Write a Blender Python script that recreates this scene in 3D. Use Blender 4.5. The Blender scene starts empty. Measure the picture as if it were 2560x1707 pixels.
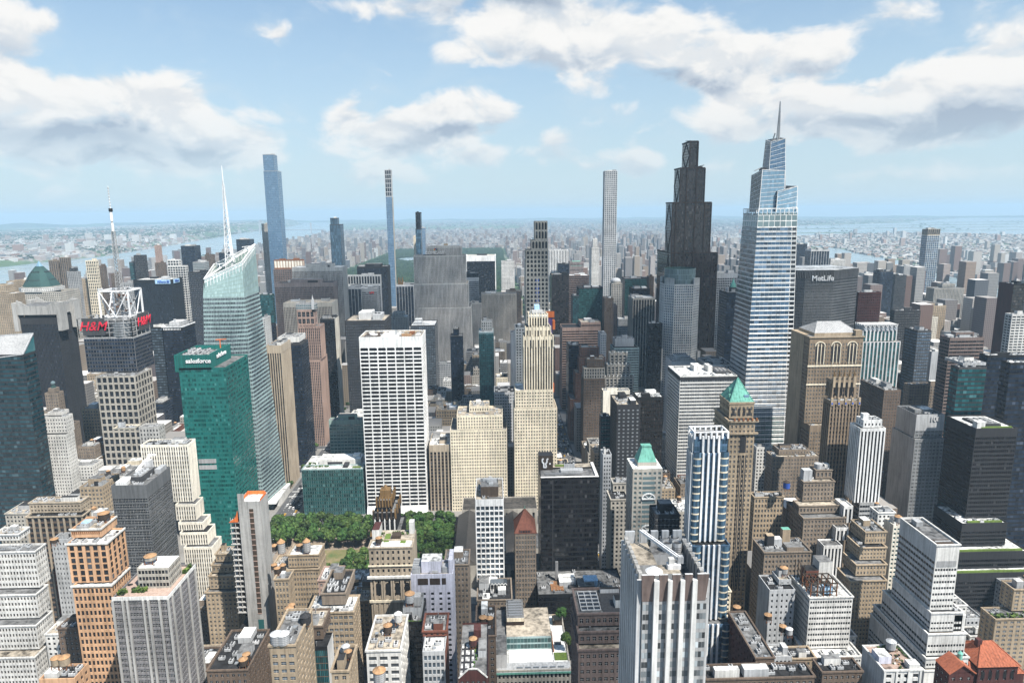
import bpy, math, random
import numpy as np
from math import radians, sin, cos, pi, atan2, tan
from mathutils import Vector, Matrix
RNG = random.Random(7); NR = np.random.default_rng(11)
scene = bpy.context.scene
C = scene.collection
# ------------------------------------------------------------------ camera
CAM = Vector((0, 0, 318.0))
YAW, PIT, ROL = radians(1.5), radians(-10.66), radians(-0.55)
cam_data = bpy.data.cameras.new("camera"); cam = bpy.data.objects.new("camera", cam_data); C.objects.link(cam)
fw = Vector((sin(YAW)*cos(PIT), cos(YAW)*cos(PIT), sin(PIT))); rt = Vector((cos(YAW), -sin(YAW), 0)); up = rt.cross(fw)
r2 = rt*cos(ROL)+up*sin(ROL); u2 = up*cos(ROL)-rt*sin(ROL)
cam.matrix_world = Matrix(((r2.x, u2.x, -fw.x, CAM.x), (r2.y, u2.y, -fw.y, CAM.y), (r2.z, u2.z, -fw.z, CAM.z), (0, 0, 0, 1)))
cam_data.sensor_width = 36; cam_data.lens = 36*1711/2560; cam_data.clip_start = 1; cam_data.clip_end = 120000
scene.camera = cam
# ------------------------------------------------------------------ sun, sky, exposure
SUN_AZ, SUN_EL = radians(139), radians(55)
sd = bpy.data.lights.new("sun", 'SUN'); so = bpy.data.objects.new("sun", sd); C.objects.link(so)
sd.energy = 5.0; sd.angle = radians(0.53); sd.color = (1.0, 0.95, 0.87)
sv = Vector((sin(SUN_AZ)*cos(SUN_EL), cos(SUN_AZ)*cos(SUN_EL), sin(SUN_EL)))
so.rotation_euler = sv.to_track_quat('Z', 'Y').to_euler()
scene.view_settings.view_transform = 'Standard'; scene.view_settings.look = 'None'
scene.view_settings.exposure = 0.90; scene.view_settings.gamma = 1.0
cy = scene.cycles
cy.max_bounces = 5; cy.diffuse_bounces = 2; cy.glossy_bounces = 3; cy.transmission_bounces = 2; cy.transparent_max_bounces = 24
cy.volume_bounces = 0; cy.caustics_reflective = False; cy.caustics_refractive = False; cy.sample_clamp_indirect = 4
cy.use_denoising = True; cy.denoiser = 'OPENIMAGEDENOISE'; cy.denoising_input_passes = 'RGB_ALBEDO_NORMAL'; cy.denoising_prefilter = 'ACCURATE'
world = bpy.data.worlds.new("World"); scene.world = world; world.use_nodes = True
wt = world.node_tree; wn = wt.nodes; wl = wt.links; wn.clear()
def N(tree, typ, **kw):
    n = tree.nodes.new(typ)
    for k, v in kw.items(): setattr(n, k, v)
    return n
def math_node(tree, op, a, b=None, clamp=False):
    n = tree.nodes.new('ShaderNodeMath'); n.operation = op; n.use_clamp = clamp
    for i, v in enumerate((a, b)):
        if v is None: continue
        if isinstance(v, (int, float)): n.inputs[i].default_value = v
        else: tree.links.new(v, n.inputs[i])
    return n.outputs[0]
def ramp(tree, fac, stops):
    n = tree.nodes.new('ShaderNodeValToRGB'); tree.links.new(fac, n.inputs[0]); e = n.color_ramp.elements
    while len(e) < len(stops): e.new(0.5)
    for i, (p, c) in enumerate(stops): e[i].position = p; e[i].color = (*c, 1) if len(c) == 3 else c
    return n.outputs[0]
def maprange(tree, v, a, b, c=0.0, d=1.0, smooth=True):
    n = tree.nodes.new('ShaderNodeMapRange'); n.interpolation_type = 'SMOOTHSTEP' if smooth else 'LINEAR'; n.clamp = True
    tree.links.new(v, n.inputs[0])
    for i, x in enumerate((a, b, c, d)): n.inputs[i+1].default_value = x
    return n.outputs[0]
def mixc(tree, fac, a, b, mode='MIX'):
    n = tree.nodes.new('ShaderNodeMix'); n.data_type = 'RGBA'; n.blend_type = mode
    for s, v in ((n.inputs[0], fac), (n.inputs[6], a), (n.inputs[7], b)):
        if isinstance(v, (int, float)): s.default_value = v
        elif isinstance(v, tuple): s.default_value = (*v, 1) if len(v) == 3 else v
        else: tree.links.new(v, s)
    return n.outputs[2]
sky = N(wt, 'ShaderNodeTexSky', sky_type='NISHITA', sun_disc=False)
sky.sun_elevation = SUN_EL; sky.sun_rotation = SUN_AZ; sky.altitude = 300; sky.air_density = 1.0; sky.dust_density = 1.0; sky.ozone_density = 1.6
tc = N(wt, 'ShaderNodeTexCoord'); sep = N(wt, 'ShaderNodeSeparateXYZ'); wl.new(tc.outputs['Generated'], sep.inputs[0])
az = math_node(wt, 'ARCTAN2', sep.outputs[0], sep.outputs[1]); el = math_node(wt, 'ARCSINE', sep.outputs[2])
comb = N(wt, 'ShaderNodeCombineXYZ'); wl.new(az, comb.inputs[0]); wl.new(el, comb.inputs[1])
# clouds: soft ellipses (azimuth, elevation, half width, half height in degrees, weight) broken up by noise
CLOUDS = [(-27.0, 7.0, 15.4, 3.7, 1.0), (-30.3, 7.2, 8.3, 2.9, 0.5), (-21.2, 4.8, 6.0, 2.1, 0.9), (-28.8, 5.0, 12.2, 2.6, 0.55), (-32.0, 5.7, 6.7, 2.5, 0.5), (-3.2, 7.7, 4.7, 2.8, 1.0), (-6.9, 6.5, 5.9, 2.2, 0.9), (-11.5, 8.0, 2.7, 2.3, 0.8), (-8.3, 5.3, 6.3, 1.8, 0.7), (-1.0, 4.7, 5.0, 1.5, 0.75), (4.7, 5.2, 2.8, 2.1, 0.75), (0.9, 7.7, 2.0, 2.0, 0.6), (-6.0, 3.6, 7.8, 1.5, 0.5), (7.4, 3.8, 5.4, 1.4, 0.55), (12.3, 3.7, 2.6, 1.2, 0.65), (-8.8, 3.1, 4.1, 1.1, 0.5), (16.3, 2.8, 8.3, 1.2, 0.35), (3.6, 13.1, 12.7, 2.6, 0.95), (0.9, 17.0, 11.3, 3.6, 1.0), (12.1, 11.6, 9.7, 3.2, 0.75), (21.6, 10.8, 7.9, 2.7, 0.75), (16.7, 10.2, 6.5, 2.1, 0.6), (25.1, 11.5, 4.4, 2.1, 0.5), (10.0, 14.4, 10.9, 2.6, 0.4), (19.4, 7.3, 5.2, 2.8, 0.95), (24.9, 7.2, 6.3, 2.7, 1.0), (31.5, 7.2, 8.2, 3.6, 1.0), (36.0, 9.1, 5.5, 4.5, 1.1), (33.7, 5.2, 7.9, 1.7, 0.6), (-9.5, 15.1, 5.6, 1.3, 0.7), (-16.0, 13.4, 2.2, 1.3, 0.65), (-33.0, 11.7, 2.9, 3.4, 0.8), (29.4, 12.9, 3.7, 1.7, 0.6), (-30.9, 12.6, 1.3, 1.0, 0.5), (32.7, 2.5, 10.2, 1.5, 0.42), (11.1, 7.4, 5.2, 1.5, 0.35), (16.2, 5.1, 15.9, 2.4, 0.2), (-26.8, 3.0, 16.5, 2.7, 0.3), (-42.0, 7.4, 13.8, 4.2, 0.8), (46.2, 6.1, 9.9, 5.2, 0.8), (-15.6, 31.6, 19.8, 5.4, 0.8), (23.8, 28.7, 15.9, 5.7, 0.8)]
def cloud_noise(offset):
    m = N(wt, 'ShaderNodeMapping'); m.inputs['Location'].default_value = (offset[0], offset[1], 0); m.inputs['Scale'].default_value = (1.0, 1.75, 1.0)
    wl.new(comb.outputs[0], m.inputs[0])
    n = N(wt, 'ShaderNodeTexNoise'); n.noise_dimensions = '3D'; n.inputs['Scale'].default_value = 11.0; n.inputs['Detail'].default_value = 9.0
    n.inputs['Roughness'].default_value = 0.56; n.inputs['Distortion'].default_value = 0.35
    wl.new(m.outputs[0], n.inputs['Vector']); return n.outputs['Fac']
warp = N(wt, 'ShaderNodeTexNoise'); warp.inputs['Scale'].default_value = 14; warp.inputs['Detail'].default_value = 4; wl.new(comb.outputs[0], warp.inputs['Vector'])
wv = N(wt, 'ShaderNodeVectorMath', operation='SUBTRACT'); wl.new(warp.outputs['Color'], wv.inputs[0]); wv.inputs[1].default_value = (.5, .5, .5)
ws = N(wt, 'ShaderNodeVectorMath', operation='SCALE'); wl.new(wv.outputs[0], ws.inputs[0]); ws.inputs['Scale'].default_value = 0.05
wa = N(wt, 'ShaderNodeVectorMath', operation='ADD'); wl.new(comb.outputs[0], wa.inputs[0]); wl.new(ws.outputs[0], wa.inputs[1])
field = None; low = None
for (a, e, ra, re, w) in CLOUDS:
    m = N(wt, 'ShaderNodeMapping', vector_type='TEXTURE')
    m.inputs['Location'].default_value = (radians(a), radians(e), 0); m.inputs['Scale'].default_value = (radians(ra), radians(re), 1)
    wl.new(wa.outputs[0], m.inputs[0])
    g = N(wt, 'ShaderNodeTexGradient', gradient_type='SPHERICAL'); wl.new(m.outputs[0], g.inputs[0])
    s = math_node(wt, 'MULTIPLY', g.outputs['Fac'], w)
    field = s if field is None else math_node(wt, 'ADD', field, s)
    sx = N(wt, 'ShaderNodeSeparateXYZ'); wl.new(m.outputs[0], sx.inputs[0]); b_ = math_node(wt, 'MULTIPLY', sx.outputs[1], s); low = b_ if low is None else math_node(wt, 'ADD', low, b_)
grey = None   # the flat shaded undersides
for (a, e, ra, re) in [(0.9, 15.9, 11.1, 1.7), (33.4, 6.1, 6.2, 1.4), (-28.5, 5.2, 12.1, 1.3), (-3.4, 6.6, 5.0, 0.9), (12.8, 9.8, 7.1, 1.0)]:
    m = N(wt, 'ShaderNodeMapping', vector_type='TEXTURE'); m.inputs['Location'].default_value = (radians(a), radians(e), 0); m.inputs['Scale'].default_value = (radians(ra), radians(re), 1)
    wl.new(wa.outputs[0], m.inputs[0]); g = N(wt, 'ShaderNodeTexGradient', gradient_type='SPHERICAL'); wl.new(m.outputs[0], g.inputs[0]); grey = g.outputs['Fac'] if grey is None else math_node(wt, 'ADD', grey, g.outputs['Fac'])
n0 = cloud_noise((0, 0)); n1 = cloud_noise((0.004, 0.035))
field = math_node(wt, 'MINIMUM', field, 0.72)
dens = math_node(wt, 'ADD', field, math_node(wt, 'MULTIPLY', math_node(wt, 'SUBTRACT', n0, 0.5), 1.75))
alpha = maprange(wt, dens, 0.20, 0.60)
wisp = maprange(wt, math_node(wt, 'ADD', n1, math_node(wt, 'MULTIPLY', field, 0.25)), 0.46, 0.86, 0.0, 0.45)
lit = maprange(wt, math_node(wt, 'SUBTRACT', n0, n1), -0.12, 0.12)
base = maprange(wt, low, -0.28, 0.05, -0.5, 0.0)
thick = maprange(wt, dens, 0.45, 1.05)
ccol = ramp(wt, math_node(wt, 'ADD', math_node(wt, 'SUBTRACT', math_node(wt, 'ADD', math_node(wt, 'MULTIPLY', lit, 0.5), math_node(wt, 'SUBTRACT', 0.66, math_node(wt, 'MULTIPLY', grey, 0.5))), math_node(wt, 'MULTIPLY', thick, 0.12)), base, True),
            [(0.0, (4.6, 5.5, 6.8)), (0.4, (7.4, 8.1, 8.9)), (0.8, (10.4, 10.4, 10.3)), (1.0, (11.0, 10.9, 10.7))])
# NISHITA tints towards the photograph's milky summer sky: hue comes from the sky node, thin high haze adds white
skyc = mixc(wt, 1.0, sky.outputs[0], (0.94, 1.46, 1.72), 'MULTIPLY')
veil = ramp(wt, maprange(wt, el, 0.0, 0.55, 0, 1, False), [(0.0, (0.9,)*3), (0.2, (0.72,)*3), (0.5, (0.38,)*3), (1.0, (0.14,)*3)])
skyc = mixc(wt, veil, skyc, (7.6, 9.1, 9.9))
skyc = mixc(wt, wisp, skyc, (7.6, 8.9, 9.8))
fade = maprange(wt, el, 0.0, 0.16, 0.25, 1.0)
full = mixc(wt, math_node(wt, 'MULTIPLY', alpha, fade), skyc, ccol)
bg = N(wt, 'ShaderNodeBackground'); bg.inputs['Strength'].default_value = 0.047; wl.new(full, bg.inputs[0])
wo = N(wt, 'ShaderNodeOutputWorld'); wl.new(bg.outputs[0], wo.inputs[0])
# ------------------------------------------------------------------ materials (linear base colours)
COL = dict(cream=(.70,.62,.48), beige=(.45,.375,.285), tan=(.40,.315,.22), orange=(.56,.34,.20), brown=(.18,.132,.10), redbrick=(.20,.075,.05), maroon=(.13,.045,.04),
 white=(.76,.755,.74), offwhite=(.60,.59,.565), grey=(.38,.38,.38), ltgrey=(.52,.52,.52), dkgrey=(.11,.11,.115), charcoal=(.055,.055,.06), black=(.016,.016,.018),
 lime=(.44,.41,.36), rock=(.40,.39,.37), pink=(.40,.28,.23), mauve=(.30,.25,.24), lilac=(.60,.60,.69), concrete=(.42,.41,.39), cement=(.46,.47,.48),
 bronze=(.07,.045,.035), granite=(.24,.18,.16), gold=(.24,.145,.06), copper=(.16,.42,.34), patina=(.055,.14,.13), linc=(.31,.235,.165), slate=(.13,.12,.11), tile=(.40,.125,.065), rust=(.30,.12,.05),
 tanroof=(.46,.40,.32), tar=(.045,.045,.048), greyroof=(.24,.24,.24), whiteroof=(.70,.70,.68), pinkdeck=(.45,.33,.27), steel=(.45,.46,.47), whitepaint=(.80,.80,.80),
 wood=(.42,.25,.13), wooddark=(.10,.07,.05), asphalt=(.055,.055,.058), sidewalk=(.30,.29,.275), lawn=(.20,.17,.06), grassgreen=(.10,.15,.03), leaf=(.040,.085,.018), leaf2=(.058,.108,.024), leafdark=(.022,.052,.012), bark=(.08,.06,.04),
 red=(.62,.03,.03), crimson=(.70,.02,.05), yellow=(.75,.42,.02), blue=(.03,.10,.45), orangenet=(.65,.16,.04), skyblue=(.40,.60,.80), tealpaint=(.02,.30,.24), bluestrip=(.07,.13,.21), salesgreen=(.008,.125,.108), warmwhite=(.75,.70,.60), road_paint=(.72,.72,.70), purple=(.16,.09,.30), palebrown=(.31,.25,.195), gunmetal=(.16,.165,.17), hundgrey=(.29,.30,.31), pinkgrey=(.50,.47,.45), greymauve=(.25,.24,.245), brickred=(.23,.12,.085), greenlite=(.30,.40,.36), paleteal=(.35,.47,.47))
for k_, c_ in list(COL.items()):   # values scaled down, dark ones most, for deeper contrast
    f_ = .5 if max(c_) < .15 else (.68 if max(c_) < .36 else (.82 if max(c_) < .52 else .96))
    if k_ not in ('salesgreen', 'bluestrip', 'leaf', 'leaf2', 'leafdark', 'grassgreen', 'road_paint', 'rock', 'yellow', 'crimson', 'red'): COL[k_] = tuple(x*f_ for x in c_)
GLS = dict(dark=(.012,.015,.020), std=(.020,.026,.032), warm=(.030,.026,.024), blue=(.035,.07,.115), navy=(.008,.016,.032), black=(.006,.006,.008), green=(.012,.055,.055), emerald=(.006,.085,.078), teal=(.015,.075,.085), deepteal=(.008,.033,.043), ltblue=(.16,.27,.36), sky=(.085,.155,.24), crystal=(.30,.42,.42), grey=(.06,.07,.08), ltgrey=(.20,.22,.24), pale=(.12,.17,.18), bronze=(.025,.02,.018), mix=(.045,.065,.085), crown=(.17,.19,.20), deepblue=(.035,.075,.115))
MATS = {}
def newmat(name):
    m = bpy.data.materials.new(name); m.use_nodes = True; nt = m.node_tree; nt.nodes.clear()
    o = nt.nodes.new('ShaderNodeOutputMaterial'); b = nt.nodes.new('ShaderNodeBsdfPrincipled'); nt.links.new(b.outputs[0], o.inputs[0])
    return m, nt, b
def noise(nt, vec, scale, detail=3, vscale=None):
    if vscale:
        mp = nt.nodes.new('ShaderNodeMapping'); mp.inputs['Scale'].default_value = vscale; nt.links.new(vec, mp.inputs[0]); vec = mp.outputs[0]
    n = nt.nodes.new('ShaderNodeTexNoise'); n.inputs['Scale'].default_value = scale; n.inputs['Detail'].default_value = detail; nt.links.new(vec, n.inputs['Vector']); return n.outputs['Fac']
def wall_mat(key, rough=.85, amt=1.0, roof=False, spec=.3, metal=0.0):
    k = ('w', key, rough, roof, metal)
    if k in MATS: return MATS[k]
    m, nt, b = newmat(key + ('_roofing' if roof else '_surface')); c = COL[key]
    gn = nt.nodes.new('ShaderNodeNewGeometry'); geo = gn.outputs['Position']; oi = nt.nodes.new('ShaderNodeObjectInfo')
    a = noise(nt, geo, .035, 4); s = noise(nt, geo, 1.0, 4, (.9, .9, .05) if not roof else (.35, .35, .35)); f = noise(nt, geo, .7 if not roof else 1.6, 2)
    v = math_node(nt, 'ADD', math_node(nt, 'ADD', maprange(nt, a, .3, .7, -.17*amt, .10*amt), maprange(nt, s, .35, .72, .08*amt, -(.26 if not roof else .45)*amt)), maprange(nt, f, .3, .7, -.05, .05))
    v = math_node(nt, 'ADD', v, maprange(nt, oi.outputs['Random'], 0, 1, -.05, .05, False))
    v = math_node(nt, 'ADD', v, maprange(nt, gn.outputs['Random Per Island'], 0, 1, -.07, .05, False))
    if roof:   # felt sheets and patched repairs
        vo = nt.nodes.new('ShaderNodeTexVoronoi'); vo.distance = 'CHEBYCHEV'; vo.inputs['Scale'].default_value = .16; nt.links.new(geo, vo.inputs['Vector']); vs = nt.nodes.new('ShaderNodeSeparateXYZ'); nt.links.new(vo.outputs['Color'], vs.inputs[0]); v = math_node(nt, 'ADD', v, maprange(nt, vs.outputs[0], 0, 1, -.22, .16, False))
    v = math_node(nt, 'ADD', v, 1.0)
    h = nt.nodes.new('ShaderNodeHueSaturation'); h.inputs['Color'].default_value = (*c, 1); nt.links.new(v, h.inputs['Value'])
    nt.links.new(h.outputs[0], b.inputs['Base Color']); b.inputs['Roughness'].default_value = rough; b.inputs['Specular IOR Level'].default_value = spec; b.inputs['Metallic'].default_value = metal
    MATS[k] = m; return m
def glass_mat(key, blinds=.07):
    k = ('g', key)
    if k in MATS: return MATS[k]
    m, nt, b = newmat(key + '_glass'); c = GLS[key]
    geo = nt.nodes.new('ShaderNodeNewGeometry'); oi = nt.nodes.new('ShaderNodeObjectInfo')
    lum = (c[0]+c[1]+c[2])/3
    r = math_node(nt, 'FRACT', math_node(nt, 'ADD', geo.outputs['Random Per Island'], math_node(nt, 'MULTIPLY', oi.outputs['Random'], 7.31)))
    k = .85 if key == 'crown' else (.5 if lum < .1 else .12); lo = tuple(x*(1-k) for x in c); hi = tuple(x*(1+k)+.004 for x in c); bl = tuple(x*(1+2*k)+.05 for x in c)
    col = ramp(nt, r, [(0, lo), (.45, c), (.78, hi), (1-blinds, hi), (1.0, bl)])
    nt.links.new(col, b.inputs['Base Color'])
    n = noise(nt, geo.outputs['Position'], .25, 2)
    b.inputs['Roughness'].default_value = .12; nt.links.new(maprange(nt, n, .3, .7, .05, .2), b.inputs['Roughness'])
    b.inputs['IOR'].default_value = 1.45 if lum < .02 else 1.6; b.inputs['Specular IOR Level'].default_value = .5
    # every pane sits a hair out of true, so reflections break up from pane to pane
    vm = nt.nodes.new('ShaderNodeVectorMath'); vm.operation = 'ADD'; wn_ = nt.nodes.new('ShaderNodeTexWhiteNoise'); wn_.noise_dimensions = '1D'; nt.links.new(r, wn_.inputs['W'])
    sc = nt.nodes.new('ShaderNodeVectorMath'); sc.operation = 'MULTIPLY_ADD'; nt.links.new(wn_.outputs['Color'], sc.inputs[0]); sc.inputs[1].default_value = (.05,)*3; sc.inputs[2].default_value = (-.025,)*3
    nt.links.new(geo.outputs['Normal'], vm.inputs[0]); nt.links.new(sc.outputs[0], vm.inputs[1])
    nm = nt.nodes.new('ShaderNodeVectorMath'); nm.operation = 'NORMALIZE'; nt.links.new(vm.outputs[0], nm.inputs[0]); nt.links.new(nm.outputs[0], b.inputs['Normal'])
    MATS[k] = m; return m
def leaf_mat(key):
    m, nt, b = newmat(key); gn = nt.nodes.new('ShaderNodeNewGeometry'); oi = nt.nodes.new('ShaderNodeObjectInfo'); h = nt.nodes.new('ShaderNodeHueSaturation'); h.inputs['Color'].default_value = (*COL[key], 1)
    v = math_node(nt, 'ADD', maprange(nt, oi.outputs['Random'], 0, 1, .68, 1.22, False), maprange(nt, gn.outputs['Random Per Island'], 0, 1, -.3, .35, False)); nt.links.new(v, h.inputs['Value'])
    nt.links.new(maprange(nt, math_node(nt, 'FRACT', math_node(nt, 'MULTIPLY', oi.outputs['Random'], 9.7)), 0, 1, .475, .515, False), h.inputs['Hue']); nt.links.new(h.outputs[0], b.inputs['Base Color']); b.inputs['Roughness'].default_value = .7; b.inputs['Specular IOR Level'].default_value = .25; MATS[key] = m; return m
def mat(key):
    if key.startswith('g:'): return glass_mat(key[2:])
    if key.startswith('r:'): return wall_mat(key[2:], .9, 1.2, True)
    if key.startswith('m:'): return wall_mat(key[2:], .38, .6, False, .5, .6)
    if key in MATS: return MATS[key]
    if key.startswith('leaf'): return leaf_mat(key)
    return wall_mat(key)
# ------------------------------------------------------------------ mesh builder
class G:
    def __init__(s): s.q = []; s.t = []; s.mk = []
    def mi(s, key):
        if key not in s.mk: s.mk.append(key)
        return s.mk.index(key)
    def quads(s, a, key):
        a = np.asarray(a, float).reshape(-1, 4, 3)
        if len(a): s.q.append((a, s.mi(key)))
    def tris(s, a, key):
        a = np.asarray(a, float).reshape(-1, 3, 3)
        if len(a): s.t.append((a, s.mi(key)))
    def box(s, x0, x1, y0, y1, z0, z1, key, bottom=False, top=None):
        p = lambda x, y, z: (x, y, z)
        f = [[p(x0,y0,z0),p(x1,y0,z0),p(x1,y0,z1),p(x0,y0,z1)], [p(x1,y0,z0),p(x1,y1,z0),p(x1,y1,z1),p(x1,y0,z1)],
             [p(x1,y1,z0),p(x0,y1,z0),p(x0,y1,z1),p(x1,y1,z1)], [p(x0,y1,z0),p(x0,y0,z0),p(x0,y0,z1),p(x0,y1,z1)]]
        if bottom: f.append([p(x0,y1,z0),p(x1,y1,z0),p(x1,y0,z0),p(x0,y0,z0)])
        s.quads(f, key); s.quads([[p(x0,y0,z1),p(x1,y0,z1),p(x1,y1,z1),p(x0,y1,z1)]], top or key)
    def ring(s, cx, cy, z0, z1, ra, rb, n, key, cap=True, ph=0.0, sy=1.0):
        a = np.arange(n)*2*pi/n+ph; b = a+2*pi/n
        P = lambda t, r, z: np.stack([cx+r*np.cos(t), cy+sy*r*np.sin(t), np.full(n, z)], 1)
        s.quads(np.stack([P(a, ra, z0), P(b, ra, z0), P(b, rb, z1), P(a, rb, z1)], 1), key)
        if cap and rb > 0: s.tris(np.stack([P(a, rb, z1), P(b, rb, z1), np.tile((cx, cy, z1), (n, 1))], 1), key)
    def bar(s, p, q, r, key):
        p = Vector(p); q = Vector(q); d = (q-p).normalized(); u = d.cross(Vector((0, 0, 1)) if abs(d.z) < .95 else Vector((1, 0, 0))).normalized(); w = d.cross(u)
        c = [(u+w)*r, (w-u)*r, (-u-w)*r, (u-w)*r]
        for i in range(4):
            j = (i+1) % 4; s.quads([[p+c[i], p+c[j], q+c[j], q+c[i]]], key)
        s.quads([[q+c[3], q+c[2], q+c[1], q+c[0]]], key); s.quads([[p+c[0], p+c[1], p+c[2], p+c[3]]], key)
    def prism(s, pts, z0, z1, key, top=None):
        n = len(pts); P = [(x, y) for x, y in pts]
        for i in range(n):
            (x0, y0), (x1, y1) = P[i], P[(i+1) % n]; s.quads([[(x0,y0,z0),(x1,y1,z0),(x1,y1,z1),(x0,y0,z1)]], key)
        c = np.mean(np.array(P), 0)
        for i in range(n):
            (x0, y0), (x1, y1) = P[i], P[(i+1) % n]; s.tris([[(x0,y0,z1),(x1,y1,z1),(c[0],c[1],z1)]], top or key)
    def mesh(s, name, off=(0, 0, 0)):
        vs = []; loops = []; starts = []; mi = []; nv = 0; nl = 0
        for lst, k in ((s.q, 4), (s.t, 3)):
            for a, m in lst:
                n = len(a); vs.append(a.reshape(-1, 3)); loops.append(np.arange(nv, nv+n*k)); starts.append(nl+np.arange(n)*k); mi.append(np.full(n, m)); nv += n*k; nl += n*k
        me = bpy.data.meshes.new(name)
        if not vs: return me
        v = np.concatenate(vs)-np.array(off); l = np.concatenate(loops); st = np.concatenate(starts); mm = np.concatenate(mi)
        me.vertices.add(len(v)); me.vertices.foreach_set('co', v.astype(np.float32).ravel())
        me.loops.add(len(l)); me.loops.foreach_set('vertex_index', l.astype(np.int32))
        me.polygons.add(len(st)); me.polygons.foreach_set('loop_start', st.astype(np.int32))
        me.polygons.foreach_set('material_index', mm.astype(np.int32))
        for k in s.mk: me.materials.append(mat(k))
        me.polygons.foreach_set('use_smooth', np.zeros(len(st), bool)); me.update(calc_edges=True); return me
    def obj(s, name, parent=None, off=(0, 0, 0)):
        o = bpy.data.objects.new(name, s.mesh(name, off)); C.objects.link(o)
        if parent is not None: o.parent = parent
        else: o.location = off
        return o
    def empty(s): return not s.q and not s.t
def tag(o, label=None, cat=None, group=None, kind=None):
    if label: o['label'] = label
    if cat: o['category'] = cat
    if group: o['group'] = group
    if kind: o['kind'] = kind
    return o
def thing(name, label, cat, loc, group=None):
    o = bpy.data.objects.new(name, None); C.objects.link(o); o.location = loc; o.empty_display_size = 2
    return tag(o, label, cat, group)
def text(name, s, size, loc, rotz, key, parent=None, off=(0, 0, 0), depth=.4, shear=0.0, bold=0.0, align='CENTER'):
    cu = bpy.data.curves.new(name, 'FONT'); cu.body = s; cu.size = size; cu.extrude = depth/2; cu.align_x = align; cu.align_y = 'CENTER'; cu.shear = shear; cu.offset = bold
    o0 = bpy.data.objects.new(name, cu); C.objects.link(o0); me = bpy.data.meshes.new_from_object(o0); bpy.data.objects.remove(o0); me.materials.clear(); me.materials.append(mat(key)); o = bpy.data.objects.new(name, me); C.objects.link(o)
    o.location = Vector(loc)-Vector(off); o.rotation_euler = (pi/2, 0, rotz)
    if parent is not None: o.parent = parent
    return o
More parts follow.
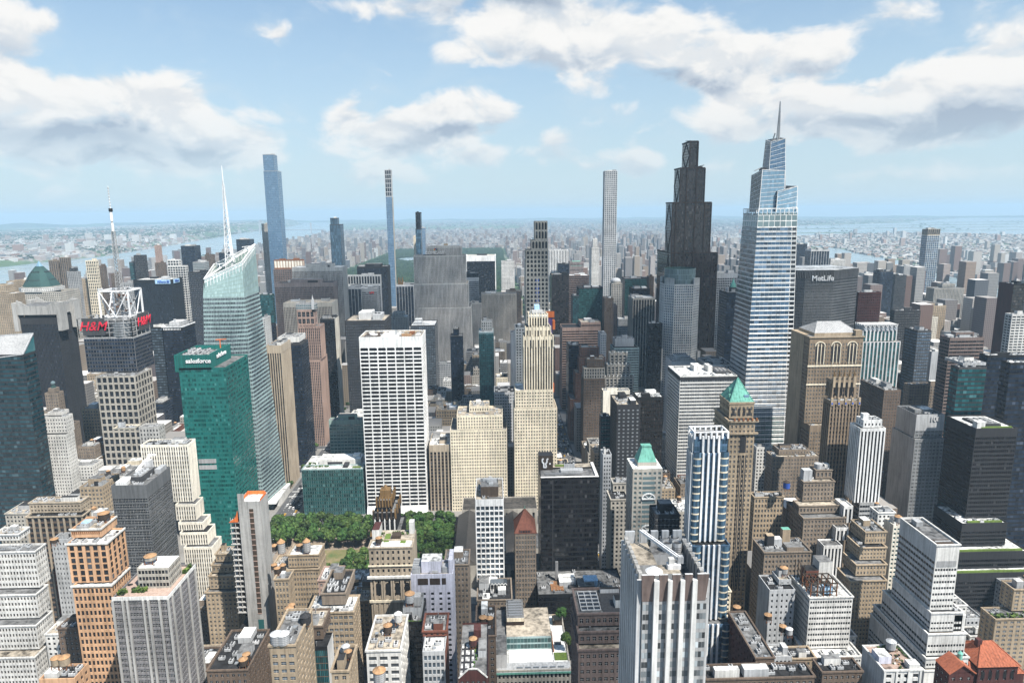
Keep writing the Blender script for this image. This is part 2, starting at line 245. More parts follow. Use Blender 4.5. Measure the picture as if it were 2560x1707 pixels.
# ------------------------------------------------------------------ facade styles
# mode, wall, glass, bay, storey, window width share, window height share, recess, spandrel, blank top
def S(mode, wall, glass='std', bay=3.6, fh=3.7, wf=.5, hf=.55, rec=.35, span=None, top=2.0, roof=None, **kw):
    d = dict(mode=mode, wall=wall, glass=glass, bay=bay, fh=fh, wf=wf, hf=hf, rec=rec, span=span or wall, top=top, roof=roof); d.update(kw); return d
STY = dict(
 cpt=S('curtain','m:steel','sky',3.4,4.6,.93,.94,-.08), farlime=S('grid','lime','std',3.2,3.6,.5,.55,.25), one57=S('curtain','charcoal','deepblue',2.4,9,.72,.95,-.08),
 pencil=S('curtain','m:steel','sky',4,4.4,.94,.9,-.08,E='tanpier',top=1), lattice=S('grid','steel','dark',5.6,11,.80,.82,1.2), blackdiag=S('curtain','charcoal','deepblue',3,4,.9,.93,-.08), blackglass=S('curtain','black','black',3,4,.92,.9,-.06),
 glassblue=S('curtain','steel','sky',3,4,.92,.85,-.06), farcream=S('grid','cream','warm',3,3.5,.4,.5,.2), w432=S('grid','ltgrey','grey',5.3,5.0,.70,.74,.5,top=1.5), sutton=S('grid','ltgrey','blue',5.6,6.4,.86,.86,.4,top=1),
 beigeblank=S('grid','beige','warm',6,14,.8,.86,.5,top=1), beigeres=S('pier','palebrown','std',4,3.2,.55,.6,.3,'brown'), greyres=S('grid','grey','std',3.4,3.2,.5,.55,.25), darkband=S('band','charcoal','dark',3,3.8,.94,.5,.25),
 creamgrid=S('grid','cream','std',4.2,6.4,.62,.72,.5), brownres=S('grid','brown','std',3.4,3.2,.5,.55,.25), tealdark=S('curtain','dkgrey','teal',3,3.8,.92,.6,-.06,'charcoal'), pinkres=S('grid','pink','std',3,3.4,.5,.5,.25),
 checker=S('grid','offwhite','dark',5.2,5.0,.78,.72,.4), darkglass=S('curtain','charcoal','navy',3,3.8,.94,.72,-.06,'charcoal'), darkwedge=S('curtain','charcoal','navy',3,3.8,.94,.72,-.06,'charcoal',roof='rust'), glassgrey=S('band','grey','pale',3,3.8,.92,.6,.25),
 darkblue=S('band','charcoal','navy',3,3.8,.92,.6,.25), tanres=S('grid','tan','std',3.6,3.2,.5,.5,.3), tanres2=S('grid','tan','std',3.2,3.8,.55,.55,.35), wwp=S('grid','lime','std',3.4,3.8,.5,.5,.3), astor=S('pier','charcoal','navy',1.7,3.8,.62,.7,.5,'black',top=8),
 tstower=S('curtain','charcoal','deepteal',2.8,3.9,.95,.62,-.07,'charcoal'), paramount=S('grid','palebrown','dark',3,3.8,.45,.55,.35), bush=S('grid','offwhite','dark',2.6,3.5,.42,.55,.35), whiteblank=S('blank','offwhite'),
 condeglass=S('curtain','grey','navy',3,3.9,.93,.62,-.07,'dkgrey',top=1.5), condestone=S('grid','lime','dark',5.6,7.6,.68,.72,.5,top=1.2), navy=S('curtain','black','navy',2.2,3.8,.85,.55,-.06,'black',top=6), navylit=S('curtain','black','mix',3,3.8,.9,.55,-.06,'black'),
 allianz=S('pier','black','navy',2.4,3.9,.7,.6,.4,'black',top=7), boa=S('curtain','paleteal','grey',1.9,4.3,.78,.5,-.07,'paleteal'), sales=S('curtain','salesgreen','emerald',1.8,4.2,.93,.55,-.07,'salesgreen',top=1.2),
 beigepier=S('pier','beige','dark',2.8,3.8,.58,.6,.9,'charcoal',top=9), darkgreen=S('curtain','charcoal','navy',2.2,3.8,.9,.6,-.06,'black'), pinktower=S('pier','pink','dark',2.6,3.8,.55,.65,.5,'granite',top=3), pinkglass=S('curtain','grey','pale',2.6,3.8,.85,.6,-.06,'grey'), pinktop=S('grid','pink','dark',6.5,9,.72,.72,.6,top=2.5),
 blackstripe=S('pier','charcoal','black',2.6,3.8,.9,.6,.4,'black',top=3,E='bwpier'), bwpier=S('pier','warmwhite','black',4.2,3.8,.6,.6,.9,'black',top=1), greyrib=S('pier','rock','dark',2.2,3.9,.52,.6,.7,'granite',top=7), limerib=S('pier','lime','dark',2.4,3.9,.52,.6,.7,'granite',top=7,E='limeblank'), limeblank=S('blank','lime'), mauverib=S('pier','mauve','dark',2.2,3.9,.5,.6,.7,'granite',top=7),
 equit=S('grid','granite','dark',4.6,4,.72,.62,.5), equittop=S('grid','rust','grey',6,18,.82,.86,.5,top=1.5,pane='warmwhite'), tealtop=S('curtain','tealdark' if False else 'patina','teal',3,4,.9,.7,-.06,'patina'), whiteres=S('grid','offwhite','std',2.4,3.3,.5,.55,.25),
 axa=S('pier','ltgrey','dark',5.6,4,.6,.6,.8,'grey',top=1), axatop=S('grid','offwhite','dark',5.6,18,.66,.76,.9,top=2), darkstripe=S('pier','ltgrey','navy',6.5,4,.88,.6,.4,'charcoal',top=4), greyband=S('band','grey','std',3,3.9,.94,.5,.3,top=7), blackoffice=S('pier','black','navy',2.6,4,.7,.6,.4,'black',top=5), blackoffice2=S('band','charcoal','dark',2.6,3.9,.9,.6,.3),
 darkgrid=S('grid','charcoal','navy',2.7,3.9,.66,.66,.45,top=5,roof='tanroof'), stonegrid=S('grid','rock','dark',3,3.8,.45,.55,.35), stonegrid2=S('grid','lime','std',3,3.8,.5,.55,.35), facet=S('grid','dkgrey','mix',3.2,3.9,.82,.74,-.06), rock=S('pier','rock','grey',2.35,3.7,.42,.5,.55,'granite',top=2.5), rocklite=S('pier','lime','grey',2.35,3.7,.42,.5,.55,'granite',top=2.5),
 solow=S('curtain','black','black',3,4,.95,.9,-.06,top=16,topwall='white'), greycap=S('curtain','ltgrey','grey',3,4.2,.9,.6,-.06,'grey',top=8), whitepunch=S('grid','offwhite','dark',3.2,3.6,.5,.5,.35), tealband=S('curtain','paleteal','teal',2.5,3.7,.95,.62,-.07,'patina'), blackslim=S('curtain','black','navy',2.4,3.8,.9,.8,-.06), greyblank=S('blank','cement'),
 arched=S('grid','lime','dark',4.2,4.7,.62,.72,.6,top=1.2), archtop=S('grid','lime','dark',3.6,9.4,.66,.82,.7,top=1.5), gm=S('pier','white','dark',4.6,4,.5,.6,.8,'charcoal',top=2), pinkgreen=S('grid','mauve','dark',3.6,14,.5,.3,.4), farwhite=S('grid','offwhite','std',3.4,3.6,.42,.55,.3), blackbrown=S('curtain','black','bronze',3,4,.92,.7,-.06,'black'), brownblack=S('band','granite','black',3,4,.95,.55,.3), greenglass=S('curtain','charcoal','green',2.6,3.9,.94,.66,-.06,'patina'),
 creamdome=S('pier','lime','dark',3.4,3.6,.5,.6,.4,'grey',top=2), brownbrick=S('grid','brown','dark',2.8,3.4,.45,.52,.3), redpunch=S('grid','pink','dark',2.8,3.4,.45,.5,.3), pinkband=S('band','pink','black',6.5,4.1,.97,.5,.35,top=5), tanpier=S('pier','lime','dark',4.6,3.9,.7,.6,.7,'bronze',top=3), greenblack=S('curtain','charcoal','green',3,4,.94,.6,-.06,'black'),
 frenchred=S('grid','brickred','dark',2.9,3.7,.42,.5,.3), brownwhite=S('grid','brown','dark',3.2,3.7,.5,.55,.35), whitepier=S('pier','lime','dark',3.2,3.7,.5,.6,.5,'grey',top=1), gothic=S('pier','lime','dark',5.2,3.7,.6,.55,.6,'rock',top=2), greyglassband=S('band','paleteal','grey',2.6,3.8,.95,.6,.25), greystep=S('band','cement','dark',2.6,3.8,.85,.45,.3), bluepunch=S('grid','cement','blue',2.8,3.6,.6,.55,.25),
 jpm=S('curtain','bronze','bronze',1.9,4.3,.86,.86,-.08,'bronze',top=1), octag=S('grid','offwhite','blue',3.1,3.9,.62,.62,.35), gridwd=S('grid','ltgrey','dark',3.1,4.1,.74,.66,.45,top=8), darkcopper=S('curtain','black','navy',3,3.9,.9,.7,-.06,'black'), vand=S('curtain','white','blue',1.9,4.9,.95,.66,-.05,'white'), metlife=S('grid','gunmetal','dark',2.0,3.7,.70,.55,.5,'gunmetal',top=11),
 maroon=S('grid','maroon','black',3,3.9,.5,.55,.35), diamond=S('pier','ltgrey','teal',4.6,4,.62,.62,.5,'patina',top=1), blueglassb=S('band','dkgrey','blue',2.6,3.8,.95,.62,.2), creamblank=S('grid','warmwhite','dark',3,3.5,.5,.5,.25), navy2=S('curtain','dkgrey','navy',3,3.8,.9,.7,-.06,'charcoal'), greyribres=S('pier','lime','grey',3.4,3.1,.5,.6,.6,'grey'), wavy=S('band','granite','black',4,3.9,.98,.5,.3,top=3),
 maroondark=S('curtain','black','bronze',3,4,.92,.7,-.06,'black',W='maroonblank'), maroonblank=S('blank','maroon'), whiteband=S('band','offwhite','std',5,3.2,.8,.55,.6), tealblue=S('curtain','dkgrey','teal',3.4,4,.95,.66,-.06,'charcoal'), navyblack=S('curtain','black','navy',3,4,.94,.66,-.06,'black',roof='whiteroof'), gcbrick=S('grid','brown','dark',3,3.6,.5,.55,.35), gcbrick2=S('grid','palebrown','dark',3,3.6,.5,.55,.35),
 lincoln=S('grid','linc','std',2.7,3.7,.46,.55,.35,top=6), colonial=S('pier','linc','dark',2.6,3.7,.5,.6,.5,'brown',top=3), madison=S('pier','white','black',2.7,3.8,.52,.75,.6,'black',top=2.5), whiteblank2=S('grid','white','dark',3,8,.4,.5,.4,top=2), hundred=S('grid','hundgrey','std',3.6,3.7,.62,.42,.3,W='concreteside',top=2.5), concreteside=S('blank','pinkgrey'),
 park90=S('band','charcoal','black',1.7,3.7,.9,.56,.3,top=7,roof='whiteroof'), madison330=S('band','offwhite','grey',2.6,3.7,.95,.55,.25,top=4,roof='whiteroof'), ten40=S('grid','tan','dark',3,3.7,.48,.56,.35,top=3), blue425=S('curtain','bluestrip','deepblue',1.5,3.6,.88,.66,-.06,'bluestrip',top=1.5,E='cream425',W='cream425'), cream425=S('curtain','cream','deepblue',2.9,3.6,.80,.70,-.06,'cream',top=1.5), ornate=S('grid','palebrown','dark',2.8,3.6,.5,.58,.4), pinkbrown=S('grid','palebrown','std',2.8,3.5,.45,.52,.3), tanarch=S('grid','tan','std',2.5,4.2,.55,.6,.4),
 tanarch2=S('grid','palebrown','std',2.6,3.7,.55,.55,.4), cementgrey=S('grid','cement','dark',3.4,4,.35,.45,.3,W='greyblank'), whiteband2=S('band','offwhite','dark',1.5,3.6,.72,.46,.3,top=2), steptan=S('grid','tan','std',2.1,3.0,.5,.52,.3,top=1.2), creamteal=S('grid','warmwhite','teal',2.6,3.2,.6,.5,.4,W='creamside'), creamside=S('blank','warmwhite'), whiteslab=S('band','offwhite','dark',1.6,3.6,.75,.42,.3,top=14,W='slabw'), slabw=S('band','ltgrey','bronze',2.4,3.6,.97,.46,.25,top=10),
 tanband=S('band','tan','grey',4,3.0,.55,.5,.25,top=1.5), redroof=S('grid','maroon','dark',4.2,4.2,.4,.55,.4), redroof2=S('grid','maroon','dark',3.6,4,.4,.5,.3), darkbrick=S('grid','brown','dark',3.4,3.7,.45,.5,.3,W='darkbrickw'), darkbrickw=S('grid','maroon','black',4.5,4,.28,.42,.25), greypunch=S('grid','cement','dark',2.4,3.7,.6,.55,.3,roof='whiteroof'), greypunch2=S('grid','cement','dark',3,3.5,.5,.45,.3,roof='tar'), greypunch3=S('grid','cement','dark',2.6,3.6,.5,.5,.3), tanpunch=S('grid','tan','std',2.6,3.8,.5,.5,.35,roof='tar'),
 whitepunch2=S('grid','offwhite','dark',4.5,4,.6,.55,.6,W='greyblank',roof='pinkdeck'), darktar=S('grid','brown','dark',3,3.7,.5,.5,.35,roof='tar'), darktar2=S('grid','tan','dark',3,3.7,.5,.5,.35,roof='tar'), crane=S('curtain','grey','crown',1.05,3.5,.9,.6,-.05,top=1.2,W='cranew'), cranew=S('pier','concrete','dark',3.4,3.5,.6,.62,.8,'grey',top=3), orangehi=S('pier','orange','dark',4.2,3.6,.60,.74,.4,'orange',top=1.5), brown420=S('grid','granite','dark',2.7,3.8,.55,.5,.35,top=2), hsbc=S('curtain','black','black',1.7,3.9,.9,.6,-.06,'black',roof='greyroof'), hsbclow=S('curtain','black','black',1.7,3.9,.9,.6,-.06,'black',roof='greyroof'),
 bryant=S('grid','white','mix',3.25,4.1,.78,.76,.7,top=5), redpyr=S('grid','palebrown','dark',2.2,3.7,.55,.6,.4), radiator=S('grid','black','dark',2.6,3.7,.45,.55,.4), library=S('grid','lime','dark',7,16,.32,.5,.8,roof='slate'), lordtaylor=S('grid','lime','dark',2.4,5.2,.5,.6,.4,roof='whiteroof'), clubhouse=S('grid','beige','dark',3.4,4.2,.4,.55,.4), lilac=S('grid','lilac','dark',4.8,3.3,.36,.5,.25,top=11,E='lilacE'), lilacE=S('grid','lilac','dark',7,3.3,.2,.5,.25,top=11),
 brownpunch=S('grid','palebrown','dark',2.6,3.7,.45,.52,.35), blacknarrow=S('curtain','black','black',1.5,3.6,.9,.8,-.05,'black'), whiteloft=S('grid','offwhite','grey',4.6,3.9,.72,.55,.45,top=3), redbrickp=S('grid','redbrick','dark',3,3.4,.4,.5,.3), greyfront=S('grid','cement','mix',2.1,3.8,.7,.66,.3,E='redbrickp',roof='whiteroof'), redgable=S('grid','maroon','std',2.4,4.5,.55,.6,.4,roof='greyroof'), slab=S('blank','concrete'), pattern=S('curtain','black','teal',.9,3.6,.6,.85,-.06,'brown',E='whiteblank'),
 tan2=S('grid','tan','mix',4.2,3.6,.66,.5,.4,top=4), tanblank=S('blank','palebrown'), alleytan=S('band','tan','grey',2.6,3.7,.75,.5,.35), loft=S('grid','tan','dark',1.9,3.7,.6,.5,.35,top=2.5), pinkbrick=S('grid','pink','dark',3,3.7,.45,.5,.35,roof='whiteroof'), tannarrow=S('grid','tan','std',2.1,4.0,.52,.62,.4), stephotel=S('grid','tan','std',2.7,3.2,.45,.5,.3,top=1.5), pinstripe=S('pier','warmwhite','dark',1.8,3.8,.56,.62,.5,'grey',top=2),
 greyglass=S('band','gunmetal','dark',2.2,3.9,.97,.7,.2,top=9), orange=S('grid','orange','dark',2.3,4.3,.62,.64,.35,top=1.5), orangeblank=S('blank','orange'), greyterrace=S('band','greymauve','dark',1.4,3.05,.84,.6,.35,top=2), whitestep=S('grid','offwhite','warm',2.0,3.75,.58,.56,.4,top=1.5), colonnade=S('grid','beige','dark',2.4,3.4,.6,.4,.4,roof='tanroof'), colonnade2=S('pier','beige','dark',4.6,4,.72,.6,.8,'brown',top=1.5), creampunch=S('grid','cream','std',4,3.6,.4,.45,.3), greygreen=S('grid','cement','dark',2.4,3.7,.35,.5,.25),
 orangelow=S('grid','orange','dark',3,3.7,.5,.5,.3,roof='tar'), low1100=S('curtain','paleteal','green',2.4,3.9,.93,.72,-.07,'patina',top=1,roof='whiteroof'), palegreen=S('grid','greenlite','teal',4.1,4.1,.8,.56,.4,top=5,roof='greyroof'), grace=S('band','white','black',9.2,4.12,.88,.66,.25,top=11.5,roof='tanroof',E='graceE'), graceE=S('band','white','black',8,4.12,.84,.62,.3,top=11.5), aeolian=S('pier','beige','dark',4.2,3.8,.62,.6,.7,'brown',top=8), salmon=S('grid','cream','std',2.75,3.65,.46,.52,.35,top=2),
 five00=S('pier','cream','dark',2.85,3.65,.52,.62,.6,'wooddark',top=3.5), andaz=S('grid','charcoal','ltgrey',4.4,3.6,.45,.42,.3,top=4), blackgrid=S('grid','black','bronze',2.2,3.6,.7,.7,.35,top=3,roof='whiteroof'), creamgreen=S('blank','warmwhite',W='greenglass'), greenglass2=S('band','dkgrey','green',2.6,3.8,.97,.7,.2), mansard=S('grid','lime','pale',3.2,3.6,.55,.55,.4), vent=S('blank','grey'))
# ------------------------------------------------------------------ facades
FOC = 1711.0; FWV = np.array(fw); CAMV = np.array(CAM)
def facade(g, st, O, ax, W, z0, z1, wins):
    if W < .6 or z1-z0 < 1: return
    ax = np.array([ax[0], ax[1], 0.0]); n = np.array([ax[1], -ax[0], 0.0]); O = np.array([O[0], O[1], 0.0]); ez = np.array([0, 0, 1.0])
    def P(x, z, d):
        x, z, d = np.broadcast_arrays(np.asarray(x, float), np.asarray(z, float), np.asarray(d, float))
        return O+ax*x[..., None]+ez*z[..., None]-n*d[..., None]
    def rect(x0, x1, za, zb, d, key):
        x0, x1, za, zb = [np.ravel(v) for v in np.broadcast_arrays(x0, x1, za, zb)]
        if len(x0): g.quads(np.stack([P(x0, za, d), P(x1, za, d), P(x1, zb, d), P(x0, zb, d)], 1), key)
    mode = st['mode']; wall = st['wall']; top = min(st['top'], (z1-z0)*.45)
    if mode == 'blank': rect([0.], [W], [z0], [z1], 0, wall); return
    em = st.get('em', .35 if mode != 'curtain' else .1); Wi = W-2*em
    nb = max(1, int(round(Wi/st['bay']))); bw = Wi/nb; zt = z1-top; nf = max(1, int(round((zt-z0)/st['fh']))); fh = (zt-z0)/nf
    wf, hf, rec = st['wf'], st['hf'], st['rec']
    x0 = em+bw*(np.arange(nb)+.5-wf/2); x1 = x0+bw*wf; za = z0+fh*(np.arange(nf)+.5*(1-hf)+.08*(hf < .9)); zb = np.minimum(za+fh*hf, zt)
    X0, Z0 = np.meshgrid(x0, za); X1, Z1 = np.meshgrid(x1, zb); X0, X1, Z0, Z1 = X0.ravel(), X1.ravel(), Z0.ravel(), Z1.ravel()
    if top > 3 and st.get('topwall'): rect([0.], [W], [zt], [z1], 0, st['topwall']); zc = zt
    else: zc = z1
    if mode == 'curtain':
        rect([0.], [W], [z0], [zc], 0, wall)
        if st['span'] != wall: rect(np.full(nf, em), np.full(nf, W-em), np.concatenate([[z0], zb[:-1]])+.05, za-.05, -.04, st['span'])
    elif mode in ('grid', 'band'):
        rect(np.zeros(nf+1), np.full(nf+1, W), np.concatenate([[z0], zb]), np.concatenate([za, [zc]]), 0, wall)
        px0 = np.concatenate([[0.], x1]); px1 = np.concatenate([x0, [W]])
        PX0, PZ0 = np.meshgrid(px0, za); PX1, PZ1 = np.meshgrid(px1, zb); rect(PX0.ravel(), PX1.ravel(), PZ0.ravel(), PZ1.ravel(), 0, wall)
        for xs in (X0, X1): g.quads(np.stack([P(xs, Z0, 0), P(xs, Z0, rec), P(xs, Z1, rec), P(xs, Z1, 0)], 1), wall)
        for zs in (Z0, Z1): g.quads(np.stack([P(X0, zs, 0), P(X1, zs, 0), P(X1, zs, rec), P(X0, zs, rec)], 1), wall)
    elif mode == 'pier':
        px0 = np.concatenate([[0.], x1]); px1 = np.concatenate([x0, [W]]); rect(px0, px1, z0, zt, 0, wall); rect([0.], [W], [zt], [zc], 0, wall)
        for xs in (x0, x1): g.quads(np.stack([P(xs, z0, 0), P(xs, z0, rec), P(xs, zt, rec), P(xs, zt, 0)], 1), wall)
        g.quads(np.stack([P(x0, zt, 0), P(x1, zt, 0), P(x1, zt, rec), P(x0, zt, rec)], 1), wall)
        sa = np.concatenate([[z0], zb]); sb = np.concatenate([za, [zt]])
        SX0, SZ0 = np.meshgrid(x0, sa); SX1, SZ1 = np.meshgrid(x1, sb); rect(SX0.ravel(), SX1.ravel(), SZ0.ravel(), SZ1.ravel(), rec-.06, st['span'])
    key = st.get('pane') or 'g:'+st['glass']
    cen = P((X0+X1)/2, (Z0+Z1)/2, rec)
    wins.append(dict(sash=(mode in ('grid', 'band') and zb[0]-za[0] > 1.1 and st['glass'] not in ('black', 'bronze')) and ('offwhite' if sum(COL[wall]) < .9 else 'charcoal'), c=cen, w=float(x1[0]-x0[0]), h=float(zb[0]-za[0]), n=n, rot=atan2(ax[1], ax[0]), key=key, q=np.stack([P(X0, Z0, rec), P(X1, Z0, rec), P(X1, Z1, rec), P(X0, Z1, rec)], 1)))
def skin(g, wins, bl, br, tr, tl, nb, nf, wf, hf, key, wall, lift=.07):
    """a flat or gently twisted glass wall between four corners"""
    bl, br, tr, tl = [np.array(v, float) for v in (bl, br, tr, tl)]
    g.tris([[bl, br, tr], [bl, tr, tl]], wall)
    n = np.cross(br-bl, tl-bl); n /= np.linalg.norm(n)
    s0 = (np.arange(nb)+.5-wf/2)/nb; s1 = s0+wf/nb; t0 = (np.arange(nf)+.5-hf/2)/nf; t1 = t0+hf/nf
    A0, B0 = np.meshgrid(s0, t0); A1, B1 = np.meshgrid(s1, t1); A0, A1, B0, B1 = [v.ravel()[:, None] for v in (A0, A1, B0, B1)]
    f = lambda a, b: (bl*(1-a)+br*a)*(1-b)+(tl*(1-a)+tr*a)*b+n*lift
    q = np.stack([f(A0, B0), f(A1, B0), f(A1, B1), f(A0, B1)], 1)
    wins.append(dict(c=q.mean(1), w=float(np.linalg.norm(br-bl)/nb*wf), h=float(np.linalg.norm(tl-bl)/nf*hf), n=n, rot=None, key='g:'+key, q=q))
BOXES = np.zeros((0, 6))
def hidden(p):
    """which of the points p are hidden from the camera by the box of some building"""
    d = CAMV-p; lo = np.full((len(p), len(BOXES)), 0.0); hi = np.full((len(p), len(BOXES)), 1.0); out = np.zeros(len(p), bool)
    if not len(BOXES): return out
    for i in range(3):
        with np.errstate(divide='ignore', invalid='ignore'):
            a = (BOXES[None, :, 2*i]-p[:, None, i])/d[:, None, i]; b = (BOXES[None, :, 2*i+1]-p[:, None, i])/d[:, None, i]
        lo = np.maximum(lo, np.minimum(a, b)); hi = np.minimum(hi, np.maximum(a, b))
    return ((hi-lo) > 1e-4).any(1)
PANES = {}; NWIN = [0]
def sash_quads(g, q, key, rail, n):
    """each pane as an upper and a lower sash with a meeting rail and a mullion, blinds at different heights"""
    a, b, c, d = q[:, 0], q[:, 1], q[:, 2], q[:, 3]; f = NR.choice([.42, .5, .5, .62, .75], len(q))[:, None]; l = a+(d-a)*f; r = b+(c-b)*f
    g.quads(np.stack([a, b, r, l], 1), key); g.quads(np.stack([l, r, c, d], 1), key)
    up = (d-a)/np.linalg.norm(d-a, axis=1)[:, None]*.05; o = n*.03; g.quads(np.stack([l-up+o, r-up+o, r+up+o, l+up+o], 1), rail)
    m0, m1 = (a+b)/2, (c+d)/2; sx = (b-a)/np.linalg.norm(b-a, axis=1)[:, None]*.04; g.quads(np.stack([m0-sx+o, m0+sx+o, m1+sx+o, m1-sx+o], 1), rail)
def place_windows(root, off, wins, thresh=7.0, most=100):
    rest = {}; cand = []
    for wi, w in enumerate(wins):
        v = w['c']-CAMV; dist = np.linalg.norm(v, axis=1); face = -(v@w['n'])/dist; dep = v@FWV
        area = (FOC/dep)**2*w['w']*w['h']*np.clip(face, 0, 1)
        for i in np.nonzero((area > thresh) & (w['rot'] is not None or w.get('flat', True)))[0]: cand.append((area[i]+w['c'][i, 2]*1e-4*area[i], wi, i))
    cand.sort(reverse=True); cand = cand[:700]; chosen = set()
    if cand:
        pts = np.array([wins[a]['c'][i]+wins[a]['n']*.6 for _, a, i in cand]); hid = hidden(pts)
        chosen = set([(a, i) for (_, a, i), h in zip(cand, hid) if not h][:most])
    for wi, w in enumerate(wins):
        keep = np.array([(wi, i) not in chosen for i in range(len(w['c']))], bool)
        if keep.any(): rest.setdefault((w['key'], w.get('sash'), tuple(w['n'])), []).append(w['q'][keep])
        for i in np.nonzero(~keep)[0]:
            if w['rot'] is not None:
                k = (round(w['w'], 2), round(w['h'], 2), w['key'], w.get('sash'))
                if k not in PANES:
                    a, b = w['w']/2, w['h']/2; g = G(); g0 = np.array([[(-a, 0, -b), (a, 0, -b), (a, 0, b), (-a, 0, b)]], float); g.quads(g0, w['key']); (g.q.clear(), sash_quads(g, g0, w['key'], w['sash'], np.array([0, -1., 0]))) if w.get('sash') else None; PANES[k] = g.mesh('window')
                o = bpy.data.objects.new('window', PANES[k]); o.rotation_euler = (0, 0, w['rot']); o.location = Vector(w['c'][i]-off)
            else:
                g = G(); g.quads([w['q'][i]], w['key']); o = bpy.data.objects.new('window', g.mesh('window', w['c'][i])); o.location = Vector(w['c'][i]-off)
            C.objects.link(o); o.parent = root; NWIN[0] += 1
    if rest:
        g = G()
        for (k, sh, nn), v in rest.items(): (sash_quads(g, np.concatenate(v), k, sh, np.array(nn)) if sh else g.quads(np.concatenate(v), k))
        o = g.obj('window', root, off)
        if sum(len(x) for v in rest.values() for x in v) > 1: o['kind'] = 'stuff'
# ------------------------------------------------------------------ roofs
def roof_part(root, off, t, key, wallkey, par=1.1, name='roof'):
    g = G(); u0, u1, v0, v1, z = t['u0'], t['u1'], t['v0'], t['v1'], t['z1']; w = min(.45, (u1-u0)*.1, (v1-v0)*.1)
    a = [(u0, v0), (u1, v0), (u1, v1), (u0, v1)]; b = [(u0+w, v0+w), (u1-w, v0+w), (u1-w, v1-w), (u0+w, v1-w)]
    for i in range(4):
        j = (i+1) % 4
        g.quads([[(*a[i], z), (*a[j], z), (*b[j], z), (*b[i], z)]], wallkey); g.quads([[(*b[i], z), (*b[j], z), (*b[j], z-par), (*b[i], z-par)]], wallkey)
    g.quads([[(*p, z-par) for p in b]], 'r:'+key)
    return g.obj(name, root, off)
def unit_box(key, top=None):
    k = ('ub', key, top)
    if k not in PANES:
        g = G(); g.box(-.5, .5, -.5, .5, 0, 1, key, top=top); PANES[k] = g.mesh('roof_unit')
    return PANES[k]
def ac_mesh(i):
    k = ('ac', i)
    if k not in PANES:
        g = G(); g.box(-1, 1, -1.6, 1.6, .3, 1.7, ['steel', 'ltgrey', 'cement'][i % 3])
        for y in (-.8, .8): g.ring(0, y, 1.7, 1.95, .62, .62, 12, 'dkgrey')
        for x in (-.8, .8):
            for y in (-1.4, 1.4): g.box(x-.08, x+.08, y-.08, y+.08, 0, .3, 'dkgrey')
        PANES[k] = g.mesh('air_conditioner')
    return PANES[k]
def vent_mesh(i):
    k = ('vent', i)
    if k not in PANES:
        g = G()
        if i == 0: [g.ring(x, y, 0, h, .16, .16, 8, 'm:steel') for x, y, h in ((-.5, -.4, 1.5), (.1, .4, 1.1), (.5, -.2, 2.0))]; g.ring(.5, -.2, 2.0, 2.4, .3, .3, 8, 'm:steel')
        elif i == 1: g.box(-.8, .8, -.8, .8, 0, .5, 'cement', top='g:ltgrey'); g.bar((-.8, 0, .52), (.8, 0, .52), .05, 'steel')
        else: g.box(-.6, .6, -.7, .7, 0, .9, 'dkgrey', top='r:tar')
        PANES[k] = g.mesh('roof_fitting')
    return PANES[k]
def duct_mesh(i):
    k = ('duct', i)
    if k not in PANES:
        g = G(); L = 3+2*i; g.box(-L, L, -.4, .4, .4, 1.1, 'm:steel'); g.box(-L, -L+.8, -.4, 3, .4, 1.1, 'm:steel')
        for x in np.linspace(-L+.5, L-.5, 4): g.box(x-.06, x+.06, -.3, .3, 0, .4, 'dkgrey')
        g.ring(L-1, 1.6, 0, 1.6, .35, .35, 8, 'm:steel'); g.ring(L-2.6, 1.9, 0, 1.1, .25, .25, 8, 'm:steel'); PANES[k] = g.mesh('duct')
    return PANES[k]
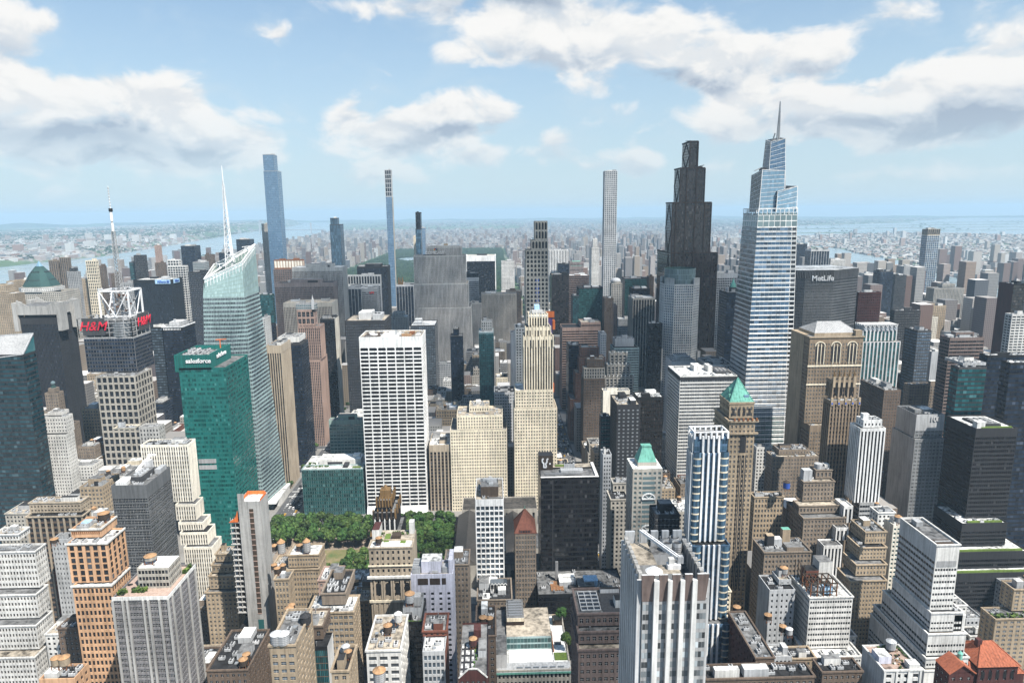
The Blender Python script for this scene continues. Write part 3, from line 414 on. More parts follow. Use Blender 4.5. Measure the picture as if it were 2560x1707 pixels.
def clutter(root, off, t, rng, inner=None, dens=1.0, wallkey='grey', bulk=True, maxh=5.0):
    """stair bulkheads, air conditioners and ducts on a flat roof, clear of the footprint `inner` of any tier above"""
    z = t['z1']-1.1; used = []
    if inner: used.append((inner['u0']-1, inner['u1']+1, inner['v0']-1, inner['v1']+1))
    def spot(w, d):
        for _ in range(12):
            if t['u1']-t['u0'] < w+2 or t['v1']-t['v0'] < d+2: return None
            x = rng.uniform(t['u0']+1+w/2, t['u1']-1-w/2); y = rng.uniform(t['v0']+1+d/2, t['v1']-1-d/2)
            if all(x+w/2 < a or x-w/2 > b or y+d/2 < c or y-d/2 > e for a, b, c, e in used): used.append((x-w/2-.4, x+w/2+.4, y-d/2-.4, y+d/2+.4)); return x, y
    area = (t['u1']-t['u0'])*(t['v1']-t['v0']); Wd = t['u1']-t['u0']; Dp = t['v1']-t['v0']
    if bulk:
        for i in range(1+(area > 500)):
            w, d = rng.uniform(.22, .42)*Wd, rng.uniform(.25, .45)*Dp; w = min(w, 12); d = min(d, 12); s = spot(w, d)
            if s:
                o = bpy.data.objects.new('bulkhead', unit_box(rng.choice([wallkey, wallkey, 'grey', 'cement', 'offwhite']), rng.choice(['r:greyroof', 'r:whiteroof', 'r:tar']))); o.scale = (w, d, rng.uniform(2.6, maxh)); o.location = Vector((s[0], s[1], z))-off; o.parent = root; C.objects.link(o)
    for i in range(int(min(9, area/60*dens))):
        s = spot(2.4, 3.6)
        if s: o = bpy.data.objects.new('air_conditioner', ac_mesh(rng.randrange(3))); o.location = Vector((s[0], s[1], z))-off; o.rotation_euler.z = rng.choice([0, pi/2]); o.parent = root; C.objects.link(o)
    for i in range(int(min(5, area/90*dens))):
        s = spot(1.6, 1.6)
        if s: o = bpy.data.objects.new(('roof_vent', 'skylight', 'roof_hatch')[i % 3], vent_mesh(i % 3)); o.location = Vector((s[0], s[1], z))-off; o.parent = root; C.objects.link(o)
    for i in range(int(min(3, area/160*dens))):
        s = spot(7, 4)
        if s: o = bpy.data.objects.new('duct', duct_mesh(rng.randrange(2))); o.location = Vector((s[0], s[1], z))-off; o.parent = root; C.objects.link(o)
def cornice(root, off, t, key, z=None, out=.5, h=.8):
    g = G(); z = t['z1'] if z is None else z
    g.box(t['u0']-out, t['u1']+out, t['v0']-out, t['v0']+.02, z-h, z+.05, key, True); g.box(t['u1']-.02, t['u1']+out, t['v0']+.02, t['v1'], z-h, z+.05, key, True); g.box(t['u0']-out, t['u0']+.02, t['v0']+.02, t['v1'], z-h, z+.05, key, True)
    return g.obj('cornice', root, off)
NOWALL = ('boa', 'vand', 'metlife', 'octag')
MASON = {'cream', 'beige', 'tan', 'brown', 'redbrick', 'lime', 'offwhite', 'palebrown', 'pink', 'maroon', 'granite'}
def build(d, idx):
    T = d['tiers']; base = T[-1]; off = Vector(((base['u0']+base['u1'])/2, (base['v0']+base['v1'])/2, 0)); rng = random.Random(idx*17+3)
    root = thing(d['name'], d['label'], d['cat'], off, d.get('group')); kind = d.get('kind'); wins = []; g = G(); near = off.y < 760
    if kind not in NOWALL:
        for i, t in enumerate(T):
            st = STY[t['st']]; u0, u1, v0, v1, z0, z1 = (t[k] for k in ('u0', 'u1', 'v0', 'v1', 'z0', 'z1'))
            facade(g, st, (u0, v0), (1, 0), u1-u0, z0, z1, wins)
            facade(g, STY[st['E']] if 'E' in st else st, (u1, v0), (0, 1), v1-v0, z0, z1, wins)
            facade(g, STY[st['W']] if 'W' in st else st, (u0, v1), (0, -1), v1-v0, z0, z1, wins)
            g.quads([[(u1, v1, z0), (u0, v1, z0), (u0, v1, z1), (u1, v1, z1)]], st['wall'])
    if kind in SPECIAL: SPECIAL[kind](root, off, d, T, g, wins)
    if not g.empty(): g.obj('facade', root, off)
    if kind not in NOWALL:
        for i, t in enumerate(T):
            st = STY[t['st']]; rk = st['roof'] or rng.choice(['greyroof', 'greyroof', 'tar', 'whiteroof', 'tanroof', 'greyroof']); wk = st.get('topwall', st['wall'])
            if kind in NOROOF and i == 0: continue
            rf = roof_part(root, off, t, rk, wk)
            if near and wk in MASON and off.y < 560: cornice(root, off, t, wk)
            if kind not in NOCLUT or i > 0:
                if i == 0 and off.y < 1100: clutter(rf, off, t, rng, None, 1.5 if near else .6, wk, kind not in NOBULK)
                elif i == 0: clutter(rf, off, t, rng, None, 0, wk)
                elif i == 1 and near: clutter(rf, off, t, rng, T[i-1], .8, wk, False)
    place_windows(root, np.array(off), wins, THRESH)
    return root
THRESH = 9.0
# ------------------------------------------------------------------ the setting: ground, water, streets, park
def S_(n): return 30+80.4*(n-34)
def struct(o): o['kind'] = 'structure'; return o
def ground_mat():
    m, nt, b = newmat('ground_mix'); geo = nt.nodes.new('ShaderNodeNewGeometry').outputs['Position']; sp = nt.nodes.new('ShaderNodeSeparateXYZ'); nt.links.new(geo, sp.inputs[0])
    a = noise(nt, geo, .0011, 6); f = noise(nt, geo, .02, 5); s = noise(nt, geo, .25, 3)
    sub = ramp(nt, a, [(.36, (.20, .20, .19)), (.48, (.07, .11, .04)), (.58, (.05, .10, .035)), (.7, (.24, .23, .21))])
    sub = mixc(nt, maprange(nt, f, .45, .62), sub, (.05, .09, .03))
    asp = ramp(nt, s, [(.3, (.045, .046, .05)), (.7, (.085, .085, .088))])
    inn = math_node(nt, 'MULTIPLY', maprange(nt, math_node(nt, 'ABSOLUTE', sp.outputs[0]), 1280, 1300, 1, 0), maprange(nt, sp.outputs[1], 2050, 2060, 1, 0))
    nt.links.new(mixc(nt, inn, sub, asp), b.inputs['Base Color']); b.inputs['Roughness'].default_value = .9; MATS['ground_mix'] = m
def water_mat():
    m, nt, b = newmat('river_water'); geo = nt.nodes.new('ShaderNodeNewGeometry').outputs['Position']
    b.inputs['Base Color'].default_value = (.20, .26, .28, 1); b.inputs['Roughness'].default_value = .22; b.inputs['IOR'].default_value = 1.33
    n1 = noise(nt, geo, .09, 6, (1, .5, 1)); n2 = noise(nt, geo, .004, 4); bp = nt.nodes.new('ShaderNodeBump'); bp.inputs['Strength'].default_value = .15; bp.inputs['Distance'].default_value = 2.5
    nt.links.new(n1, bp.inputs['Height']); nt.links.new(bp.outputs[0], b.inputs['Normal']); nt.links.new(maprange(nt, n2, .35, .65, .14, .34), b.inputs['Roughness']); MATS['river_water'] = m
ground_mat(); water_mat()
def poly(name, pts, z, key):
    me = bpy.data.meshes.new(name); me.from_pydata([(x, y, z) for x, y in pts], [], [list(range(len(pts)))]); me.materials.append(mat(key)); o = bpy.data.objects.new(name, me); C.objects.link(o)
    if me.polygons[0].normal.z < 0: me.flip_normals()
    return struct(o)
poly('ground', [(34000*cos(a), 34000*sin(a)) for a in np.linspace(0, 2*pi, 97)[:-1]], 0, 'ground_mix')
poly('water', [(-1950, -6000), (-1950, 1500), (-2000, 2500), (-2150, 3600), (-2300, 5000), (-2350, 6200), (-2600, 9900), (-3500, 16000), (-5200, 24000), (-6500, 27500), (-7600, 27000), (-6299, 23465), (-4836, 15479), (-4532, 12743), (-3600, 8051), (-3150, 5600), (-3330, 4500), (-3150, 2000), (-3000, -6000)], .3, 'river_water')
poly('water', [(1300, -3000), (1300, 1500), (1480, 2600), (1800, 3600), (2000, 4300), (2300, 5200), (2450, 6300), (2700, 7200), (3050, 8600), (3900, 9500), (5000, 11500), (5600, 13500), (9000, 15500), (14000, 21000), (20000, 27000), (27000, 20000), (30500, 14000), (16000, 10800), (12000, 9500), (7600, 8900), (6200, 8000), (5800, 8900), (4700, 8900), (3650, 8300), (3150, 7300), (2900, 6500), (2850, 5600), (2650, 4900), (2520, 4100), (2250, 3500), (2000, 2600), (1850, 1500), (1900, -3000)], .3, 'river_water')
def blob_land(cx, cyy, rx, ry, seed):
    r = random.Random(seed); ph = [r.uniform(0, 6.3) for _ in range(4)]
    pts = []
    for a in np.linspace(0, 2*pi, 41)[:-1]:
        k = 1+.16*sin(2*a+ph[0])+.12*sin(3*a+ph[1])+.07*sin(5*a+ph[2]); pts.append((cx+rx*k*cos(a), cyy+ry*k*sin(a)))
    return poly('island', pts, .7, 'ground_mix')
for i, q in enumerate(((4550, 9500, 620, 150), (1720, 2300, 95, 900), (2700, 6000, 150, 400), (6500, 9900, 1100, 110), (6900, 11500, 2300, 190), (9000, 13300, 2600, 220), (9800, 11000, 1100, 110), (12500, 15500, 3500, 330), (17500, 17500, 3800, 350), (10200, 9700, 700, 80), (21000, 21500, 4200, 450))): blob_land(*q, i)
# hills and the cliffs beyond the river
CL_ = np.array([(-3250, 3000), (-3180, 5600), (-3650, 8000), (-4650, 12700), (-4950, 15500), (-6500, 23500), (-7300, 26500)]); CH_ = np.array([38, 40, 55, 95, 130, 155, 90]); CP_ = np.array([(0, 0), (90, .8), (420, 1), (1100, .75), (2600, .5), (4200, .3), (6500, 0)])
def nj_height(x, y): return np.interp(y, CL_[:, 1], CH_, left=30)*np.interp(np.interp(y, CL_[:, 1], CL_[:, 0])-x, CP_[:, 0], CP_[:, 1], left=0, right=0)
def hills():
    g = G(); n = 64; u = np.linspace(0, 1, n); rnd = np.random.default_rng(5)
    Y = 1500+25000*u; X = np.interp(Y, CL_[:, 1], CL_[:, 0]); H = np.interp(Y, CL_[:, 1], CH_, left=30); prof = [(-a, b) for a, b in CP_]
    for i in range(n-1):
        for (a, ha), (b, hb) in zip(prof, prof[1:]): g.quads([[(X[i]+a, Y[i], 1+H[i]*ha), (X[i+1]+a, Y[i+1], 1+H[i+1]*ha), (X[i+1]+b, Y[i+1], 1+H[i+1]*hb), (X[i]+b, Y[i], 1+H[i]*hb)]], 'ground_mix')
    for (a0, a1, r, hh) in ((-62, -22, 27000, 120), (-30, 8, 30500, 120), (5, 26, 31500, 80), (24, 62, 29000, 95), (-60, -30, 19000, 50)):
        k = 60; A = np.radians(np.linspace(a0, a1, k)); hz = hh*(.35+.65*np.abs(np.convolve(rnd.standard_normal(k+12), np.ones(13)/4, 'valid')))*np.sin(np.linspace(0, pi, k))**.5
        for i in range(k-1):
            P = [[(sin(A[j])*(r+dr), cos(A[j])*(r+dr), .8+hz[j]*f) for dr, f in ((-900, 0), (0, 1), (1400, .8), (2400, 0))] for j in (i, i+1)]
            for m in range(3): g.quads([[P[0][m], P[1][m], P[1][m+1], P[0][m+1]]], 'leaf')
    struct(g.obj('hills'))
hills()
AVE = [(-1610, 12), (-1335, 12), (-1060, 12), (-780, 12), (-505, 11), (-228, 11.5), (93, 11), (243, 8), (375, 19), (500, 9), (640, 11), (840, 11), (1050, 12)]
g = G()
for (a, ha), (b, hb) in zip(AVE, AVE[1:]):
    for n in range(34, 59):
        v0, v1 = S_(n)+5.5, S_(n+1)-5.5; x0, x1 = a+ha, b-hb
        if n in (42, 57): v0 += 4
        if n in (41, 56): v1 -= 4
        if a == -228 and n in (40,): v1 = S_(42)-10
        if a == -228 and n == 41: continue
        g.box(x0, x1, v0, v1, 0, .15, 'sidewalk')
struct(g.obj('pavement'))
g = G()
for (x, half, va, vb) in ((93, 10.2, 330, 1900), (-228, 10.8, 330, 1200)):
    for lane in (-.5, 0, .5):
        vv = np.arange(va, vb, 9.0); X = x+lane*half; g.quads(np.stack([np.stack([np.full(len(vv), X+dx), vv+dy, np.full(len(vv), .006)], 1) for dx, dy in ((-.09, 0), (.09, 0), (.09, 3), (-.09, 3))], 1), 'road_paint')
    for n in range(38, 56):
        for s in (-8.2, 6.0):
            for k in np.arange(x-half+.4, x+half-.6, 1.3): g.quads([[(k, S_(n)+s, .006), (k+.65, S_(n)+s, .006), (k+.65, S_(n)+s+2.6, .006), (k, S_(n)+s+2.6, .006)]], 'road_paint')
g.quads([[(82.6, 450, .005), (85.6, 450, .005), (85.6, 640, .005), (82.6, 640, .005)]], 'maroon')
struct(g.obj('road_markings'))
g = G(); g.box(-212, -40, 522, 664, .15, .3, 'palebrown'); struct(g.obj('park_paths'))
m, nt, b = newmat('lawn_grass'); geo = nt.nodes.new('ShaderNodeNewGeometry').outputs['Position']
nt.links.new(ramp(nt, noise(nt, geo, .09, 6), [(.34, (.07, .10, .03)), (.5, (.13, .125, .05)), (.66, (.20, .155, .085))]), b.inputs['Base Color']); b.inputs['Roughness'].default_value = .95; MATS['lawn_grass'] = m
g = G(); g.box(-168, -88, 572, 616, .3, .36, 'lawn_grass'); struct(g.obj('lawn'))
# ------------------------------------------------------------------ trees of the small park
def crown_mesh(seed, R=6.6, H=8.5):
    r = np.random.default_rng(seed); cl = []
    for _ in range(26):
        a, z = r.uniform(0, 2*pi), r.uniform(-.55, 1); q = np.sqrt(max(0, 1-z*z))*r.uniform(.35, 1); cl.append((q*cos(a)*R*.78, q*sin(a)*R*.78, z*H*.42, r.uniform(1.5, 2.7)))
    g = G(); keys = ['leaf', 'leaf2', 'leafdark', 'leaf']
    for k, (x, y, z, s) in enumerate(cl):
        n = 74; d = r.standard_normal((n, 3)); d /= np.linalg.norm(d, axis=1)[:, None]; p = np.array([x, y, z])+d*s*r.uniform(.65, 1.05, (n, 1))
        e1 = np.cross(d, r.standard_normal((n, 3))); e1 /= np.linalg.norm(e1, axis=1)[:, None]; e2 = np.cross(d, e1)+d*r.uniform(-.4, .4, (n, 1)); w = r.uniform(.3, .62, (n, 1))
        g.quads(np.stack([p-e1*w-e2*w, p+e1*w-e2*w, p+e1*w+e2*w, p-e1*w+e2*w], 1), keys[k % 4])
    return g.mesh('crown')
CROWNS = [crown_mesh(s) for s in range(5)]
g = G(); g.ring(0, 0, 0, 9, .42, .24, 8, 'bark'); 
for k in range(6): a = k*1.05; g.bar((0, 0, 6+.4*k), (3.4*cos(a), 3.4*sin(a), 11+.3*k), .13, 'bark')
TRUNK = g.mesh('trunk')
def tree(x, y, label, group, s=1.0, z0=.3):
    t = thing('plane_tree', label, 'tree', (x, y, z0), group); t.rotation_euler.z = RNG.uniform(0, 6.3); t.scale = (s, s, s*RNG.uniform(.9, 1.1))
    a = bpy.data.objects.new('trunk', TRUNK); a.parent = t; C.objects.link(a); c = bpy.data.objects.new('crown', RNG.choice(CROWNS)); c.parent = t; c.location.z = 12.2; C.objects.link(c)
for v in (620, 630, 640, 650, 660):
    for u in np.arange(-222, -46, 10.2):
        if v == 620 and u > -110: continue
        tree(u+RNG.uniform(-1.5, 1.5), v+RNG.uniform(-1.5, 1.5), 'leafy plane tree in the dense rows along the far side of the small park', 'plane trees on the far side of the park', RNG.uniform(.9, 1.1))
for v in (556, 566, 577, 588, 599, 610, 620):
    for u in (-84, -74, -64, -54, -46): tree(u+RNG.uniform(-1.5, 1.5), v+RNG.uniform(-1.5, 1.5), 'leafy plane tree in the park grove between golden crowned tower and library', 'plane trees beside the library', RNG.uniform(.9, 1.1))
for v in (534, 545, 556, 567, 578, 589):
    for u in np.arange(-150 if v < 560 else -134, -92, 10.2): tree(u+RNG.uniform(-1.5, 1.5), v+RNG.uniform(-1.5, 1.5), 'leafy plane tree on the near side of the park lawn', 'plane trees on the near side of the lawn', RNG.uniform(.8, 1.05))
for (x, y, s, l) in ((42.0, 411, .62, 'green tree in a planter on the white department store terrace, farther one'), (42.0, 383, .66, 'green tree on the white department store terrace, nearer one')): tree(x, y, l, None, s, 49.3)
for k, (u, v) in enumerate(((107, 575), (107.5, 560), (107, 612), (107, 548))): tree(u, v, 'small street tree on the sunny avenue pavement by the traffic', 'street trees on the avenue', .5, .15)
for k in range(16): tree(-245+RNG.uniform(-3, 3), 770+k*26, 'small street tree on the avenue beyond the crystal tower', 'street trees beyond the crystal tower', .6, .15)
# ------------------------------------------------------------------ traffic
def car_mesh(key, kind):
    g = G(); L, W, H = {'car': (4.7, 1.86, 1.45), 'van': (5.2, 2.0, 1.95), 'bus': (12.0, 2.6, 3.1)}[kind]; l, w = L/2, W/2
    zb = {'car': .82, 'van': 1.05, 'bus': 1.2}[kind]; c0, c1 = {'car': (-l*.72, l*.42), 'van': (-l*.96, l*.55), 'bus': (-l, l)}[kind]; t0, t1 = {'car': (-l*.48, l*.12), 'van': (-l*.9, l*.3), 'bus': (-l*.98, l*.97)}[kind]; q = w*.82
    g.box(-w, w, -l, l, .3, zb, key, True)
    A = [(-w+.05, c0, zb), (w-.05, c0, zb), (w-.05, c1, zb), (-w+.05, c1, zb)]; B = [(-q, t0, H), (q, t0, H), (q, t1, H), (-q, t1, H)]
    for i in range(4): j = (i+1) % 4; g.quads([[A[i], A[j], B[j], B[i]]], 'g:dark')
    g.quads([B], key); g.quads([[(p[0]*.98, p[1], H+.04) for p in B]], key)
    for x in (-w+.08, w-.08):
        for y in (-l*.62, l*.62):
            n = 10
            for k in range(n): a, b = 2*pi*k/n, 2*pi*(k+1)/n; g.quads([[(x-.12, y+.34*cos(a), .34+.34*sin(a)), (x+.12, y+.34*cos(a), .34+.34*sin(a)), (x+.12, y+.34*cos(b), .34+.34*sin(b)), (x-.12, y+.34*cos(b), .34+.34*sin(b))]], 'black'); g.tris([[(x+.12, y, .34), (x+.12, y+.34*cos(a), .34+.34*sin(a)), (x+.12, y+.34*cos(b), .34+.34*sin(b))], [(x-.12, y, .34), (x-.12, y+.34*cos(b), .34+.34*sin(b)), (x-.12, y+.34*cos(a), .34+.34*sin(a))]], 'black')
    for x in (-w*.7, w*.7): g.box(x-.2, x+.2, -l-.02, -l, .55, .72, 'offwhite', True); g.box(x-.2, x+.2, l, l+.02, .55, .72, 'red', True)
    return g.mesh(kind)
CARS = [('yellow_taxi', 'taxi', 'yellow taxi', car_mesh('yellow', 'car'), 3), ('black_car', 'car', 'black car', car_mesh('black', 'van'), 4), ('white_car', 'car', 'white car', car_mesh('whitepaint', 'car'), 3), ('grey_car', 'car', 'grey car', car_mesh('grey', 'car'), 2), ('white_van', 'van', 'white van', car_mesh('whitepaint', 'van'), 2), ('city_bus', 'bus', 'white city bus', car_mesh('ltgrey', 'bus'), .8)]
for (x, half, va, vb, where, gr) in ((93, 10.2, 470, 1080, 'in avenue traffic to the right of the black box tower', 'on the avenue by the black box tower'), (-226, 9.5, 560, 860, 'in avenue traffic by the leafy park', 'on the avenue by the park')):
    for lane in (-.75, -.25, .25, .75):
        v = va+RNG.uniform(0, 8)
        while v < vb:
            nm, cat, what, me, wt_ = RNG.choices(CARS, [c[4] for c in CARS])[0]
            o = bpy.data.objects.new(nm, me); C.objects.link(o); o.location = (x+lane*half+RNG.uniform(-.3, .3), v, 0); tag(o, what+' '+where, cat, what+'s '+gr)
            v += (13 if cat == 'bus' else 6)+RNG.choice([.8, 1.5, 3, 6, 12, 20])*RNG.uniform(.7, 1.3)
# ------------------------------------------------------------------ what single buildings have of their own
SPECIAL = {}
NOROOF = {'wwp', 'slant', 'crane', 'ten40', 'lincoln', 'redroof', 'gable', 'mansard', 'redpyr', 'gablered', 'wedge', 'slab'}
NOCLUT = {'wwp', 'astor', 'slant', 'conde', 'sales', 'rock', 'hsbc', 'crane', 'ten40', 'lincoln', 'redroof', 'gable', 'mansard', 'redpyr', 'gablered', 'terrace', 'skylight', 'lordtaylor', 'clubhouse', 'slabwell', 'cage', 'greyterrace', 'roofwell', 'arched', 'jpm', 'dome', 'finials', 'wedge', 'slab', 'library', 'low1100', 'lofttanks', 'blue425', 'solow', 'radiator', 'greenroof'}
NOBULK = {'grace', 'lilac', 'roofboxes', 'bryant', 'tanks1', 'rooftanks', 'whiteplant', 'orangetop', 'mech2', 'greytanks', 'pat'}
def special(f): SPECIAL[f.__name__[3:]] = f; return f
def hip(g, u0, u1, v0, v1, z0, z1, key, ridge=0.0, cap=None):
    """hipped roof with a ridge of the given length along u (0 = pyramid)"""
    cx, cyy = (u0+u1)/2, (v0+v1)/2; r0, r1 = (cx-ridge/2, cyy, z1), (cx+ridge/2, cyy, z1)
    a, b, c, e = (u0, v0, z0), (u1, v0, z0), (u1, v1, z0), (u0, v1, z0)
    g.quads([[a, b, r1, r0], [c, e, r0, r1]], key); g.tris([[b, c, r1], [e, a, r0]], key)
    for (p, q) in ((a, r0), (b, r1), (c, r1), (e, r0)): g.bar(p, q, .25, key)
    # standing seams
    for s in np.linspace(.1, .9, max(3, int((u1-u0)/2))):
        x = u0+(u1-u0)*s; t = min(1, max(0, min((x-u0)/max(r0[0]-u0, .1), (u1-x)/max(u1-r1[0], .1)))); 
        g.bar((x, v0, z0+.05), (x, v0+(cyy-v0)*t, z0+(z1-z0)*t), .07, key)
    for s in np.linspace(.1, .9, max(3, int((v1-v0)/2))):
        y = v0+(v1-v0)*s; t = min(1, min(y-v0, v1-y)/max((v1-v0)/2, .1))
        g.bar((u0, y, z0+.05), (u0+(r0[0]-u0)*t, y, z0+(z1-z0)*t), .07, key); g.bar((u1, y, z0+.05), (u1-(u1-r1[0])*t, y, z0+(z1-z0)*t), .07, key)
def mast(g, x, y, z0, z1, w0, w1, key, n=10, r=.25):
    """square lattice mast"""
    zs = np.linspace(z0, z1, n+1); ww = np.linspace(w0, w1, n+1)/2
    c = ((-1, -1), (1, -1), (1, 1), (-1, 1))
    for i in range(n):
        for k in range(4):
            a, b = c[k], c[(k+1) % 4]
            g.bar((x+a[0]*ww[i], y+a[1]*ww[i], zs[i]), (x+a[0]*ww[i+1], y+a[1]*ww[i+1], zs[i+1]), r, key)
            g.bar((x+a[0]*ww[i], y+a[1]*ww[i], zs[i]), (x+b[0]*ww[i+1], y+b[1]*ww[i+1], zs[i+1]), r*.6, key)
            g.bar((x+a[0]*ww[i+1], y+a[1]*ww[i+1], zs[i+1]), (x+b[0]*ww[i+1], y+b[1]*ww[i+1], zs[i+1]), r*.6, key)
def simple(root, off, name, fn):
    g = G(); fn(g); return g.obj(name, root, off)
def octagon(cx, cyy, a, cut):
    b = a-cut; return [(cx-b, cyy-a), (cx+b, cyy-a), (cx+a, cyy-b), (cx+a, cyy+b), (cx+b, cyy+a), (cx-b, cyy+a), (cx-a, cyy+b), (cx-a, cyy-b)]
@special
def sp_wwp(root, off, d, T, g, wins):
    t = T[0]; cx, cyy = -830.0, 1279.0
    st = STY['whitepunch']
    pts = octagon(cx, cyy, 31, 14)
    for i in range(8):
        a, b = pts[i], pts[(i+1) % 8]; L = math.hypot(b[0]-a[0], b[1]-a[1]); facade(g, dict(st, bay=3, fh=3.9, top=1), a, ((b[0]-a[0])/L, (b[1]-a[1])/L), L, t['z1'], t['z1']+7, wins)
    z = t['z1']+7
    def pyr(h):
        h.prism(octagon(cx, cyy, 28, 12), z, z+1, 'lime')
        rings = [(25.5, 11, z+1), (24, 11, z+5), (14.5, 7, z+24), (5, 2.2, z+37)]
        for (a, c, za), (b, e, zb) in zip(rings, rings[1:]):
            p = octagon(cx, cyy, a, c); q = octagon(cx, cyy, b, e)
            for i in range(8):
                j = (i+1) % 8; h.quads([[(*p[i], za), (*p[j], za), (*q[j], zb), (*q[i], zb)]], 'patina'); h.bar((*p[i], za), (*q[i], zb), .3, 'patina')
        for k, (aa, zz) in enumerate(((19.6, z+11.5), (12.5, z+26))):
            for sx in np.linspace(-.5, .5, 7 if k == 0 else 5):
                h.box(cx+sx*aa-.7, cx+sx*aa+.7, cyy-aa-1.0, cyy-aa+.4, zz, zz+2.2, 'charcoal'); h.box(cx+aa-.4, cx+aa+1, cyy+sx*aa-.7, cyy+sx*aa+.7, zz, zz+2.2, 'charcoal')
    simple(root, off, 'pyramid_roof', pyr)
    def tip(h):
        p = octagon(cx, cyy, 5, 2.2)
        for i in range(8): h.tris([[(*p[i], z+37), (*p[(i+1) % 8], z+37), (cx, cyy, z+47)]], 'g:ltblue')
    simple(root, off, 'glass_tip', tip)
@special
def sp_astor(root, off, d, T, g, wins):
    t = T[0]; u0, u1, v0, v1, z = t['u0'], t['u1'], t['v0'], t['v1'], t['z1']
    simple(root, off, 'crown_band', lambda h: (h.box(u0-1.5, u1+1.5, v0-1.5, v1+1.5, z+4, z+15, 'concrete', True, 'r:greyroof'), h.box(u0+4, u1-4, v0+3, v1-3, z, z+4, 'charcoal')))
    for (x, y, sx, sy) in ((u0, v0, -1, -1), (u1, v0, 1, -1), (u1, v1, 1, 1), (u0, v1, -1, 1)):
        def fin(h):
            x0, x1 = sorted((x+sx*1.5, x+sx*6.5)); y0, y1 = sorted((y+sy*1.5-sy*12, y+sy*2.5)); h.box(x0, x1, y0, y1, z-16, z+19, 'concrete', True)
            a, b = (x+sx*1.5, y), (x-sx*11, y); h.tris([[(a[0], y-.5, z+15), (b[0], y-.5, z+15), (a[0], y-.5, z+22)], [(b[0], y+.5, z+15), (a[0], y+.5, z+15), (a[0], y+.5, z+22)]], 'concrete')
            h.quads([[(b[0], y-.5, z+15), (b[0], y+.5, z+15), (a[0], y+.5, z+22), (a[0], y-.5, z+22)]], 'concrete')
        simple(root, off, 'corner_fin', fin)
@special
def sp_slant(root, off, d, T, g, wins):
    t = T[0]; u0, u1, v0, v1, z = t['u0'], t['u1'], t['v0'], t['v1'], t['z1']
    def rf(h):
        a, b, c, e = (u0, v0, z-6), (u1, v0, z), (u1, v1, z+16), (u0, v1, z+13)
        h.quads([[a, b, c, e]], 'grey'); h.tris([[b, (u1, v1, z), c]], 'g:teal'); h.quads([[(u0, v1, z-6), (u1, v1, z), c, e]], 'charcoal')
        for s in (0, 1): h.bar((a, b)[s], (e, c)[s], .5, 'steel')
        h.bar(e, c, .5, 'steel'); h.bar(a, b, .4, 'steel')
    simple(root, off, 'slanted_roof', rf)
@special
def sp_wedge(root, off, d, T, g, wins):
    t = T[0]; u0, u1, v0, v1, z = t['u0'], t['u1'], t['v0'], t['v1'], t['z1']
    simple(root, off, 'sloping_roof', lambda h: (h.quads([[(u0, v0, z+.1), (u1, v0, z+.1), (u1, v1, z+13), (u0, v1, z+6)]], 'rust'), h.tris([[(u1, v0, z), (u1, v1, z), (u1, v1, z+13)]], 'charcoal'), h.quads([[(u1, v1, z), (u0, v1, z), (u0, v1, z+6), (u1, v1, z+13)]], 'charcoal')))
@special
def sp_paramount(root, off, d, T, g, wins):
    t = T[0]; cx, cyy = (t['u0']+t['u1'])/2, (t['v0']+t['v1'])/2; z = t['z1']
    simple(root, off, 'clock_tower', lambda h: (h.box(cx-4, cx+4, cyy-4, cyy+4, z-14, z+5, 'palebrown'), h.ring(cx, cyy, z+5, z+8, 2.8, 1.6, 8, 'patina')))
    def ball(h):
        for i in range(6): h.ring(cx, cyy, z+8+2.4*(1-cos(pi*i/6)), z+8+2.4*(1-cos(pi*(i+1)/6)), max(.01, 2.4*sin(pi*i/6)), max(.01, 2.4*sin(pi*(i+1)/6)), 12, 'g:pale', False)
    simple(root, off, 'globe', ball)
    def clk(h):
        for (x, y, ax) in ((cx, cyy-4.1, 0), (cx+4.1, cyy, 1)):
            a = np.linspace(0, 2*pi, 17); P = [(x+2.6*cos(q), y, z-3+2.6*sin(q)) if ax == 0 else (x, y+2.6*cos(q), z-3+2.6*sin(q)) for q in a]
            h.tris([[P[i], P[i+1], (x, y, z-3)] for i in range(16)], 'warmwhite')
            h.bar((x, y-.1, z-3), (x+(1.2 if ax == 0 else 0), y-.1+(1.2 if ax else 0), z-1.6), .12, 'black'); h.bar((x, y-.1, z-3), (x, y-.1, z-.9), .12, 'black')
    simple(root, off, 'clock_face', clk)
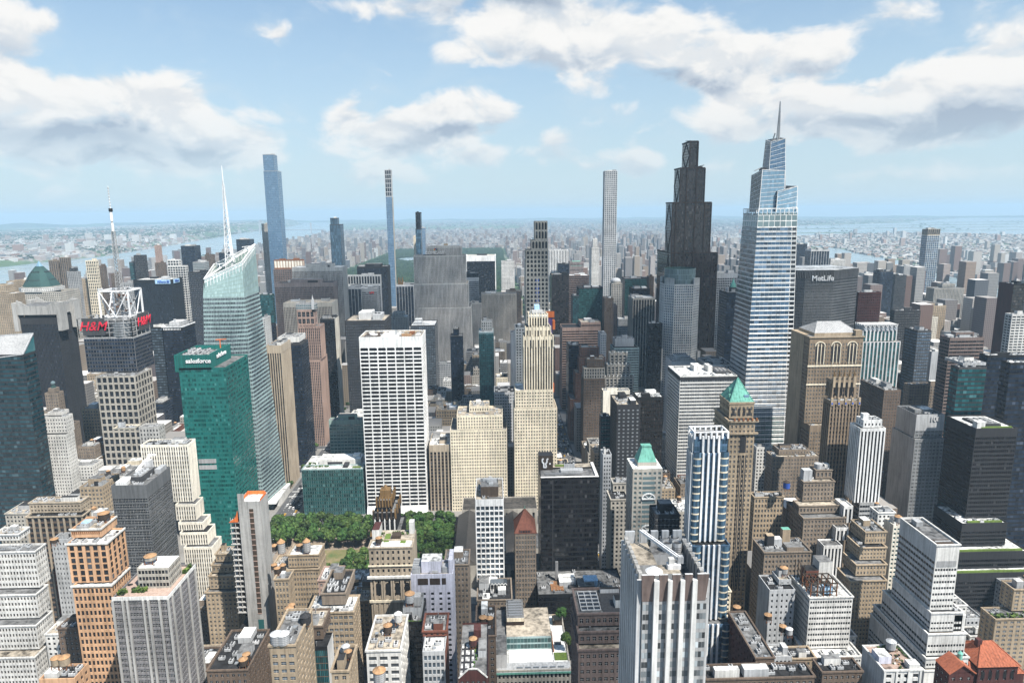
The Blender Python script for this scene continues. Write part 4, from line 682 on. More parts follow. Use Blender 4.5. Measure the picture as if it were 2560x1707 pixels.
@special
def sp_conde(root, off, d, T, g, wins):
    u0, u1, v0 = -445.0, -388.5, 735.0; t = T[0]; v1 = t['v1']; z = t['z1']
    def crown(h):
        h.box(u0+4, u1-5, v0+5, v1-5, z, z+17, 'dkgrey', top='r:greyroof')
        for x in np.linspace(u0, u1, 8):
            h.bar((x, v0, z), (x, v0, z+20), .35, 'grey'); h.bar((x, v0, z+20), (x, v0+5, z+20), .3, 'grey')
        for y in np.linspace(v0, v1, 5): h.bar((u1, y, z), (u1, y, z+21), .35, 'grey'); h.bar((u0, y, z), (u0, y, z+20), .35, 'grey')
        for zz in (z+5, z+10, z+15, z+20): h.bar((u0, v0, zz), (u1, v0, zz), .3, 'grey'); h.bar((u1, v0, zz), (u1, v1, zz), .3, 'grey'); h.bar((u0, v0, zz), (u0, v1, zz), .3, 'grey')
        for i in range(14): x, y = RNG.uniform(u0+6, u1-8), RNG.uniform(v0+6, v1-8); h.box(x, x+RNG.uniform(1, 4), y, y+3, z+17, z+17+RNG.uniform(1, 5), RNG.choice(['steel', 'ltgrey', 'dkgrey']))
    simple(root, off, 'crown_frame', crown)
    def drum(h):
        for k in range(6): h.ring(-402.5, 746, z+.5+k*2.7, z+2.6+k*2.7, 12, 12, 28, 'm:steel', k == 5); h.ring(-402.5, 746, z+2.6+k*2.7, z+3.2+k*2.7, 11.6, 11.6, 28, 'dkgrey', False)
    simple(root, off, 'metal_drum', drum)
    p1 = simple(root, off, 'sign_panel', lambda h: h.box(-440, -416.5, v0-1.0, v0-.3, z+2, z+20.5, 'dkgrey', True))
    p2 = simple(root, off, 'sign_panel', lambda h: h.box(u1+.3, u1+1.0, v0+13, v0+36, z+4, z+23, 'dkgrey', True))
    text('sign_letters', 'H&M', 13.5, (-429.0, v0-1.3, z+11.6), 0, 'crimson', p1, off, .6, .3, .06)
    text('sign_letters', 'H&M', 13.5, (u1+1.3, v0+24, z+13.4), pi/2, 'crimson', p2, off, .6, .3, .06)
    a, b, c, e, zt, zb = -427.5, -396.5, 750.0, 778.0, 238.5, z+17
    def cube(h):
        P = [(a, c), (b, c), (b, e), (a, e)]
        for i in range(4):
            p, q = P[i], P[(i+1) % 4]; h.bar((*p, zb), (*p, zt), .75, 'whitepaint'); h.bar((*p, zt), (*q, zt), .75, 'whitepaint'); h.bar((*p, zb+3), (*q, zb+3), .5, 'whitepaint')
            m = ((p[0]+q[0])/2, (p[1]+q[1])/2); h.bar((*p, zt), (*m, zb+3), .4, 'whitepaint'); h.bar((*q, zt), (*m, zb+3), .4, 'whitepaint')
        for i in range(26):
            x, y, zz = RNG.uniform(a+4, b-4), RNG.uniform(c+4, e-4), RNG.uniform(zb+4, zt); h.box(x-.9, x+.9, y-.9, y+.9, zz, zz+RNG.uniform(1, 3), RNG.choice(['steel', 'whitepaint', 'dkgrey', 'rust']), True)
        for i in range(9): h.ring(RNG.uniform(a, b), RNG.uniform(c, e), zt, zt+2.6, .2, 1.6, 8, 'whitepaint')
    simple(root, off, 'truss_cube', cube)
    x, y = -412.0, 764.0
    def m(h):
        mast(h, x, y, zb, 302, 6.5, 2.6, 'grey', 24, .26)
        for k, (za, zz, key, r) in enumerate(((302, 311, 'whitepaint', 1.5), (311, 313, 'grey', 1.0), (313, 323, 'whitepaint', 1.4), (323, 326.5, 'black', 2.0), (326.5, 350, 'whitepaint', .35))): h.ring(x, y, za, zz, r, r, 10, key)
        for k in range(7): h.ring(x, y, 329+k*3, 330+k*3, .9, .9, 8, 'steel')
    simple(root, off, 'antenna_mast', m)
@special
def sp_whiterim(root, off, d, T, g, wins):
    t = T[0]; u0, u1, v0, v1, z = t['u0'], t['u1'], t['v0'], t['v1'], t['z1']
    def f(h):
        h.box(u0-1, u1+1, v0-1, v0-.3, z-1.2, z+.6, 'whitepaint', True); h.box(u1+.3, u1+1, v0-.3, v1, z-1.2, z+.6, 'whitepaint', True)
        h.box(u0+6, u1-6, v0+8, v1-8, z, z+5, 'ltgrey', top='r:whiteroof')
        for i in range(12): h.box(u0+1.2+i*2, u0+2.2+i*2, v0-.2, v0+.2, z-5, z-2, 'whitepaint')
    simple(root, off, 'roof_rim', f)
    simple(root, off, 'satellite_dish', lambda h: h.ring(u0+12, v0+12, z+5, z+8, .3, 2, 12, 'whitepaint'))
@special
def sp_allianz(root, off, d, T, g, wins):
    t = T[0]; u0, u1, v0, z = t['u0'], t['u1'], t['v0'], t['z1']
    p1 = simple(root, off, 'sign_panel', lambda h: h.box(-648.5, -619.8, v0-1.2, v0-.3, z-8.2, z-.6, 'skyblue', True))
    text('sign_letters', 'Allianz', 6.4, (-636, v0-1.5, z-4.4), 0, 'blue', p1, off, .4, 0, .12)
    simple(p1, off, 'sign_emblem', lambda h: [h.bar((-624+2.1*cos(i*pi/6), v0-1.5, z-4.4+2.1*sin(i*pi/6)), (-624+2.1*cos((i+1)*pi/6), v0-1.5, z-4.4+2.1*sin((i+1)*pi/6)), .3, 'blue') for i in range(12)]+[h.bar((-624+x, v0-1.5, z-5.6), (-624+x, v0-1.5, z-3.2), .3, 'blue') for x in (-.8, 0, .8)])
    p2 = simple(root, off, 'sign_panel', lambda h: h.box(u1+.3, u1+1.2, v0+8, v0+32, z-8.2, z-.6, 'skyblue', True))
    text('sign_letters', 'Allianz', 6.4, (u1+1.5, v0+20, z-4.4), pi/2, 'blue', p2, off, .4, 0, .12)
@special
def sp_boa(root, off, d, T, g, wins):
    A = [(-302.5, 700, 0), (-250.5, 700, 0), (-243.5, 757, 0), (-302.5, 757, 0)]
    M = [(-296, 702, 236), (-255.6, 705.5, 236), (-257.2, 755, 236), (-303, 755, 236)]
    Tp = [(-293.7, 702.5, 254.5), (-255.4, 706, 271.5), (-257.6, 755, 287), (-303.1, 755, 266)]
    B1 = [(-303.5, 701, 120), (-253.2, 702.5, 120), (-251.5, 756.5, 120), (-303.5, 757, 120)]
    for i in range(4):
        j = (i+1) % 4; nb = 26 if i % 2 == 0 else 28
        skin(g, wins, A[i], A[j], B1[j], B1[i], nb, 28, .8, .5, 'grey', 'paleteal'); skin(g, wins, B1[i], B1[j], M[j], M[i], nb, 27, .8, .5, 'grey', 'paleteal')
    h = G(); w2 = []
    for i in range(4):
        j = (i+1) % 4; skin(h, w2, M[i], M[j], Tp[j], Tp[i], 24, 8, .86, .86, 'crystal', 'greenlite')
    for w in w2: h.quads(w['q'], w['key'])
    h.obj('glass_screen_wall', root, off)
    h = G(); h.quads([[(p[0], p[1], 238) for p in M]], 'r:greyroof')
    for i in range(16): x, y = RNG.uniform(-290, -262), RNG.uniform(710, 748); h.box(x, x+4, y, y+4, 238, 238+RNG.uniform(2, 8), RNG.choice(['steel', 'whitepaint', 'ltgrey']))
    h.obj('roof', root, off)
    def rail(h):
        for (p, q, n) in ((Tp[0], Tp[1], 12), (Tp[1], Tp[2], 10), (Tp[0], Tp[3], 10), (Tp[3], Tp[2], 12)):
            p, q = Vector(p), Vector(q); h.bar(p, q, .45, 'whitepaint'); h.bar(p-Vector((0, 0, 3.5)), q-Vector((0, 0, 3.5)), .3, 'whitepaint')
            for k in range(n): a = p.lerp(q, k/n); b = p.lerp(q, (k+1)/n); h.bar(a-Vector((0, 0, 3.5)), b, .2, 'whitepaint'); h.bar(a, a-Vector((0, 0, 9)), .25, 'whitepaint')
        h.bar(Tp[0], Tp[2], .6, 'whitepaint')
        for k in (.3, .55, .8):
            a = Vector(Tp[0]).lerp(Vector(Tp[2]), k); h.bar(a, a+Vector((0, 0, 4)), .3, 'whitepaint'); h.bar(a+Vector((-3, 0, 4)), a+Vector((5, 0, 5)), .4, 'whitepaint')
    simple(root, off, 'crown_railing', rail)
    simple(root, off, 'lattice_spire', lambda h: (mast(h, -278.5, 735, 238, 322, 8.5, 3.0, 'whitepaint', 15, .3), mast(h, -278.5, 735, 322, 350, 3.0, 1.3, 'whitepaint', 7, .22), h.ring(-278.5, 735, 350, 368, .7, .3, 6, 'whitepaint')))
    simple(root, off, 'base_canopy', lambda h: (h.box(-250, -240, 706, 760, 9, 11, 'whitepaint', True, 'r:whiteroof'), h.box(-243.5, -240.3, 720, 758, 0.3, 9, 'offwhite')))
@special
def sp_sales(root, off, d, T, g, wins):
    u0, u1, v0, v1 = -289.0, -256.5, 612.0, 660.0; z0, z1 = 180.0, 194.5
    def box(h):
        h.box(u0, u1, v0, v0+1, z0-1, z1, 'salesgreen'); h.box(u1-1, u1, v0+1, v1, z0-1, z1+1, 'salesgreen'); h.box(u0, u0+1, v0+1, v1, z0-1, z1, 'salesgreen'); h.box(u0+1, u1-1, v1-1, v1, z0-1, z1, 'salesgreen')
        h.quads([[(u0+1, v0+1, z1-4), (u1-1, v0+1, z1-4), (u1-1, v1-1, z1-4), (u0+1, v1-1, z1-4)]], 'r:greyroof')
        for x in np.linspace(u0+2, u1-2, 16): h.box(x-.08, x+.08, v0-.12, v0, z0, z1, 'charcoal')
    sw = simple(root, off, 'screen_wall', box)
    for i in range(22):
        o = bpy.data.objects.new('air_conditioner', ac_mesh(i)); o.location = Vector((u0+4+(i % 6)*4.6+RNG.uniform(-.8, .8), v0+6+(i//6)*9+RNG.uniform(-2, 2), z1-4))-off; o.scale = (1.3, 1.3, RNG.uniform(1.5, 3)); o.parent = root; C.objects.link(o)
    simple(root, off, 'roof_crane', lambda h: (h.bar((-262, 650, z1-3), (-262, 650, z1+7), .4, 'orangenet'), h.bar((-266, 650, z1+7), (-256, 650, z1+7.5), .4, 'orangenet')))
    text('sign_letters', 'salesforce', 5.6, (-267.5, v0-.5, 189.0), 0, 'whitepaint', sw, off, .5, 0, .10)
    text('sign_letters', 'salesforce', 5.6, (u1+.5, v0+24, 190.5), pi/2, 'whitepaint', sw, off, .5, 0, .10)
    simple(root, off, 'louvre_panel', lambda h: (h.box(-276, -260, T[0]['v0']-.5, T[0]['v0']-.1, 92, 96, 'grey', True), h.box(-276, -260, T[0]['v0']-.5, T[0]['v0']-.1, 86, 90, 'grey', True)))
@special
def sp_fin(root, off, d, T, g, wins):
    t = T[1]; z = T[0]['z1']
    simple(root, off, 'spire_fin', lambda h: (h.box(t['u1']-3.4, t['u1'], t['v0'], t['v0']+3, z-12, z+5, 'ltgrey'), h.ring(t['u1']-1.7, t['v0']+1.5, z+5, z+12, 1.4, .1, 4, 'ltgrey')))
    def bay(h):
        for i in range(7): x = T[2]['u0']+2+i*(T[2]['u1']-T[2]['u0']-4)/6; h.box(x-.6, x+.6, T[2]['v0']-.5, T[2]['v0']+.4, T[2]['z1']-2, T[2]['z1']+4, 'pink')
    simple(root, off, 'pinnacles', bay)
@special
def sp_mech(root, off, d, T, g, wins):
    t = T[0]; u0, u1, v0, v1, z = t['u0'], t['u1'], t['v0'], t['v1'], t['z1']; w = u1-u0; q = v1-v0
    simple(root, off, 'penthouse', lambda h: (h.box(u0+w*.25, u1-w*.22, v0+q*.3, v1-q*.2, z-1, z+5, STY[t['st']]['wall'], top='r:greyroof'), h.box(u0+w*.55, u1-w*.28, v0+q*.22, v0+q*.28, z-1, z+3, 'charcoal')))
@special
def sp_mech2(root, off, d, T, g, wins):
    t = T[0]; u0, u1, v0, v1, z = t['u0'], t['u1'], t['v0'], t['v1'], t['z1']; w = u1-u0
    simple(root, off, 'penthouse', lambda h: h.box(u0+w*.3, u0+w*.62, v0+14, v1-14, z-1, z+9, 'ltgrey', top='r:whiteroof'))
    simple(root, off, 'cooling_tower', lambda h: (h.box(u0+w*.66, u1-w*.12, v0+12, v1-18, z-1, z+6, 'steel'), [h.ring(u0+w*.72+k*4.5, v0+22, z+6, z+7.5, 1.9, 1.9, 12, 'dkgrey') for k in range(2)]))
@special
def sp_redsign(root, off, d, T, g, wins):
    t = T[0]; u0, u1, v0, z = t['u0'], t['u1'], t['v0'], t['z1']; w = u1-u0
    text('sign_letters', 'UBS', 5.2, (u0+w*.64, v0-.4, z-9), 0, 'red', root, off, .4, 0, .2)
    simple(root, off, 'sign_emblem', lambda h: [h.bar((u0+w*.32, v0-.4, z-9), (u0+w*.32+2*cos(a), v0-.4, z-9+2*sin(a)), .22, 'ltgrey') for a in np.linspace(0, 2*pi, 7)[:-1]])
@special
def sp_goldcrown(root, off, d, T, g, wins):
    t = T[0]; cx, cyy, z = t['u0']+9, t['v0']+12, t['z1']
    def f(h):
        h.box(cx-5, cx+5, cyy-5, cyy+5, z-1, z+4, 'gold')
        for a, b in ((-4, -4), (4, -4), (4, 4), (-4, 4), (0, -4), (4, 0)): h.ring(cx+a, cyy+b, z+4, z+15, 1.6, .4, 6, 'gold')
    simple(root, off, 'gold_crown', f)
@special
def sp_rock(root, off, d, T, g, wins):
    t = T[0]; z = T[1]['z1']
    def f(h):
        h.box(-127, -86, 1258.6, 1259.2, z+1, z+2, 'dkgrey', True)
        for x in np.linspace(-125, -88, 12): h.bar((x, 1259, z-1), (x, 1259, z+2), .25, 'dkgrey')
    sf = simple(root, off, 'sign_frame', f)
    text('sign_letters', 'COMCAST', 7.4, (-106.5, 1258.6, z+4.6), 0, 'ltgrey', sf, off, .6, 0, .12)
    def pea(h):
        cx, cz, y = -105, z+9.5, t['v0']-.4
        for k, key in enumerate(('yellow', 'orangenet', 'crimson', 'purple', 'blue', 'grassgreen')):
            a = pi*(.95-.9*k/5); c = (cx+2.3*cos(a), y, cz+2.3*sin(a)); P = [(c[0]+1.15*cos(q), y, c[2]+1.15*sin(q)) for q in np.linspace(0, 2*pi, 11)]
            h.tris([[P[i], P[i+1], c] for i in range(10)], key)
    simple(root, off, 'fan_emblem', pea)
    simple(root, off, 'penthouse', lambda h: (h.box(-90, -83, 1270, 1278, t['z1'], t['z1']+5, 'tan'), h.box(-116, -66, 1268, 1280, t['z1'], t['z1']+1.6, 'rock')))
@special
def sp_solow(root, off, d, T, g, wins):
    t = T[0]; u0, u1, v0, v1, z = t['u0'], t['u1'], t['v0'], t['v1'], t['z1']
    simple(root, off, 'white_frame', lambda h: (h.box(u0-2.4, u0, v0-1, v1, 0, z+.6, 'white'), h.box(u1, u1+2.4, v0-1, v1, 0, z+.6, 'white')))
    simple(root, off, 'penthouse', lambda h: h.box(u0+28, u1-22, v0+12, v1-12, z-1, z+2.5, 'charcoal'))
@special
def sp_arched(root, off, d, T, g, wins):
    t = T[-1]; u0, u1, v0 = t['u0'], t['u1'], t['v0']
    def f(h):   # curved heads over every opening
        for t2 in T:
            W = t2['u1']-t2['u0']; st = STY[t2['st']]; nb = max(1, round((W-.7)/st['bay'])); bw = (W-.7)/nb; zt = t2['z1']-st['top']; nf = max(1, round((zt-t2['z0'])/st['fh'])); fh = (zt-t2['z0'])/nf
            for i in range(nb):
                xc = t2['u0']+.35+bw*(i+.5)
                for k in range(nf):
                    zb = t2['z0']+fh*(k+.5*(1-st['hf'])+.08)+fh*st['hf']
                    for sx in (-1, 1): h.tris([[(xc+sx*bw*.33, t2['v0']-.02, zb), (xc+sx*bw*.33, t2['v0']-.02, zb-1.1), (xc+sx*bw*.10, t2['v0']-.02, zb)]], 'lime')
    simple(root, off, 'arch_head', f)
    simple(root, off, 'blue_membrane', lambda h: [h.box(u0+11.3, u0+14.8, v0+.15, v0+.3, z, z+5.6, 'blue', True) for z in np.arange(188, 245, 7.2)])
    def hoist(h):
        a, b = u1-7.5, u1+4; y0, y1 = v0-3.2, v0-.3
        h.box(a+6.4, b, y0, y1, 60, 206, 'purple', True)
        for x in (a, a+3, a+6): h.bar((x, y0, 60), (x, y0, 204), .18, 'ltgrey')
        for z in np.arange(62, 204, 4): h.bar((a, y0, z), (a+6, y0, z), .16, 'ltgrey'); h.box(a, a+6, y0, y1, z, z+.2, 'ltgrey', True)
    simple(root, off, 'construction_hoist', hoist)
    for q in ((u1-8.5, u1+6, v0-4, v0-3.4, 200, 207, 'orangenet'), (u1+4.2, u1+7, v0-4, v0+8, 186, 196, 'orangenet'), (u1-9, u1-3, v0-3.9, v0-3.4, 136, 141, 'orangenet'), (u1+1, u1+6, v0-4, v0+3, 112, 122, 'orangenet'), (u0, u0+11, v0-.6, v0-.1, 183, 187, 'charcoal'), (u0+15, u0+20, v0-.6, v0-.2, 181, 184, 'black')): simple(root, off, 'safety_net', lambda h: h.box(*q, True))
@special
def sp_greenroof(root, off, d, T, g, wins):
    t = T[0]; u0, u1, v0, v1, z = t['u0'], t['u1'], t['v0'], t['v1'], t['z1']
    simple(root, off, 'sloping_roof', lambda h: h.quads([[(u0+4, v0-.3, z-11), (u1-4, v0-.3, z-11), (u1-7, v0+9, z+1), (u0+7, v0+9, z+1)]], 'copper'))
@special
def sp_dome(root, off, d, T, g, wins):
    t = T[0]; cx, cyy, z = (t['u0']+t['u1'])/2, (t['v0']+t['v1'])/2, t['z1']; r = (t['u1']-t['u0'])/2-1
    def f(h):
        h.ring(cx, cyy, z-1, z+4, r, r, 16, 'lime')
        for i in range(5): h.ring(cx, cyy, z+4+r*.7*sin(i*pi/10), z+4+r*.7*sin((i+1)*pi/10), r*cos(i*pi/10), max(.05, r*cos((i+1)*pi/10)), 16, 'ltgrey', False)
    simple(root, off, 'dome', f)
@special
def sp_scallop(root, off, d, T, g, wins):
    def f(h):
        for t in T:
            W = t['u1']-t['u0']; n = max(4, round(W/5.2))
            for i in range(n+1):
                x = t['u0']+W*i/n; h.box(x-.9, x+.9, t['v0']-.5, t['v0']+1.2, t['z1']-9, t['z1']+2.2, 'lime'); h.ring(x, t['v0']+.3, t['z1']+2.2, t['z1']+3.6, 1.0, .2, 6, 'offwhite')
            for k in range(3): y = t['v0']+(t['v1']-t['v0'])*k/3; h.box(t['u0']-.4, t['u0']+.8, y-.9, y+.9, t['z1']-9, t['z1']+2.2, 'lime')
    simple(root, off, 'scalloped_crown', f)
@special
def sp_jpm(root, off, d, T, g, wins):
    def f(h):
        for t in T:
            for x in np.arange(round(t['u0']/15.2)*15.2, t['u1']+.1, 15.2):
                if t['u0']-.2 <= x <= t['u1']+.2: h.box(x-.8, x+.8, t['v0']-.9, t['v0']-.1, t['z0'], t['z1'], 'bronze')
            h.box(t['u0']-.3, t['u1']+.3, t['v0']-.8, t['v0']+.3, t['z1']-1, t['z1']+1.2, 'bronze'); h.box(t['u0']-.9, t['u0']+.2, t['v0']+.3, t['v1'], t['z1']-1, t['z1']+1.2, 'bronze')
            h.box(t['u0']-1, t['u0']+.4, t['v0']-1, t['v0']+.4, t['z0'], t['z1'], 'bronze'); h.box(t['u1']-.4, t['u1']+1, t['v0']-1, t['v0']+.4, t['z0'], t['z1'], 'bronze')
    simple(root, off, 'bronze_fins', f)
    for t in T[:3]+T[3:]:
        def br(h):
            x = t['u0']-.25; z0, z1 = max(t['z0'], 100), t['z1']; ya, yb = t['v0']+2, min(t['v1']-2, t['v0']+40); ym = (ya+yb)/2; zm = (z0+z1)/2
            for p, q in (((ym, z1-2), (ya, zm)), ((ya, zm), (ym, z0+1)), ((ym, z1-2), (yb, zm)), ((yb, zm), (ym, z0+1))): h.bar((x, p[0], p[1]), (x, q[0], q[1]), .5, 'bronze')
        simple(root, off, 'diamond_brace', br)
    z = T[0]['z1']
    simple(root, off, 'roof_crane', lambda h: (h.box(T[0]['u0']+1, T[0]['u0']+4, 1100, 1110, z, z+2.4, 'charcoal'), h.bar((T[0]['u0']-4, 1102, z+1.6), (T[0]['u0']+4, 1102, z+2.2), .5, 'charcoal'), h.box(T[1]['u1']-9, T[1]['u1']-2, 1096, 1100, T[1]['z1'], T[1]['z1']+3, 'charcoal'), h.bar((T[1]['u1']-8, 1098, T[1]['z1']+3), (T[1]['u1']+1, 1098, T[1]['z1']+5), .5, 'charcoal')))
    simple(root, off, 'construction_hoist', lambda h: (h.bar((T[0]['u0']-9, 1094, 330), (T[0]['u0']-9, 1094, 366), .35, 'grey'), h.bar((T[0]['u0']-5, 1094, 330), (T[0]['u0']-5, 1094, 362), .4, 'grey'), [h.box(T[0]['u0']-6.5, T[0]['u0']-2, 1093, 1096, zz, zz+3, 'dkgrey') for zz in (332, 341, 350, 358)]))
@special
def sp_octag(root, off, d, T, g, wins):
    cx, cyy, a, cut = 283.0, 1033.0, 26.5, 12.0; st = STY['octag']; pts = octagon(cx, cyy, a, cut)
    for i in range(8):
        p, q = pts[i], pts[(i+1) % 8]; L = math.hypot(q[0]-p[0], q[1]-p[1]); ax = ((q[0]-p[0])/L, (q[1]-p[1])/L)
        facade(g, st, p, ax, L, 0, 211 if i % 2 == 0 else 219.5, wins)
        if i % 2: n = (ax[1], -ax[0]); m = ((p[0]+q[0])/2-n[0]*3, (p[1]+q[1])/2-n[1]*3); g.prism([p, q, (m[0]+ax[0]*6, m[1]+ax[1]*6), (m[0]-ax[0]*6, m[1]-ax[1]*6)], 211, 219.4, 'offwhite')
    for (x0, x1, z) in ((cx-38, cx-26.6, 112), (cx+26.6, cx+31, 108), (cx-43, cx-38, 88)): g.box(x0, x1, cyy-18, cyy+22, 0, z, 'offwhite', top='r:greyroof')
    h = G(); h.prism(pts, 208, 209, 'offwhite', 'r:greyroof'); h.obj('roof', root, off)
    def crown(h):
        h.ring(cx, cyy, 208, 233, 23.4, 23.4, 64, 'greenlite', False); h.ring(cx, cyy, 233, 208, 22.9, 22.9, 64, 'patina', False); 
        n = 56
        for k in range(n):
            a0, a1 = 2*pi*(k+.06)/n, 2*pi*(k+.94)/n; r = 23.55
            h.quads([[(cx+r*cos(a0), cyy+r*sin(a0), zz), (cx+r*cos(a1), cyy+r*sin(a1), zz), (cx+r*cos(a1), cyy+r*sin(a1), zz+7.4), (cx+r*cos(a0), cyy+r*sin(a0), zz+7.4)] for zz in (209, 217, 225)], 'g:pale')
    simple(root, off, 'glass_crown', crown)
@special
def sp_copper(root, off, d, T, g, wins):
    t = T[0]
    simple(root, off, 'copper_spire', lambda h: (h.box(t['u1']-9, t['u1']-1, t['v0']+6, t['v0']+14, t['z1']-1, t['z1']+6, 'charcoal'), h.ring(t['u1']-5, t['v0']+10, t['z1']+6, t['z1']+11, 4.4, 3.2, 8, 'copper'), h.ring(t['u1']-5, t['v0']+10, t['z1']+11, t['z1']+17, 2.4, .3, 8, 'copper')))
@special
def sp_vand(root, off, d, T, g, wins):
    def P(z):
        s = z/301.0; return [(262.6+8.9*s, 699+6*s, z), (320.4-7.6*s, 699+6*s, z), (320.4-7.6*s, 756-7*s, z), (262.6+9.2*s, 756-7*s, z)]
    zs = [0, 100, 200, 301]
    for za, zb, nf in ((0, 100, 20), (100, 200, 21), (200, 301, 21)):
        a, b = P(za), P(zb)
        for i in range(4):
            j = (i+1) % 4; bl, br, tr, tl = [np.array(v) for v in (a[i], a[j], b[j], b[i])]
            gl = 'blue' if za >= 100 else 'green'
            if i == 0:
                m = lambda p, q: p+(q-p)*.87
                skin(g, wins, bl, m(bl, br), m(tl, tr), tl, 9, nf, .97, .62, gl, 'white'); skin(g, wins, m(bl, br), br, tr, m(tl, tr), 1, nf, .82, .62, 'dark', 'white')
            else: skin(g, wins, bl, br, tr, tl, 9, nf, .97, .66, 'grey' if i == 3 else gl, 'cement' if i == 3 else 'white')  # west face: its shade put into greyer glass and wall colour
    def bands(h):   # thin proud white sill line at every storey
        for z in np.arange(4.9, 301, 4.87):
            a = P(z)
            for i in (0, 3): h.bar(np.array(a[i])+(0, -.2, 0), np.array(a[(i+1) % 4])+(0, -.2, 0), .22, 'white')
    simple(root, off, 'storey_band', bands)
    a, b = P(301), P(313); h = G(); w2 = []
    for i in range(4):
        j = (i+1) % 4; skin(h, w2, a[i], a[j], b[j], b[i], 7, 2, .90, .84, 'pale', 'white')
    for w in w2: h.quads(w['q'], w['key'])
    h.obj('observation_floor', root, off)
    c = P(319.5); h = G(); h.quads([P(313)], 'r:greyroof')
    for i in range(4):
        j = (i+1) % 4; p, q, r, s = Vector(b[i]), Vector(b[j]), Vector(c[i]), Vector(c[j]); h.bar(r, s, .35, 'white')
        for k in range(9): h.bar(p.lerp(q, k/9), r.lerp(s, k/9), .25, 'white')
        n = 8; h.quads([[p.lerp(q, k/n+.01), p.lerp(q, (k+1)/n-.01), p.lerp(q, (k+1)/n-.01)+Vector((0, 0, 2)), p.lerp(q, k/n+.01)+Vector((0, 0, 2))] for k in range(n)], 'g:pale')
    h.obj('open_terrace', root, off)
    def crown(name, lo, hi, nb, nf, key, diag):
        h = G(); w2 = []
        for i in range(4):
            j = (i+1) % 4; skin(h, w2, lo[i], lo[j], hi[j], hi[i], nb, nf, .96, .93, key if i != 3 else 'grey', 'cement')  # west panes greyer, shade set by glass colour
        for w in w2: h.quads(w['q'], w['key'])
        h.quads([[(*p[:2], p[2]-3) for p in hi]], 'r:greyroof'); h.obj(name, root, off)
        h = G()
        for i in (0, 3, 1):
            j = (i+1) % 4; l0, l1, h0, h1 = Vector(lo[i]), Vector(lo[j]), Vector(hi[i]), Vector(hi[j]); n = max(3, int((h0-l0).length/4))
            for k in range(1, n+1): h.bar(l0.lerp(h0, (k-.45 if diag else k)/n), l1.lerp(h1, k/n), .2, 'white')
            h.bar(h0, h1, .3, 'white'); h.bar(l0, h0, .25, 'white')
        h.obj('crown_band', root, off)
    crown('glass_crown', [(291.6, 708, 316), (312.6, 708, 316), (312.4, 736, 316), (291.6, 736, 316)], [(291.9, 708.5, 337), (312.1, 708.5, 341.5), (311.8, 735, 343), (291.9, 735, 338)], 10, 6, 'ltblue', True)
    crown('glass_crown', [(274.6, 711, 316), (300, 711, 316), (300, 737, 316), (274.2, 737, 316)], [(276.3, 712, 358.5), (299.6, 712, 357.5), (299.6, 736, 354), (274.4, 736, 354)], 11, 10, 'ltblue', True)
    crown('glass_crown', [(286.2, 720, 340), (304.6, 720, 340), (304.6, 742, 340), (286.6, 742, 340)], [(287.4, 722, 387), (302, 722, 390), (302, 740, 393), (289, 740, 390.5)], 9, 12, 'sky', True)
    simple(root, off, 'spire', lambda h: (mast(h, 299.0, 733, 384, 428, 3.0, .5, 'ltgrey', 22, .2), h.ring(299, 733, 384, 428, .9, .12, 4, 'ltgrey')))
    simple(root, off, 'roof_crane', lambda h: (h.bar((291, 730, 385), (293.6, 728, 396), .5, 'grey'), h.bar((294, 730, 386), (297, 728, 390), .5, 'grey'), h.bar((272, 722, 358), (279, 722, 361), .45, 'grey'), h.box(278, 283, 718, 726, 356, 361, 'dkgrey'), h.bar((302, 722, 339), (302, 722, 344), .3, 'grey'), h.bar((299, 722, 344), (305, 722, 344.6), .4, 'grey')))
@special
def sp_metlife(root, off, d, T, g, wins):
    pts = [(402.4, 872), (439.8, 872), (487.2, 902), (487.2, 924), (439.8, 953), (402.4, 953), (355, 924), (355, 902)]; z = 241.0; st = STY['metlife']
    for i in range(8):
        p, q = pts[i], pts[(i+1) % 8]; L = math.hypot(q[0]-p[0], q[1]-p[1]); ax = ((q[0]-p[0])/L, (q[1]-p[1])/L)
        facade(g, dict(st, top=1), p, ax, L, 0, 160, wins); facade(g, dict(st, top=1, hf=.9, span='black', wf=.8), p, ax, L, 160, 166, wins); facade(g, st, p, ax, L, 166, z, wins)
    h = G(); h.prism([(p[0]*1.0, p[1]) for p in pts], z-1, z+.3, 'concrete', 'r:whiteroof'); h.obj('roof', root, off)
    def top(h):
        for i in range(8):
            p, q = pts[i], pts[(i+1) % 8]; L = math.hypot(q[0]-p[0], q[1]-p[1]); ax = ((q[0]-p[0])/L, (q[1]-p[1])/L); n = (ax[1]*.35, -ax[0]*.35); a = (p[0]+n[0], p[1]+n[1]); b = (q[0]+n[0], q[1]+n[1])
            h.quads([[(*a, z-10), (*b, z-10), (*b, z-1.6), (*a, z-1.6)]], 'charcoal'); m = int(L/2)
            for k in range(m+1): s = k/m; h.bar((a[0]+(b[0]-a[0])*s, a[1]+(b[1]-a[1])*s, z-10), (a[0]+(b[0]-a[0])*s, a[1]+(b[1]-a[1])*s, z-1.6), .12, 'grey')
    tb = simple(root, off, 'top_band', top)
    simple(root, off, 'penthouse', lambda h: h.box(385, 462, 895, 930, z, z+2.2, 'ltgrey', top='r:whiteroof'))
    text('sign_letters', 'MetLife', 9.6, (424.8, 871.2, z-10.2), 0, 'whitepaint', tb, off, .6, 0, .16)
